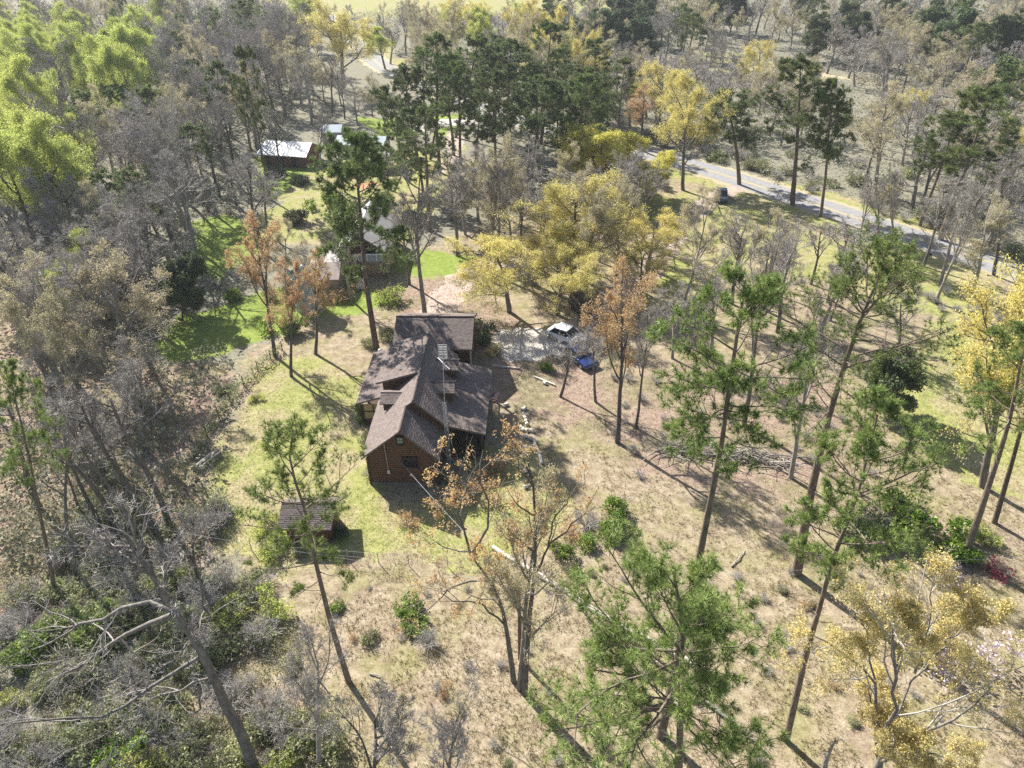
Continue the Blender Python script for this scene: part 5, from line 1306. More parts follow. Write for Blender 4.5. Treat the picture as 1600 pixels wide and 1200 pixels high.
box('foundation', M['stone_base'], HOUSE, (2.8, .05, .14), (5.5, .3, .28))
def window(parent, hole, v, glass, bars=1, name='window'):
    a, b, c, d = hole
    fr = MB()
    for x in (a + .04, b - .04): fr.box((x, v - .06, (c + d) / 2), (.09, .16, d - c + .1))
    for z in (c, d): fr.box(((a + b) / 2, v - .06, z), (b - a - .10, .16, .09))
    for k in range(1, bars + 1):
        fr.box((a + (b - a) * k / (bars + 1), v - .05, (c + d) / 2), (.05, .12, d - c - .1))
    w = fr.build(name, M['dark_wood'], parent)
    for k in range(bars + 1):
        x0, x1 = a + (b - a) * k / (bars + 1), a + (b - a) * (k + 1) / (bars + 1)
        box('pane', M[glass], w, ((x0 + x1) / 2, v + .02, (c + d) / 2), (x1 - x0 - .1, .02, d - c - .1))
        mu = MB()
        mu.box(((x0 + x1) / 2, v - .005, (c + d) / 2), (.022, .02, d - c - .12))
        mu.box(((x0 + x1) / 2, v - .012, (c + d) / 2), (x1 - x0 - .12, .02, .022))
        mu.build('muntin', M['dark_wood'], w)
    return w
window(HOUSE, WIN_LOW, 0, 'glass', 1)
window(HOUSE, WIN_UP, 0, 'sky_reflection_glass', 0)['label'] = 'small attic window with pale glass coloured as reflected sky'
cd = tube('conduit', M['concrete'], HOUSE, (1.55, -.12, 4.5), (1.62, -.12, 1.6), .028, .028, 6)
em = box('electric_meter', M['white'], HOUSE, (1.64, -.16, 1.5), (.2, .12, .3))
tube('meter_dial', M['steel'], em, (1.64, -.22, 1.53), (1.64, -.27, 1.53), .07, .07, 10)
tube('wall_vent', M['white'], HOUSE, (3.45, -.10, 1.15), (3.45, -.17, 1.15), .08, .08, 10)
box('vent_board', M['trim'], HOUSE, (1.95, -.09, 4.05), (.75, .04, .09))
# corner posts
for x in (-.02, 5.62):
    box('corner_post', M['dark_wood'], HOUSE, (x, .02, 1.45), (.2, .24, 2.9))
# side walls
wl = box('wall', M['dark_wood'], HOUSE, (.12, 4.0, 1.5), (.1, 7.4, 3.0))
logs(wl, cutrows(.3, 3.0, lambda z: .15, lambda z: 7.7, []), None, .04, 'v')
wr = box('wall', M['dark_wood'], HOUSE, (5.5, 1.75, 1.5), (.1, 3.1, 3.0))
logs(wr, cutrows(.3, 3.0, lambda z: .15, lambda z: 3.3, []), None, 5.56, 'v')
wm = one(lambda m: m.extrude([(5.45, 3.45, 0), (6.1, 3.45, 0), (6.1, 3.45, zC(6.1) - .2), (3.65, 3.45, 6.3), (3.0, 3.45, 5.8), (5.45, 3.45, 3.4)], (0, .1, 0)), 'wall', M['dark_wood'], HOUSE)
logs(wm, cutrows(.3, 6.2, lambda z: 5.62 if z < 3.4 else max(3.2, 3.02 + (5.95 - z) / 1.007), lambda z: min(6.12, 3.65 + (6.28 - z) / .967), []), None, 3.38, 'u')
wp = box('wall', M['dark_wood'], HOUSE, (6.05, 8.5, 1.9), (.1, 9.9, 3.8))
logs(wp, cutrows(.3, 3.8, lambda z: 3.5, lambda z: 13.4, [(5, 5.9, 1.0, 2.3), (7.2, 8.2, .2, 2.3), (10, 11, 1.0, 2.3)]), None, 6.13, 'v')
box('door', M['board'], HOUSE, (6.14, 7.7, 1.3), (.08, .92, 2.1))
wb = box('wall', M['dark_wood'], HOUSE, (3.05, 13.9, 1.9), (6.0, .1, 3.8))
# rear gable of the main roof
one(lambda m: m.extrude([(.3, 13.75, 3.5), (6.1, 13.75, 3.5), (6.1, 13.75, 3.95), (3.65, 13.75, 6.3), (.3, 13.75, 5.2)], (0, .1, 0)), 'rear_gable', M['board'], HOUSE)
# rear wing
for c, d in (((3.5, 15.7, 1.9), (7.3, .14, 3.8)), ((3.5, 22.2, 1.9), (7.3, .14, 3.8)), ((-.05, 18.95, 1.9), (.14, 6.36, 3.8)), ((7.1, 18.95, 1.9), (.14, 6.36, 3.8))):
    box('wall', M['board'], HOUSE, c, d)
for x in (-.05, 7.1):
    one(lambda m: m.extrude([(x - .06, 15.78, 3.8), (x - .06, 22.1, 3.8), (x - .06, 18.95, 5.28)], (.12, 0, 0)), 'gable_end', M['board'], HOUSE)
box('wall', M['board'], HOUSE, (.2, 14.8, 1.7), (.14, 1.7, 3.4)); box('wall', M['board'], HOUSE, (6.0, 14.8, 1.7), (.14, 1.7, 3.4))
box('downspout', M['concrete'], HOUSE, (7.3, 15.55, 1.9), (.16, .12, 3.8))
# left shed dormer
dm = one(lambda m: (m.extrude([(.15, 7.72, zL(.15) - .05), (3.1, 7.72, zL(3.1) - .05), (3.1, 7.72, zE(3.1) - .2), (.15, 7.72, zE(.15) - .2)], (0, .1, 0)),
                    m.extrude([(.15, 7.83, 3.45), (.15, 13.7, 3.45), (.15, 13.7, zE(.15) - .2), (.15, 7.83, zE(.15) - .2)], (.1, 0, 0))), 'dormer_wall', M['dark_wood'], HOUSE)
for k in range(13):
    z = 3.72 + k * .18
    s, e = max(.12, (zE(0) - 10) * 0 + .12), min(3.1, (z + .05 - 3.1) / .833 - .46)
    top = (z - (6.56 - .31 * 3.65) + .28) / .31
    s = max(s, top)
    if e - s > .15:
        box('plank', M['board'], dm, ((s + e) / 2, 7.69, z), (e - s, .05 + .01 * (k % 2), .165))
for v in (9.0, 11.2): box('dormer_window', M['glass'], HOUSE, (.13, v, 4.5), (.05, .9, .7))
# gabled dormers on the right slope
def right_dormer(v0, seed):
    q = [[(6.72, v0 - 1.0, 5.14), (5.08, v0 - 1.0, 5.14), (4.6, v0, 5.62), (6.72, v0, 5.62)],
         [(5.08, v0 + 1.0, 5.14), (6.72, v0 + 1.0, 5.14), (6.72, v0, 5.62), (4.6, v0, 5.62)]]
    ro = roof(HOUSE, q, seed, .1)
    ro.name = 'dormer_roof'
    cap(ro, (4.6, v0, 5.64), (6.73, v0, 5.64), .05)
    m = MB()
    for s in (-1, 1):
        m.extrude([(5.3, v0 + s * .75, 5.0), (6.45, v0 + s * .75, 5.15), (6.45, v0 + s * .75, 3.9), (6.26, v0 + s * .75, 3.95)], (0, .06 * s, 0))
    m.extrude([(6.4, v0 - .75, 3.9), (6.4, v0 + .75, 3.9), (6.4, v0 + .75, 5.15), (6.4, v0, 5.5), (6.4, v0 - .75, 5.15)], (.06, 0, 0))
    w = m.build('dormer_wall', M['board'], HOUSE)
    for k in range(6):
        z = 4.12 + k * .18
        u0 = 3.65 + (6.53 - z) / .967 + .04
        box('plank', M['board'], w, ((u0 + 6.46) / 2, v0 - .835, z), (6.46 - u0, .04, .165))
    fr = box('dormer_window', M['dark_wood'], HOUSE, (6.48, v0, 4.6), (.05, .8, .8))
    box('pane', M['glass'], fr, (6.51, v0, 4.6), (.03, .66, .68))
right_dormer(7.1, 31)
right_dormer(10.7, 41)
# small gabled dormer on the left slope
q = [[(1.72, 4.8, 4.88), (.33, 4.8, 4.88), (.33, 5.85, 5.32), (2.25, 5.85, 5.32)], [(.33, 6.9, 4.88), (1.72, 6.9, 4.88), (2.25, 5.85, 5.32), (.33, 5.85, 5.32)]]
ro = roof(HOUSE, q, 51, .1); ro.name = 'dormer_roof'
cap(ro, (.32, 5.85, 5.34), (2.25, 5.85, 5.34), .05)
m = MB()
for s in (-1, 1):
    m.extrude([(.62, 5.85 + s * .75, 4.88), (1.7, 5.85 + s * .75, 4.88), (.62, 5.85 + s * .75, 3.95)], (0, .06 * s, 0))
m.extrude([(.6, 5.1, 3.95), (.6, 6.6, 3.95), (.6, 6.6, 4.85), (.6, 5.85, 5.2), (.6, 5.1, 4.85)], (.06, 0, 0))
w = m.build('dormer_wall', M['board'], HOUSE)
for k in range(5):
    z = 4.1 + k * .17
    e = (z - 3.1) / .833 - .46 - .03
    box('plank', M['board'], w, ((.6 + e) / 2, 5.02, z), (e - .6, .04, .155))
# porches
box('porch_deck', M['dark_wood'], HOUSE, (7.7, 8.2, .42), (3.1, 9.8, .12))
for v in (3.4, 5.8, 8.2, 10.6, 12.7):
    box('porch_post', M['dark_wood'], HOUSE, (9.2, v, 1.75), (.16, .16, 2.55))
pr = box('porch_railing', M['dark_wood'], HOUSE, (9.2, 8.05, 1.35), (.08, 9.2, .08))
for k in range(44): box('baluster', M['dark_wood'], pr, (9.2, 3.65 + k * .205, .93), (.04, .04, .8))
box('porch_deck', M['dark_wood'], HOUSE, (-1.2, 12.2, .42), (2.5, 8.4, .12))
for v in (8.2, 11, 13.8, 16.4):
    box('porch_post', M['dark_wood'], HOUSE, (-2.35, v, 1.55), (.14, .14, 2.1))
pn = box('porch_panel', M['tan_panel'], HOUSE, (-1.15, 8.25, 1.45), (2.0, .05, 1.7))
pn['label'] = 'pale yellow end panel of the side porch'
for x in (-2.15, -1.2, -.2): box('panel_rail', M['dark_wood'], pn, (x, 8.2, 1.45), (.09, .07, 1.76))
for z in (.62, 1.5): box('panel_rail', M['dark_wood'], pn, (-1.15, 8.19, z), (2.0, .05, .08))
# flag on the porch
fl = empty('flag', (0, 0, 0), -math.radians(2.45), 'small red and white striped flag hanging from the corner of the cabin porch', 'flag')
fl.location = HOUSE.matrix_basis @ Vector((9.6, 9.2, 2.9)) if False else (-12.016 + 9.62 * math.cos(math.radians(2.45)) + 9.2 * math.sin(math.radians(2.45)), 46.393 - 9.62 * math.sin(math.radians(2.45)) + 9.2 * math.cos(math.radians(2.45)), 2.6)
tube('flag_pole', M['white'], fl, (-.3, 0, -.5), (.75, 0, .35), .018, .018, 6)
for k in range(7):
    z0 = .18 - k * .13
    one(lambda m: m.extrude([(.15, .0, z0), (.62, .05, z0 + .18), (.62, .05, z0 + .05), (.15, .0, z0 - .13)], (0, .015, 0)), 'stripe', M['flag_red' if k % 2 == 0 else 'white'], fl)
one(lambda m: m.extrude([(.13, -.01, .19), (.38, .012, .29), (.38, .012, -.05), (.13, -.01, -.15)], (0, .045, 0)), 'canton', M['flag_blue'], fl)

def H2W(u, v, z=0):
    a = math.radians(2.45)
    return (-12.016 + u * math.cos(a) + v * math.sin(a), 46.393 - u * math.sin(a) + v * math.cos(a), z)
# antenna tower
tw = empty('antenna_tower', H2W(6.33, 2.62), -math.radians(2.45), 'slim lattice antenna tower with mast standing against the cabin gable', 'antenna tower')
legs = [(.17 * math.cos(a), .17 * math.sin(a)) for a in (math.pi / 2, math.pi * 7 / 6, math.pi * 11 / 6)]
for x, y in legs: tube('leg', M['steel'], tw, (x, y, 0), (x, y, 6.75), .022, .022, 6)
br = MB()
for k in range(22):
    z = .1 + k * .3
    for i in range(3):
        a, b = legs[i], legs[(i + 1) % 3]
        if k % 2: a, b = b, a
        br.tube((*a, z), (*b, z + .3), .013, .013, 4)
bo = br.build('bracing', M['steel'], tw); bo['kind'] = 'stuff'
tube('mast', M['steel'], tw, (0, 0, 6.4), (.2, 0, 11.6), .03, .022, 6)
bm_ = tube('boom', M['white'], tw, (-.35, .75, 10.55), (.75, -.75, 10.45), .03, .03, 6)
pa = MB()
for z in np.linspace(11.0, 12.2, 9): pa.box((.2, 0, z), (.72, .03, .03))
for x in (-.14, .2, .54): pa.box((x, 0.02, 11.6), (.035, .03, 1.25))
pan = pa.build('antenna_panel', M['steel'], tw)
for z in (11.2, 11.6, 12.0): tube('dipole', M['wire'], pan, (-.1, -.1, z), (.5, -.1, z + .05), .02, .02, 5)
# utility pole, transformer and cables
up = empty('utility_pole', (.2, 29.2, 0), 0, 'brown wooden utility pole with a grey transformer can among the orange budding trees', 'utility pole')
tube('pole', M['pole_wood'], up, (0, 0, -.1), (0, 0, 7.6), .14, .10, 10)
tr = tube('transformer', M['steel'], up, (-.33, -.05, 6.3), (-.33, -.05, 7.05), .2, .2, 12)
tube('bushing', M['concrete'], tr, (-.33, -.05, 7.05), (-.33, -.05, 7.25), .05, .03, 6)
box('crossarm', M['pole_wood'], up, (0, 0, 7.35), (.9, .09, .11))
def cable(a, b, sag, r, name, label, cat, group=None, n=14):
    pts = np.array([[a[i] + (b[i] - a[i]) * k / n for i in range(3)] for k in range(n + 1)])
    pts[:, 2] -= sag * 4 * np.linspace(0, 1, n + 1) * (1 - np.linspace(0, 1, n + 1))
    v, qd = tubes(pts[None], np.array([r]), np.array([r]), 5)
    return tag(link(name, mesh_np(name, v, quads=qd, material=M['wire'])), label, cat, group)
cable(H2W(2.55, -.05, 2.85), (.2, 29.1, 7.2), .35, .015, 'service_cable', 'thin pale service cable running from the cabin gable down to the utility pole', 'cable')
cable((.2, 29.2, 7.4), (62, 33, 7.4), .6, .006, 'overhead_wire', 'overhead wire leading right from the utility pole across the straw grass', 'wire', n=30)
cable((-46, 40, 7.6), (.2, 29.2, 7.4), .6, .006, 'overhead_wire', 'overhead wire leading left from the utility pole past the small shed', 'wire', n=30)

# ---------------------------------------------------------------- garden shed
SH = empty('garden_shed', (-15.8, 39.75, 0), -math.radians(2.0), 'small reddish board shed with a brown shingled roof behind the thin leaning pine', 'shed')
for name, c, d in (('front', (0, .05, .98), (3.2, .08, 1.95)), ('back', (0, 2.75, .98), (3.2, .08, 1.95)), ('left', (-1.56, 1.4, .98), (.08, 2.6, 1.95)), ('right', (1.56, 1.4, .98), (.08, 2.6, 1.95))):
    w = box('wall', M['dark_wood'], SH, c, d)
    if name == 'front':
        for k in range(11): box('board', M['shed_board'], w, (-1.46 + k * .292, -.01 - .006 * (k % 2), .98), (.27, .03, 1.92))
    if name == 'right':
        for k in range(9): box('board', M['shed_board'], w, (1.62 + .006 * (k % 2), .22 + k * .29, .98), (.03, .27, 1.92))
one(lambda m: m.extrude([(1.52, .1, 1.95), (1.52, 2.7, 1.95), (1.52, 1.4, 2.75)], (.1, 0, 0)), 'gable_end', M['shed_board'], SH)
one(lambda m: m.extrude([(-1.6, .1, 1.95), (-1.6, 2.7, 1.95), (-1.6, 1.4, 2.75)], (.1, 0, 0)), 'gable_end', M['shed_board'], SH)
sr = roof(SH, [[(-2.1, -.35, 1.85), (2.0, -.35, 1.85), (2.1, 1.4, 2.93), (-2.05, 1.4, 2.93)], [(2.25, 3.15, 1.85), (-2.1, 3.15, 1.85), (-2.05, 1.4, 2.93), (2.1, 1.4, 2.93)]], 61, .09)
cap(sr, (-2.05, 1.4, 2.95), (2.1, 1.4, 2.95), .06)
dd = box('door', M['board'], SH, (.55, -.045, .9), (.85, .05, 1.75))
box('handle', M['steel'], dd, (.25, -.085, .95), (.04, .04, .14))

# ---------------------------------------------------------------- neighbouring house, silo and far buildings
NB = empty('neighbour_house', (-18.6, 86.4, 0), 0, 'two storey house with grey metal roof and dark balcony gable behind the tall pine', 'house')
box('wall', M['cladding'], NB, (0, 5.4, 1.4), (5.6, 10.0, 2.8))
rr_ = MB(); rr_.slab([(-3.4, 11, 3.4), (-3.4, -.6, 3.4), (-.4, -.6, 5.9), (-.4, 11, 5.9)], .14)
lr = rr_.build('roof', M['metal_roof'], NB)  # sunlit slope: its brightness is put into a whiter metal colour
for k in range(19): box('seam', M['metal_roof'], lr, (-1.9, -.4 + k * .62, 4.69), (3.85, .04, .05)).rotation_euler = (0, 0, 0)
for o in list(lr.children):
    o.location = (0, 0, 0)
for o in list(lr.children): bpy.data.objects.remove(o)
for k in range(18):
    y = -.3 + k * .64
    one(lambda m: m.extrude([(-3.38, y, 3.42), (-.42, y, 5.9), (-.42, y, 5.95), (-3.38, y, 3.47)], (0, .05, 0)), 'seam', M['metal_roof'], lr)
rr_ = MB(); rr_.slab([(3.3, -.6, 3.2), (3.3, 11, 3.2), (-.4, 11, 5.9), (-.4, -.6, 5.9)], .14); rr_.build('roof', M['grey_roof'], NB)  # slope turned from the sun, its duller light put into the grey
one(lambda m: m.extrude([(-2.8, .35, 2.8), (2.8, .35, 2.8), (2.8, .35, 3.4), (-.4, .35, 5.6), (-2.8, .35, 3.6)], (0, .12, 0)), 'gable_end', M['dark_wood'], NB)  # shadow on the front gable put into its dark colour
box('balcony', M['blue_metal'], NB, (1.2, -.5, 2.5), (3.4, 1.5, .16))
box('balcony_wall', M['blue_metal'], NB, (1.2, -1.2, 2.95), (3.4, .06, .8))
box('railing', M['white'], NB, (1.2, -1.22, 3.42), (3.5, .1, .09))
for x in (-.5, .65, 1.8, 2.9): box('railing_post', M['white'], NB, (x, -1.25, 2.95), (.07, .05, .85))
for x in (-.4, 2.8): box('post', M['dark_wood'], NB, (x, -1.1, 1.25), (.14, .14, 2.4))
box('door', M['dark_wood'], NB, (-.7, .37, 1.1), (.95, .08, 2.05))
box('window', M['glass'], NB, (2.2, .38, 1.5), (.7, .06, 1.0))
WG = empty('house_wing', (-23.0, 80.3, 0), 0, 'low shed with weathered grey brown roof between the silo and the two storey house', 'shed')
box('wall', M['cladding'], WG, (.2, 3.0, 1.15), (3.4, 5.2, 2.3))
one(lambda m: m.slab([(-1.9, .0, 2.4), (2.3, .0, 2.4), (2.1, 3.1, 3.3), (-1.7, 3.1, 3.3)], .12), 'roof', M['brown_roof'], WG)
one(lambda m: m.slab([(2.1, 3.1, 3.3), (2.3, 8.6, 2.3), (-1.9, 8.6, 2.3), (-1.7, 3.1, 3.3)], .12), 'roof', M['grey_roof'], WG)
SI = empty('grain_silo', (-24.1, 77.7, 0), 0, 'round metal silo with a ribbed green conical roof and pale cap beside the neighbouring house', 'silo')
tube('wall', M['silo_metal'], SI, (0, 0, 0), (0, 0, 4.5), 1.55, 1.55, 28)
for z in (.9, 1.8, 2.7, 3.6): tube('hoop', M['silo_metal'], SI, (0, 0, z - .04), (0, 0, z + .04), 1.585, 1.585, 28)
sroof = tube('roof', M['green_metal'], SI, (0, 0, 4.45), (0, 0, 5.35), 1.85, .3, 28)
for k in range(24):
    a = 2 * math.pi * k / 24
    tube('rib', M['green_metal'], sroof, (1.84 * math.cos(a), 1.84 * math.sin(a), 4.5), (.3 * math.cos(a), .3 * math.sin(a), 5.4), .035, .03, 4)
tube('roof_cap', M['white'], sroof, (0, 0, 5.34), (0, 0, 5.62), .36, .14, 14)
BN = empty('barn', (-39.5, 133.8, 0), math.radians(-14), 'long barn with a bright white metal roof among the trees at the upper left', 'barn')
box('wall', M['brick_wall'], BN, (0, 0, 1.3), (10.4, 7.0, 2.6))
for nm, q in (('a', [(-5.8, -4, 2.5), (5.8, -4, 2.5), (5.4, .2, 4.3), (-5.4, .2, 4.3)]), ('b', [(5.8, 4.2, 2.5), (-5.8, 4.2, 2.5), (-5.4, .2, 4.3), (5.4, .2, 4.3)])):
    ro = one(lambda m: m.slab(q, .12), 'roof', M['metal_roof'], BN)
    for k in range(16):
        t = (k + .5) / 16
        a, b = lerp(q[0], q[1], t), lerp(q[3], q[2], t)
        tube('seam', M['metal_roof'], ro, (a[0], a[1], a[2] + .03), (b[0], b[1], b[2] + .03), .035, .035, 4)
for x in (-5.15, 5.05): one(lambda m: m.extrude([(x, -3.4, 2.6), (x, 3.5, 2.6), (x, .2, 4.1)], (.1, 0, 0)), 'gable_end', M['brick_wall'], BN)
for x in (-3.4, -.6, 2.6): box('door', M['dark_wood'], BN, (x, -3.53, 1.1), (1.3, .08, 2.0))
BN.scale = (.84, .84, .84)
for x, y, w_, d_, rz, mt, lb in ((-34.2, 146.5, 4.2, 4.5, 0, 'blue_metal', 'small blue grey metal shed just behind the white roofed barn'),
                                 (-27.0, 138.5, 9.5, 5.5, -8, 'blue_metal', 'long low shed with a grey blue roof right of the white roofed barn'),
                                 (-23.2, 128.6, 5.2, 4.2, 5, 'grey_roof', 'small grey roofed shed nearest the orange clay patch')):
    S_ = empty('farm_shed', (x, y, 0), math.radians(rz), lb, 'shed')
    box('wall', M['grey_roof'], S_, (0, 0, 1.1), (w_ - .6, d_ - .6, 2.2))
    one(lambda m: m.slab([(-w_ / 2, -d_ / 2, 2.2), (w_ / 2, -d_ / 2, 2.2), (w_ / 2, 0, 3.1), (-w_ / 2, 0, 3.1)], .1), 'roof', M[mt], S_)
    one(lambda m: m.slab([(w_ / 2, d_ / 2, 2.2), (-w_ / 2, d_ / 2, 2.2), (-w_ / 2, 0, 3.1), (w_ / 2, 0, 3.1)], .1), 'roof', M[mt], S_)
    for x_ in (-w_ / 2 + .3, w_ / 2 - .4): one(lambda m: m.extrude([(x_, -d_ / 2 + .3, 2.2), (x_, d_ / 2 - .3, 2.2), (x_, 0, 2.95)], (.1, 0, 0)), 'gable_end', M['grey_roof'], S_)
    box('door', M['dark_wood'], S_, (0, -d_ / 2 + .27, .95), (1.2, .06, 1.9))

# ---------------------------------------------------------------- vehicles
def car(name, label, cat, loc, heading, paint, L_=4.4, W=1.8, Hh=1.45, suv=False, group=None):
    """heading: direction the bonnet points"""
    t = empty(name, loc, math.atan2(heading[1], heading[0]), label, cat, group)
    belt = .92 if not suv else 1.08
    prof = [(-L_ / 2, .35), (-L_ / 2, belt - .12), (-L_ / 2 + .25, belt), (L_ / 2 - 1.25, belt), (L_ / 2 - .25, belt - .2), (L_ / 2, belt - .42), (L_ / 2, .35)]
    m = MB(); m.extrude([(x, -W / 2, z) for x, z in prof], (0, W, 0)); m.build('body', M[paint], t, bevel=.06)
    b0, b1 = (-L_ / 2 + .2 if suv else -L_ / 2 + .55), L_ / 2 - 1.2
    t0, t1 = b0 + (.2 if suv else .6), b1 - .75
    w0, w1 = W / 2 - .05, W / 2 - .22
    m = MB()
    m.mesh([(b0, -w0, belt - .02), (b1, -w0, belt - .02), (b1, w0, belt - .02), (b0, w0, belt - .02), (t0, -w1, Hh), (t1, -w1, Hh), (t1, w1, Hh), (t0, w1, Hh)],
           [(0, 1, 5, 4), (1, 2, 6, 5), (2, 3, 7, 6), (3, 0, 4, 7), (4, 5, 6, 7)])
    m.build('windows', M['glass'], t)
    m = MB(); m.box(((t0 + t1) / 2, 0, Hh + .025), (t1 - t0 + .1, 2 * w1 + .08, .06))
    for s in (-1, 1):
        for (a, b) in ((t1, b1), (t0, b0), ((t0 + t1) / 2, (b0 + b1) / 2 - .05)):
            m.tube((a, s * w1, Hh), (b, s * w0, belt), .035, .035, 5)
    m.build('roof', M[paint], t)
    for x in (-L_ / 2 + .85, L_ / 2 - .85):
        for s in (-1, 1):
            w = tube('wheel', M['tyre'], t, (x, s * (W / 2 - .2), .33), (x, s * (W / 2 + .02), .33), .33, .33, 16)
            tube('rim', M['steel'], w, (x, s * (W / 2), .33), (x, s * (W / 2 + .03), .33), .2, .2, 10)
    for s in (-1, 1):
        box('headlight', M['lamp_glass'], t, (L_ / 2 - .02, s * (W / 2 - .3), belt - .5), (.08, .36, .16))
        box('tail_light', M['red_lamp'], t, (-L_ / 2, s * (W / 2 - .18), belt - .25), (.06, .2, .22))
        box('mirror', M[paint], t, (b1 - .35, s * (W / 2 + .07), belt + .08), (.12, .16, .12))
    box('bumper', M['tyre'], t, (L_ / 2 + .03, 0, .42), (.1, W - .1, .2))
    return t
car('parked_car', 'blue car parked behind the twiggy bare tree at the edge of the gravel pad', 'car', (7.15, 65.0, 0), (2.3, -3.5), 'blue_paint')
car('parked_car', 'white car parked just behind the blue one beside the gravel pad', 'car', (6.1, 69.3, 0), (2.6, -2.0), 'white_paint', 4.6, 1.85, 1.5)
car('parked_car', 'black sport utility vehicle under the golden tree beside the gravel drive', 'car', (8.5, 75.3, 0), (.35, -1), 'black_paint', 4.7, 1.95, 1.8, True)
car('parked_car', 'small dark grey car on the dirt apron beside the road', 'car', (33.4, 111.0, 0), (-.25, -1), 'grey_paint', 4.3, 1.75, 1.5)
car('parked_car', 'pale blue car half hidden behind bare trees above the golden trees', 'car', (3.2, 111.0, 0), (1, -.2), 'pale_blue_paint', 4.4, 1.8, 1.45)

# ---------------------------------------------------------------- logs, brush pile, fence, stones
round_me = []
for k in range(3):
    m = MB(); L_ = (.42, .32, .55)[k]
    m.tube((-L_ / 2, 0, 0), (L_ / 2, 0, 0), .21, .19, 10)
    me = bpy.data.meshes.new('bark'); me.from_pydata(m.v, [], m.f); me.materials.append(M['bleached_wood']); me.update()
    round_me.append(me)
ROUNDS = [(1.0,56.43),(1.22,56.63),(1.15,55.11),(1.24,54.52),(1.33,54.12),(.73,53.66),(.96,53.31),(1.22,53.16),(1.69,53.1),(1.17,52.23),(1.6,51.98),(1.96,51.55),(1.04,50.63),(1.36,47.02),(1.1,47.54),(2.33,47.3),(3.12,46.67),(3.27,45.67),(.98,45.54),(3.48,44.7),(-.6,57.2),(3.3,60.8)]
for i, (x, y) in enumerate(ROUNDS):
    o = tag(link('log_round', round_me[i % 3]), 'short bleached cut log round in the row right of the cabin', 'log round', 'cut log rounds in the row beside the cabin yard')
    o.scale = (.85,) * 3; o.location = (x, y, .16); o.rotation_euler = (0, 0, rnd.uniform(0, 3.1))
def log_thing(name, pts, r0, r1, material, label, cat, n=9, parts=()):
    P = resample(pts, 14)[None]; P[0, 1:-1] += nrs(len(label)).normal(0, .035, (12, 3)) * [1, 1, .3]
    v, qd = tubes(P, np.array([r0]), np.array([r1]), n)
    me = bpy.data.meshes.new(name)
    m_ = len(v) // n
    me.from_pydata([tuple(a) for a in v], [], [tuple(a) for a in qd] + [tuple(range(n - 1, -1, -1)), tuple(range(len(v) - n, len(v)))])
    me.materials.append(material); me.update()
    return tag(link(name, me), label, cat)
log_thing('fallen_log', [(1.98, 51.2, .15), (2.2, 50.0, .16), (2.49, 48.5, .15)], .16, .14, M['bleached_wood'], 'straight bleached log at the lower end of the row of cut rounds', 'log')
log_thing('fallen_log', [(1.05, 55.9, .13), (1.2, 55.0, .13)], .13, .13, M['bleached_wood'], 'short bleached log at the upper end of the row of cut rounds', 'log')
log_thing('fallen_tree', [(-1.7, 38.9, .16), (3, 35.0, .18), (6.3, 32.2, .16), (12.0, 28.1, .16)], .17, .19, M['bleached_wood'], 'long bleached fallen trunk lying across the straw grass behind the nearest pine', 'fallen tree')
ft = log_thing('fallen_tree', [(10.6, 26.9, .22), (13.04, 24.35, .3), (14.4, 22.6, .15)], .15, .06, M['stick'], 'dead grey fallen trunk with branches right of the nearest pine', 'fallen tree')
for k in range(9):
    a = rnd.uniform(0, 6.28); s = rnd.uniform(0, 1)
    p = (11.8 + 2.4 * s, 25.6 - 2.8 * s, .25)
    tube('branch', M['stick'], ft, p, (p[0] + rnd.uniform(.5, 1.5) * math.cos(a), p[1] + rnd.uniform(.5, 1.5) * math.sin(a), rnd.uniform(.1, .7)), .04, .015, 5)
hl = log_thing('hollow_log', [(-27.5, 48.3, .3), (-26.3, 50.5, .32)], .34, .38, M['old_log'], 'short thick weathered log lying at the left edge of the mown lawn', 'log', 12)
for k in range(10):
    a = k / 10 * 6.28
    tube('bark_strip', M['bleached_wood' if k % 2 else 'old_log'], hl, (-27.5 + .34 * math.cos(a) * .88, 48.3 - .34 * math.cos(a) * .48, .3 + .34 * math.sin(a)), (-26.28 + .38 * math.cos(a) * .88, 50.55 - .38 * math.cos(a) * .48, .32 + .38 * math.sin(a)), .05, .05, 5)
for (a, b, lb) in (((15.9, 36.6), (17.3, 38.2), 'bent bare branch lying on the mown grass below the brush pile'), ((14.6, 45.0), (15.9, 42.9), 'forked dead branch lying in the shadow below the brush pile'),
                   ((8.5, 29.0), (9.6, 28.1), 'short dead branch in the straw grass behind the nearest pine'), ((-9.5, 28.3), (-8.3, 27.6), 'pale dead stick beside the foot of the thin leaning pine'),
                   ((-24.6, 40.3), (-23.2, 40.0), 'pale dead stick in the leaf litter left of the lawn'), ((20.6, 25.2), (22.4, 23.9), 'dead branch in the straw right of the snag')):
    log_thing('dead_branch', [(a[0], a[1], .08), ((a[0] + b[0]) / 2 + .15, (a[1] + b[1]) / 2 + .1, .14), (b[0], b[1], .06)], .06, .03, M['stick'], lb, 'branch', 6)
bp = empty('brush_pile', (19, 49.2, 0), 0, 'long pile of cut grey branches and brush stretching right of the forked orange tree', 'brush pile')
stick_me = []
for k in range(4):
    r = nrs(300 + k)
    P = polylines(r, np.zeros((1, 3)), np.array([[1., 0, 0]]), np.array([1.]), 6, .12, 0)
    v, qd = tubes(P, np.array([.022]), np.array([.008]), 5)
    stick_me.append(mesh_np('stick', v, quads=qd, material=M['stick']))
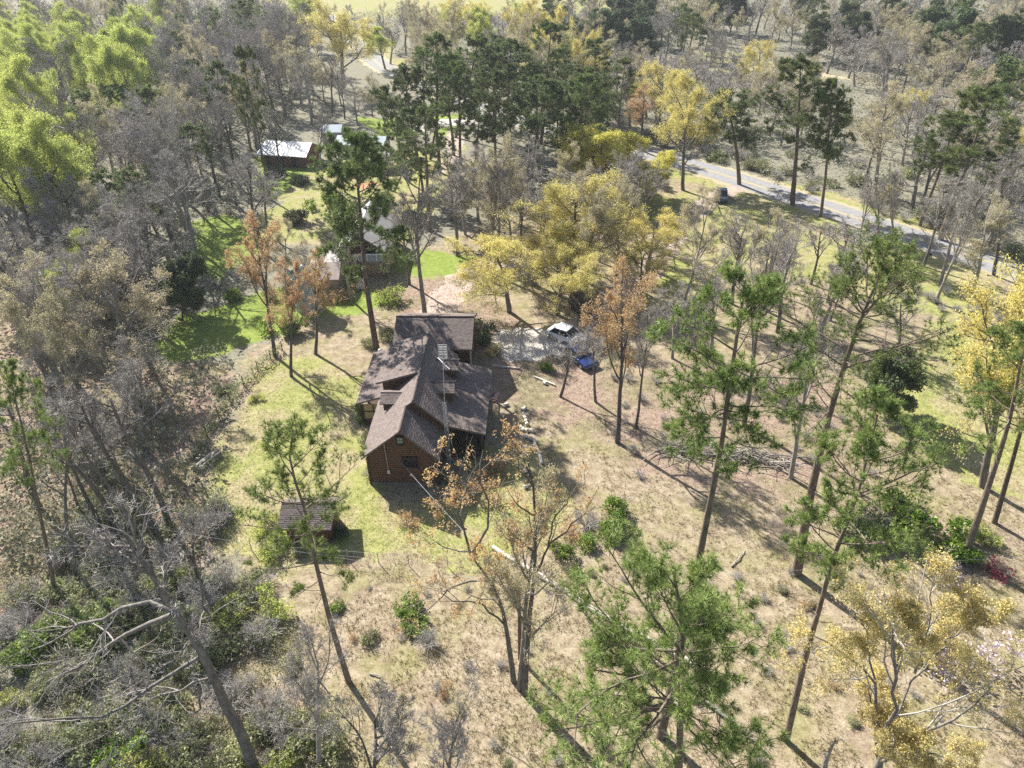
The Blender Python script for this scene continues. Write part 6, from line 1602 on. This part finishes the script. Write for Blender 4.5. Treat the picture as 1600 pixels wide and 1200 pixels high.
for k in range(230):
    s = rnd.uniform(0, 1)
    hgt_ = rnd.uniform(.05, .75) * (1 - .5 * abs(s - .5))
    o = link('stick', stick_me[k % 4], bp, (-5.6 + 10.2 * s + rnd.gauss(0, .4), 1.0 - 2.0 * s + rnd.gauss(0, .5), hgt_))
    l_ = rnd.uniform(1.2, 3.6)
    o.scale = (l_, rnd.uniform(1.0, 3.4), rnd.uniform(1.0, 3.4))
    o.rotation_euler = (rnd.uniform(0, 6.28), rnd.uniform(-.22, .22), rnd.gauss(-.2, .45) + (math.pi if k % 2 else 0))
# vine covered fence on the left
FN = [(-24.9, 68.0), (-25.7, 66.2), (-26.5, 64.1), (-27.2, 61.4), (-27.7, 58.6), (-28.0, 56.0), (-28.2, 53.2), (-28.4, 50.2)]
fe = empty('wire_fence', (FN[4][0], FN[4][1], 0), 0, 'vine covered wire fence along the left edge of the mown lawn', 'fence')
pts_ = []
for i, (x, y) in enumerate(FN):
    dx, dy = x - FN[4][0], y - FN[4][1]
    tube('post', M['dark_wood'], fe, (dx, dy, -.1), (dx, dy, 1.25), .06, .05, 7)
    if i:
        ax, ay = FN[i - 1][0] - FN[4][0], FN[i - 1][1] - FN[4][1]
        for z in (.35, .75, 1.1): tube('wire', M['stick'], fe, (ax, ay, z), (dx, dy, z), .008, .008, 4)
        for k in range(34): pts_.append((ax + (dx - ax) * k / 34 + rnd.gauss(0, .1), ay + (dy - ay) * k / 34 + rnd.gauss(0, .1), rnd.uniform(.1, 1.15)))
v, qd, tt = leaves(nrs(8), np.array(pts_), 9, .16, .10)
vo = link('vines', mesh_np('vines', v, quads=qd, tint=tt, material=M['olive_leaf']), fe); vo['kind'] = 'stuff'
# low wire fence in front of the shed
F2 = [(-20.1, 39.1), (-17.2, 38.4), (-14.8, 38.2), (-12.5, 37.9), (-10.2, 37.6), (-7.9, 37.3), (-5, 37.1), (-2.1, 36.8), (2.1, 36.5)]
fe2 = empty('wire_fence', (-10.2, 37.6, 0), 0, 'thin wire fence with slim posts in front of the small shed', 'fence')
for i, (x, y) in enumerate(F2):
    tube('post', M['stick'], fe2, (x + 10.2, y - 37.6, -.1), (x + 10.2, y - 37.6, 1.2), .03, .03, 6)
    if i:
        for z in (.5, 1.05): tube('wire', M['wire'], fe2, (F2[i - 1][0] + 10.2, F2[i - 1][1] - 37.6, z), (x + 10.2, y - 37.6, z), .006, .006, 4)
gl = empty('garden_globe', (-14.0, 66.4, 0), 0, 'small white globe on a post at the foot of the tall pine behind the cabin', 'garden globe')
tube('post', M['white'], gl, (0, 0, 0), (0, 0, .7), .05, .05, 8)
def sphere_mesh(rad, seg=14, rings=8):
    v = [(rad * math.sin(math.pi * i / rings) * math.cos(2 * math.pi * j / seg), rad * math.sin(math.pi * i / rings) * math.sin(2 * math.pi * j / seg), rad * math.cos(math.pi * i / rings)) for i in range(rings + 1) for j in range(seg)]
    q = [(i * seg + j, (i + 1) * seg + j, (i + 1) * seg + (j + 1) % seg, i * seg + (j + 1) % seg) for i in range(rings) for j in range(seg)]
    return v, q
v, qd = sphere_mesh(.2)
link('globe', mesh_np('globe', v, quads=qd, material=M['white'], smooth=True), gl, (0, 0, .85))
# timber edging of a flower bed behind the cabin yard
tag(one(lambda m: m.box((3.3, 61.2, .1), (2.6, .14, .2), math.radians(-38)), 'timber_edging', M['bleached_wood']), 'straight timber edging board beside the small green shrub behind the cabin yard', 'timber edging')
tag(one(lambda m: m.box((-.6, 63.9, .1), (2.9, .14, .2), math.radians(-14)), 'timber_edging', M['bleached_wood']), 'timber edging board along the near side of the gravel pad', 'timber edging')

# ---------------------------------------------------------------- shrubs
def bush_parts(name, seed, leafm, n=230, per=8, size=.075, flat=.75, stems=18, loose=.0, twigm='brown_twig'):
    r = nrs(seed)
    k = 7                                                     # a few lobes give an uneven outline
    lobes = np.concatenate([r.normal(0, .38, (k, 2)), r.uniform(.25, .62, (k, 1)) * flat * 1.3], 1)
    lr_ = r.uniform(.32, .55, k)
    which = r.randint(0, k, n)
    d = norm(r.normal(0, 1, (n, 3)))
    C = lobes[which] + d * (lr_[which] * (r.uniform(.35, 1.0, n) ** .6))[:, None] * np.array([1, 1, flat])
    C += r.normal(0, loose, (n, 3)) if loose else 0
    C[:, 2] = np.abs(C[:, 2]) + .03
    v, q, t = leaves(r, C, per, .07, size)
    az = r.uniform(0, 6.28, stems)
    P = polylines(r, np.stack([.08 * np.cos(az), .08 * np.sin(az), 0 * az], -1), np.stack([np.cos(az) * .6, np.sin(az) * .6, np.ones(stems)], -1), r.uniform(.6, 1.05, stems), 5, .14, .0)
    p2, d2, l2, R2 = children(r, P, 5, .3, 1., 42, .5, np.full(stems, .9), np.full(stems, .014), .6)
    P2 = polylines(r, p2, d2, l2, 3, .16, .02)
    p3, d3, l3, R3 = children(r, P2, 3, .3, 1., 42, .6, l2, R2, .6)
    P3 = polylines(r, p3, d3, l3, 2, .16, .02)
    st = join([tubes(P, np.full(stems, .016), np.full(stems, .006), 4), tubes(P2, np.full(len(R2), .008), np.full(len(R2), .004), 3), tubes(P3, np.full(len(R3), .006), np.full(len(R3), .004), 3)])
    parts = [('stems', mesh_np(name + '_stems', st[0], quads=st[1], material=M[twigm]))]
    if per: parts.append(('foliage', mesh_np(name + '_foliage', v, quads=q, tint=t, material=leafm)))
    return parts
BUSH = {'green': [bush_parts('green_bush', 400 + i, M['green_leaf'], 300, 9, .07) for i in range(3)],
        'olive': [bush_parts('olive_bush', 410 + i, M['olive_leaf'], 220, 7, .06, loose=.06) for i in range(3)],
        'lime': [bush_parts('lime_bush', 420 + i, M['lime_leaf'], 200, 7, .06, loose=.05) for i in range(2)],
        'dark': [bush_parts('dark_bush', 430 + i, M['cedar_leaf'], 300, 9, .07) for i in range(2)],
        'gold': [bush_parts('gold_bush', 440, M['gold_leaf'], 150, 6, .06, loose=.06)],
        'orange': [bush_parts('orange_bush', 445 + i, M['orange_leaf'], 150, 6, .05, loose=.08) for i in range(2)],
        'magenta': [bush_parts('magenta_bush', 450, M['magenta_leaf'], 200, 7, .05)],
        'blossom': [bush_parts('blossom_bush', 455, M['blossom'], 110, 9, .045, loose=.10)],
        'pine': [bush_parts('fresh_bush', 458, M['fresh_needle'], 300, 9, .07)],
        'twig': [bush_parts('twig_bush', 460 + i, None, 10, 0, .05, stems=40, twigm='pale_twig') for i in range(3)]}
def nearest(x, y, marks):
    return min(marks, key=lambda m: (m[0] - x) ** 2 + (m[1] - y) ** 2)[2]
BRUSH_AT = [(-33, 24, 'at the bottom left corner'), (-27, 22.5, 'at the bottom edge below the longest pale limbs'), (-20, 21, 'at the bottom edge left of the leaning trunk'), (-15.5, 24, 'around the foot of the leaning trunk'),
            (-11, 22, 'at the bottom edge beside the pale thicket'), (-22, 26, 'under the pale limbs of the leaning tree'), (-28, 27.5, 'under the tips of the pale limbs'), (-34, 30, 'at the left edge beside the vivid green shrubs'),
            (-27, 32, 'above the pale limbs of the leaning tree'), (-20, 30.5, 'right of the leaning trunk near the straw grass'), (-23.5, 35.5, 'below the small pale bare tree'), (-29.5, 37, 'at the foot of the dark left trunks'), (-35, 37, 'at the left edge under the dark pine'), (-32, 42.5, 'under the grey barked bare trees')]
STRAW_AT = [(-8, 24, 'near the foot of the thin leaning pine'), (-6, 33, 'near the pair of upright green bushes'), (0, 25, 'left of the forked dark trunk'), (1, 32, 'behind the utility pole'), (7, 23, 'left of the nearest pine'), (7, 32, 'beside the long fallen trunk'), (14, 22, 'right of the nearest pine'), (14, 30, 'below the brush pile'), (20, 24, 'beside the yellow catkin tree'), (21, 32, 'at the foot of the low crowned pine')]
DEAD_AT = [(10, 48, 'below the forked orange tree'), (10, 57, 'behind the forked orange tree'), (16, 52, 'at the left end of the brush pile'), (17, 60, 'near the slim bare tree'), (23, 50, 'at the right end of the brush pile'), (24, 58, 'behind the pale grey bare tree'), (30, 48, 'near the dark cedar'), (31, 58, 'on the slope left of the dark cedar')]
def bush(kind, x, y, w, label, group=None, h=None):
    ps = BUSH[kind]
    s = w / 1.75
    return put({'twig': 'brush', 'magenta': 'azalea', 'blossom': 'flowering_shrub'}.get(kind, 'shrub'), ps[rnd.randrange(len(ps))], (x, y, -.03), Quaternion((0, 0, 1), rnd.uniform(0, 6.28)), (s, s, h or s * rnd.uniform(.85, 1.15)),
               label, {'twig': 'brush', 'magenta': 'azalea', 'blossom': 'flowering shrub'}.get(kind, 'shrub'), group)
for k, x, y, w, lb in (('green', 3.4, 37.9, 2.0, 'dark green bush nearest the utility pole in the island bed'), ('lime', 5.4, 38.8, 1.5, 'small bright green bush right of the darker one in the island bed'),
        ('green', 7.4, 40.4, 2.6, 'broad green bush at the right of the island bed'), ('dark', 8.5, 40.2, 1.7, 'dark rounded bush at the right tip of the island bed'), ('green', 8.4, 42.7, 2.3, 'glossy green bush at the back of the island bed'), ('twig', 5.6, 41.0, 2.6, 'purplish bare brush in the middle of the island bed'), ('orange', 4.2, 40.2, 2.0, 'rusty shrub at the left of the island bed'),
        ('green', -7.2, 33.2, 2.1, 'upright green bush, the taller half of the pair in the rough grass'), ('green', -7.1, 31.6, 1.9, 'upright green bush, the lower half of the pair in the rough grass'), ('twig', -5.9, 30.4, 2.0, 'tangle of dead vines beside the pair of upright green bushes'),
        ('green', -12.4, 33.5, 1.1, 'small round green bush near the thin leaning pine'), ('olive', -10.0, 31.0, 1.4, 'grey green shrub at the foot of the thin leaning pine'),
        ('lime', -19.0, 41.6, 2.6, 'yellow green bush crowding the left end of the small shed'), ('green', -18.6, 40.2, 1.8, 'green bush at the front left corner of the small shed'), ('dark', -13.4, 40.6, 1.3, 'dark shrub at the right end of the small shed'),
        ('dark', 27.4, 39.9, 3.8, 'dark evergreen clump left of the bright green bushes'), ('green', 30.1, 38.8, 4.2, 'larger bright green bush at the right below the pines'), ('green', 32.6, 37.8, 3.0, 'smaller bright green bush at the right, beside the thick pine trunk'), ('green', 30.6, 41.6, 3.2, 'bright green bush behind the two in front at the right'),
        ('lime', 35.7, 38.9, 2.4, 'pale green sapling shrub beside the thick leaning pine trunk'), ('magenta', 34.9, 35.4, 1.8, 'low magenta azalea at the right edge'), ('blossom', 31.6, 35.2, 1.8, 'white blossomed shrub at the foot of the thick leaning pine'), ('blossom', 27.5, 29.5, 5.6, 'large pale lilac blossomed shrub behind the yellow catkin tree'),
        ('lime', -14.6, 79.0, 3.8, 'feathery light green sapling beside the tall pine behind the cabin'), ('green', -24.6, 72.2, 3.4, 'dark green bush among the three orange budding trees'), ('olive', -13.6, 70.3, 2.6, 'olive shrub at the back left corner of the cabin'), ('olive', -15.6, 68.5, 1.7, 'low shrub left of the tall pine foot'),
        ('dark', -3.5, 71.2, 2.6, 'dark evergreen shrub at the back right corner of the cabin'), ('dark', -3.6, 68.9, 2.2, 'dark evergreen shrub below the one at the back right corner of the cabin'), ('gold', -1.6, 66.6, 2.0, 'golden shrub between the cabin and the gravel pad'), ('green', -14.6, 56.4, 1.7, 'dark green shrub against the side porch of the cabin'), ('olive', -13.2, 52.2, 1.4, 'pale shrub along the left wall of the cabin'), ('twig', -12.3, 47.4, 1.6, 'twiggy brush at the front left corner of the cabin'), ('olive', -5.7, 46.4, 1.6, 'shrub in the shade at the front right corner of the cabin'),
        ('green', 3.7, 63.6, 1.5, 'small green shrub beside the timber edging'), ('orange', -1.8, 47.9, 3.6, 'orange leafed sapling clump beside the cabin porch'), ('orange', -3.8, 44.6, 3.4, 'orange leafed sapling clump in front of the cabin gable'), ('orange', -8.6, 41.7, 1.9, 'low rusty shrub in the lawn between the shed and the cabin'),
        ('green', -33.5, 80.5, 2.6, 'shaggy dark green bush on the bright grass at the left'), ('olive', -29.0, 60.6, 2.0, 'sapling shrub on the rough bank left of the fence'), ('lime', -25.2, 58.9, 1.3, 'small green sapling on the left lawn')):
    bush(k, x, y, w, lb, h=(1.3 if (k, w) == ('orange', 3.6) else None))
for k, x, y, w, lb in (('twig', -21.6, 81.2, 3.0, 'tall bare brush between the silo and the two storey house'), ('orange', -20.2, 79.4, 2.8, 'rusty brown shrub in front of the low weathered shed'), ('twig', -18.6, 82.3, 2.6, 'bare brush in front of the balcony gable'), ('dark', -26.8, 80.6, 3.0, 'dark shrub at the left side of the silo'), ('lime', -18.2, 39.0, 2.5, 'spreading yellow green bush in front of the left half of the small shed'), ('olive', -16.4, 38.7, 1.3, 'low olive shrub in front of the small shed')):
    bush(k, x, y, w, lb)
# brush of the wooded left corner: individual shrubs
for i in range(190):
    for _ in range(40):
        x, y = rnd.uniform(-36, -8), rnd.uniform(19, 44)
        if x < -10.5 - (y - 22) * .50 and not (y > 36 and x > -23.5): break
    k = rnd.choices(['olive', 'lime', 'twig', 'green', 'dark'], [9, 2, 9, 1, 1])[0]
    lb = {'olive': 'grey green shrub', 'lime': 'yellow green shrub', 'twig': 'leafless twiggy shrub', 'green': 'bright green shrub', 'dark': 'dark evergreen shrub'}[k]
    sw = rnd.uniform(1.4, 3.2)
    bush(k, round(x, 1), round(y, 1), sw, ('large ' if sw > 2.6 else 'small ' if sw < 1.9 else 'middle sized ') + lb + ' ' + nearest(x, y, BRUSH_AT), 'shrubs of the lower left brush')
for i in range(5):
    x, y = -33 + i * 1.2 + rnd.gauss(0, .5), 29.5 + i * .8 + rnd.gauss(0, .8)
    bush('pine', x, y, rnd.uniform(2.0, 2.8), 'vivid green shrub at the left edge above the corner brush', 'vivid green shrubs at the left edge', h=rnd.uniform(1.6, 2.4))
for i in range(90):
    x, y = rnd.uniform(-11, 26), rnd.uniform(20, 37)
    k = rnd.choices(['twig', 'olive', 'orange'], [6, 2, 1])[0]
    bush(k, x, y, rnd.uniform(.35, 1.0), {'twig': 'small dead weed clump ', 'olive': 'small green weed clump ', 'orange': 'small rusty weed clump '}[k] + nearest(x, y, STRAW_AT), 'weed clumps in the straw grass')
for i in range(30):
    x, y = rnd.uniform(8, 32), rnd.uniform(46, 62)
    bush('twig', x, y, rnd.uniform(.7, 1.6), 'small clump of dead brush ' + nearest(x, y, DEAD_AT), 'dead brush right of the cabin')
for i in range(26):
    a = rnd.uniform(0, 1)
    x, y = 44 + 18 * a + rnd.gauss(0, 1.2), 92 - 18 * a + rnd.gauss(0, 1.5)
    kk_ = rnd.choice(['twig', 'twig', 'olive'])
    bush(kk_, x - 2.5, y - 6, rnd.uniform(1, 2.2), ('bare' if kk_ == 'twig' else 'olive') + ' brush at the foot of the roadside trees', 'brush along the roadside trees')

# brush on the slope just beyond the road, and dark shrubs between the far buildings
SLOPE_AT = [(20, 150, 'above the yellow flowering tree'), (34, 138, 'behind the tall golden roadside tree'), (44, 124, 'behind the round headed roadside pine'), (54, 118, 'behind the dark roadside pines'), (62, 108, 'below the large pale budding tree'), (72, 100, 'right of the large pale budding tree'), (70, 130, 'above the large pale budding tree'), (50, 150, 'high above the dark roadside pines'), (30, 165, 'high above the rusty orange roadside tree'), (88, 120, 'at the right edge beyond the road')]
for i in range(110):
    a = rnd.uniform(0, 1)
    rx = 14 + 66 * a
    ry = float(np.interp(rx, ROAD[:, 0], ROAD[:, 1])) + 6.5 + 38 * rnd.random() ** 1.5
    k = rnd.choices(['twig', 'olive', 'gold'], [7, 3, 1])[0]
    bush(k, rx, ry, rnd.uniform(2, 4.2), {'twig': 'leafless thicket ', 'olive': 'grey green thicket ', 'gold': 'straw yellow thicket '}[k] + nearest(rx, ry, SLOPE_AT), 'thickets on the slope beyond the road')
for x, y, w, k, lb in ((-30, 127, 3.2, 'dark', 'dark shrub in front of the long low grey blue shed'), (-35, 122, 3.0, 'dark', 'dark shrub on the lawn below the white roofed barn'), (-41, 126, 3.6, 'dark', 'dark shrub at the left corner of the white roofed barn'), (-28, 112, 4.0, 'green', 'green shrub on the lawn left of the orange clay patch'), (-20, 112, 3.4, 'dark', 'dark shrub on the lawn right of the orange clay patch'),
                       (-32, 104, 3.6, 'dark', 'dark shrub on the lawn between the barn and the silo'), (-26, 98, 3.0, 'olive', 'olive shrub behind the two storey house'), (-14, 104, 3.2, 'dark', 'dark shrub right behind the two storey house'), (-24.5, 88, 2.6, 'olive', 'olive shrub at the left wall of the two storey house'), (-13.2, 90, 2.2, 'twig', 'bare brush at the right wall of the two storey house'), (-29.5, 80, 2.6, 'olive', 'olive shrub left of the green topped silo')):
    bush(k, x, y, w, lb)

# ---------------------------------------------------------------- stuff: grass, litter, undergrowth, far scrub
def in_poly(x, y, poly): return signed(x, y, poly) > 0
HOUSE_BOX = [(-14.5, 46), (-2, 46), (-2, 69), (-14.5, 70)]
def scatter(seed, n, x0, x1, y0, y1, near=0.0):
    r = nrs(seed)
    x = r.uniform(x0, x1, n)
    y = y0 + (y1 - y0) * r.uniform(0, 1, n) ** (1 + near)
    return r, x, y
def blades(r, x, y, per, length, width, lean=.8):
    P = np.stack([x, y, 0 * x], -1)
    n = len(P) * per
    p = np.repeat(P, per, 0) + np.concatenate([r.normal(0, .05, (n, 2)), np.zeros((n, 1))], 1)
    d = norm(np.concatenate([r.normal(0, lean, (n, 2)), np.ones((n, 1))], 1))
    w = norm(np.cross(d, r.normal(0, 1, (n, 3)))) * width / 2
    L_ = length * r.uniform(.5, 1.3, (n, 1)) * np.repeat(r.uniform(.5, 1.3, (len(P), 1)), per, 0)
    v = np.stack([p - w, p + w, p + d * L_], 1).reshape(-1, 3)
    tint = np.repeat(np.clip(np.repeat(r.uniform(0, 1, len(P)), per) + r.normal(0, .15, n), 0, 1), 3)
    return v, np.arange(n * 3).reshape(-1, 3), tint
M['straw_blade'] = mat('straw_blade', [(.17, .14, .06), (.33, .27, .15), (.46, .41, .27)], tint=True, translucent=.3)
M['lawn_blade'] = mat('lawn_blade', [(.17, .19, .05), (.31, .31, .10), (.44, .40, .19)], tint=True, translucent=.3)
M['litter_leaf'] = mat('litter_leaf', [(.17, .11, .08), (.34, .25, .19), (.48, .40, .33)], tint=True)
M['bramble_leaf'] = mat('bramble_leaf', [(.13, .12, .08), (.20, .21, .11), (.27, .26, .17), (.34, .30, .24)], tint=True, translucent=.3)
M['brush_leaf'] = mat('brush_leaf', [(.12, .13, .07), (.23, .235, .155), (.34, .335, .265)], tint=True, translucent=.2)
M['scrub_leaf'] = mat('scrub_leaf', [(.16, .19, .11), (.28, .285, .20), (.38, .37, .30), (.33, .31, .27)], tint=True, translucent=.25)
avoid = lambda x, y: in_poly(x, y, HOUSE_BOX)
LW = lambda x, y: np.any([in_poly(x, y, p) for p in LAWN], axis=0)
LT = lambda x, y: np.any([in_poly(x, y, p) for p in LITTER], axis=0)
r, x, y = scatter(1, 52000, -24, 48, 18, 62, .8)
k = ~avoid(x, y) & ~LW(x, y) & ~LT(x, y) & (vnoise(x / 1.7, y / 1.7, 9) > .34)
v, f, t = blades(r, x[k], y[k], 4, .26, .035)
tag(link('dry_grass', mesh_np('dry_grass', v, tris=f, tint=t, material=M['straw_blade'])), 'tussocks of dry straw coloured grass', kind='stuff')
r, x, y = scatter(2, 60000, -28, 50, 36, 75, .3)
k = ~avoid(x, y) & LW(x, y)
v, f, t = blades(r, x[k], y[k], 3, .12, .035)
tag(link('lawn_grass', mesh_np('lawn_grass', v, tris=f, tint=t, material=M['lawn_blade'])), 'short mown yellow green lawn grass', kind='stuff')
r, x, y = scatter(3, 90000, -48, 32, 24, 86, .3)
k = ~avoid(x, y) & LT(x, y)
C = np.stack([x[k], y[k], np.full(k.sum(), .04)], -1)
v, f, t = leaves(r, C, 1, .03, .065, flat=.0)
v[:, 2] = np.abs(v[:, 2]) + .01
tag(link('leaf_litter', mesh_np('leaf_litter', v, quads=f, tint=t, material=M['litter_leaf'])), 'fallen pinkish brown leaves under the trees', kind='stuff')
# bramble thicket of the lower left corner
r, x, y = scatter(14, 9000, -42, -6, 15, 48)
k = (x < -10.0 - (y - 22) * .52) & ~((y > 37) & (x > -24)) & (vnoise(x / 2.2, y / 2.2, 21) > .3)
P = np.stack([x[k], y[k], 0 * x[k]], -1); n_ = len(P)
hb = .25 + 1.1 * vnoise(P[:, 0] / 2.2, P[:, 1] / 2.2, 21)
C = P + np.stack([r.normal(0, .3, n_), r.normal(0, .3, n_), r.uniform(.1, 1, n_) * hb], -1)
v, f, t = leaf_tris(r, C, 12, .16, .06)
th_ = link('bramble_thicket', mesh_np('bramble_thicket', v, tris=f, tint=np.clip(t * .5 + .5 * np.repeat(vnoise(P[:, 0] / 2.6, P[:, 1] / 2.6, 22), 36), 0, 1), material=M['bramble_leaf']))
tag(th_, 'tangled bramble and vine thicket in the lower left corner', kind='stuff')
kk = r.uniform(0, 1, n_) < .55
P2 = P[kk]; n2 = len(P2)
pl = polylines(r, P2, np.concatenate([r.normal(0, .8, (n2, 2)), np.full((n2, 1), .8)], 1), r.uniform(.5, 1.7, n2), 4, .25, -.08)
v, q_ = ribbons(r, pl, np.full(n2, .014), np.full(n2, .006))
tag(link('bramble_stems', mesh_np('bramble_stems', v, quads=q_, material=M['pale_twig'])), 'pale bare bramble stems in the lower left corner', kind='stuff')
# brushy undergrowth of the woods
r, x, y = scatter(4, 22000, -190, -22, 38, 420, .6)
k = (x < -28 - (y - 60) * .18) & ~np.any([in_poly(x, y, p) for p in BRIGHT], axis=0) & (x > -40 - y * .65)
P = np.stack([x[k], y[k], 0 * x[k]], -1)
n_ = len(P)
C = np.repeat(P, 5, 0) + np.concatenate([r.normal(0, .5, (n_ * 5, 2)), r.uniform(.1, 1.8, (n_ * 5, 1))], 1)
v, f, t = leaf_tris(r, C, 3, .2, .2)
tag(link('undergrowth', mesh_np('undergrowth', v, tris=f, tint=t, material=M['brush_leaf'])), 'brown brushy undergrowth on the floor of the left woods', kind='stuff')
# scrub beyond the road
def beyond_road(x, y):
    rx, ry = ROAD[:, 0], ROAD[:, 1]
    o = np.argsort(rx)
    return y > np.interp(x, rx[o], ry[o]) + 7
r, x, y = scatter(6, 16000, -60, 330, 80, 480, .35)
k = beyond_road(x, y) & (vnoise(x / 9, y / 9, 5) > .2) & ~np.any([in_poly(x, y, p) for p in LAWN[4:]], axis=0) & (x < 20 + y * .72)
P = np.stack([x[k], y[k], 0 * x[k]], -1); n_ = len(P)
hh = (.6 + 3.4 * vnoise(P[:, 0] / 14, P[:, 1] / 14, 7)) * r.uniform(.5, 1.3, n_)
C = np.repeat(P, 9, 0) + np.stack([r.normal(0, 1.0, n_ * 9), r.normal(0, 1.0, n_ * 9), r.uniform(.05, 1, n_ * 9) * np.repeat(hh, 9)], -1)
v, f, t = leaf_tris(r, C, 3, .3, .22)
tag(link('scrub', mesh_np('scrub', v, tris=f, tint=np.clip(t * .6 + .4 * np.repeat(vnoise(P[:, 0] / 7, P[:, 1] / 7, 12), 81), 0, 1), material=M['scrub_leaf'])), 'grey green scrub thicket covering the slope beyond the road', kind='stuff')

# ---------------------------------------------------------------- thin spring haze over the whole place
hz = bpy.data.materials.new('haze')
hz.use_nodes = True
hz.node_tree.nodes.clear()
ho = hz.node_tree.nodes.new('ShaderNodeOutputMaterial')
hv = hz.node_tree.nodes.new('ShaderNodeVolumePrincipled')
hv.inputs['Color'].default_value = (.86, .92, 1.0, 1)
hv.inputs['Density'].default_value = .0002
hv.inputs['Anisotropy'].default_value = .2
hz.node_tree.links.new(hv.outputs[0], ho.inputs['Volume'])
E_ = 9000
hb_ = MB(); hb_.box((0, 0, 21.6), (2 * E_, 2 * E_, 45.2))
tag(hb_.build('haze', hz), 'thin pale haze in the air over the woods', kind='stuff')

# look-alikes that still share a label are told apart by their order
ORDINAL = ['first', 'second', 'third', 'fourth', 'fifth', 'sixth', 'seventh', 'eighth', 'ninth', 'tenth', 'eleventh', 'twelfth', 'thirteenth', 'fourteenth',
           'fifteenth', 'sixteenth', 'seventeenth', 'eighteenth', 'nineteenth', 'twentieth', 'twenty first', 'twenty second', 'twenty third', 'twenty fourth']
shared = {}
for o in scene.objects:
    if o.parent is None and 'category' in o: shared.setdefault(o['label'], []).append(o)
for lb, os_ in shared.items():
    if len(os_) < 2: continue
    rounds = os_[0].name.startswith('log_round')
    os_.sort(key=lambda o: -o.location.y if rounds else o.location.x / o.location.y)
    for i, o in enumerate(os_):
        if i < len(ORDINAL): o['label'] = lb.replace('middle sized ', '') + ', ' + ORDINAL[i] + (' from top' if rounds else ' from left')
        while len(o['label'].split()) > 16 and ' the ' in o['label']: o['label'] = o['label'].replace(' the ', ' ', 1)
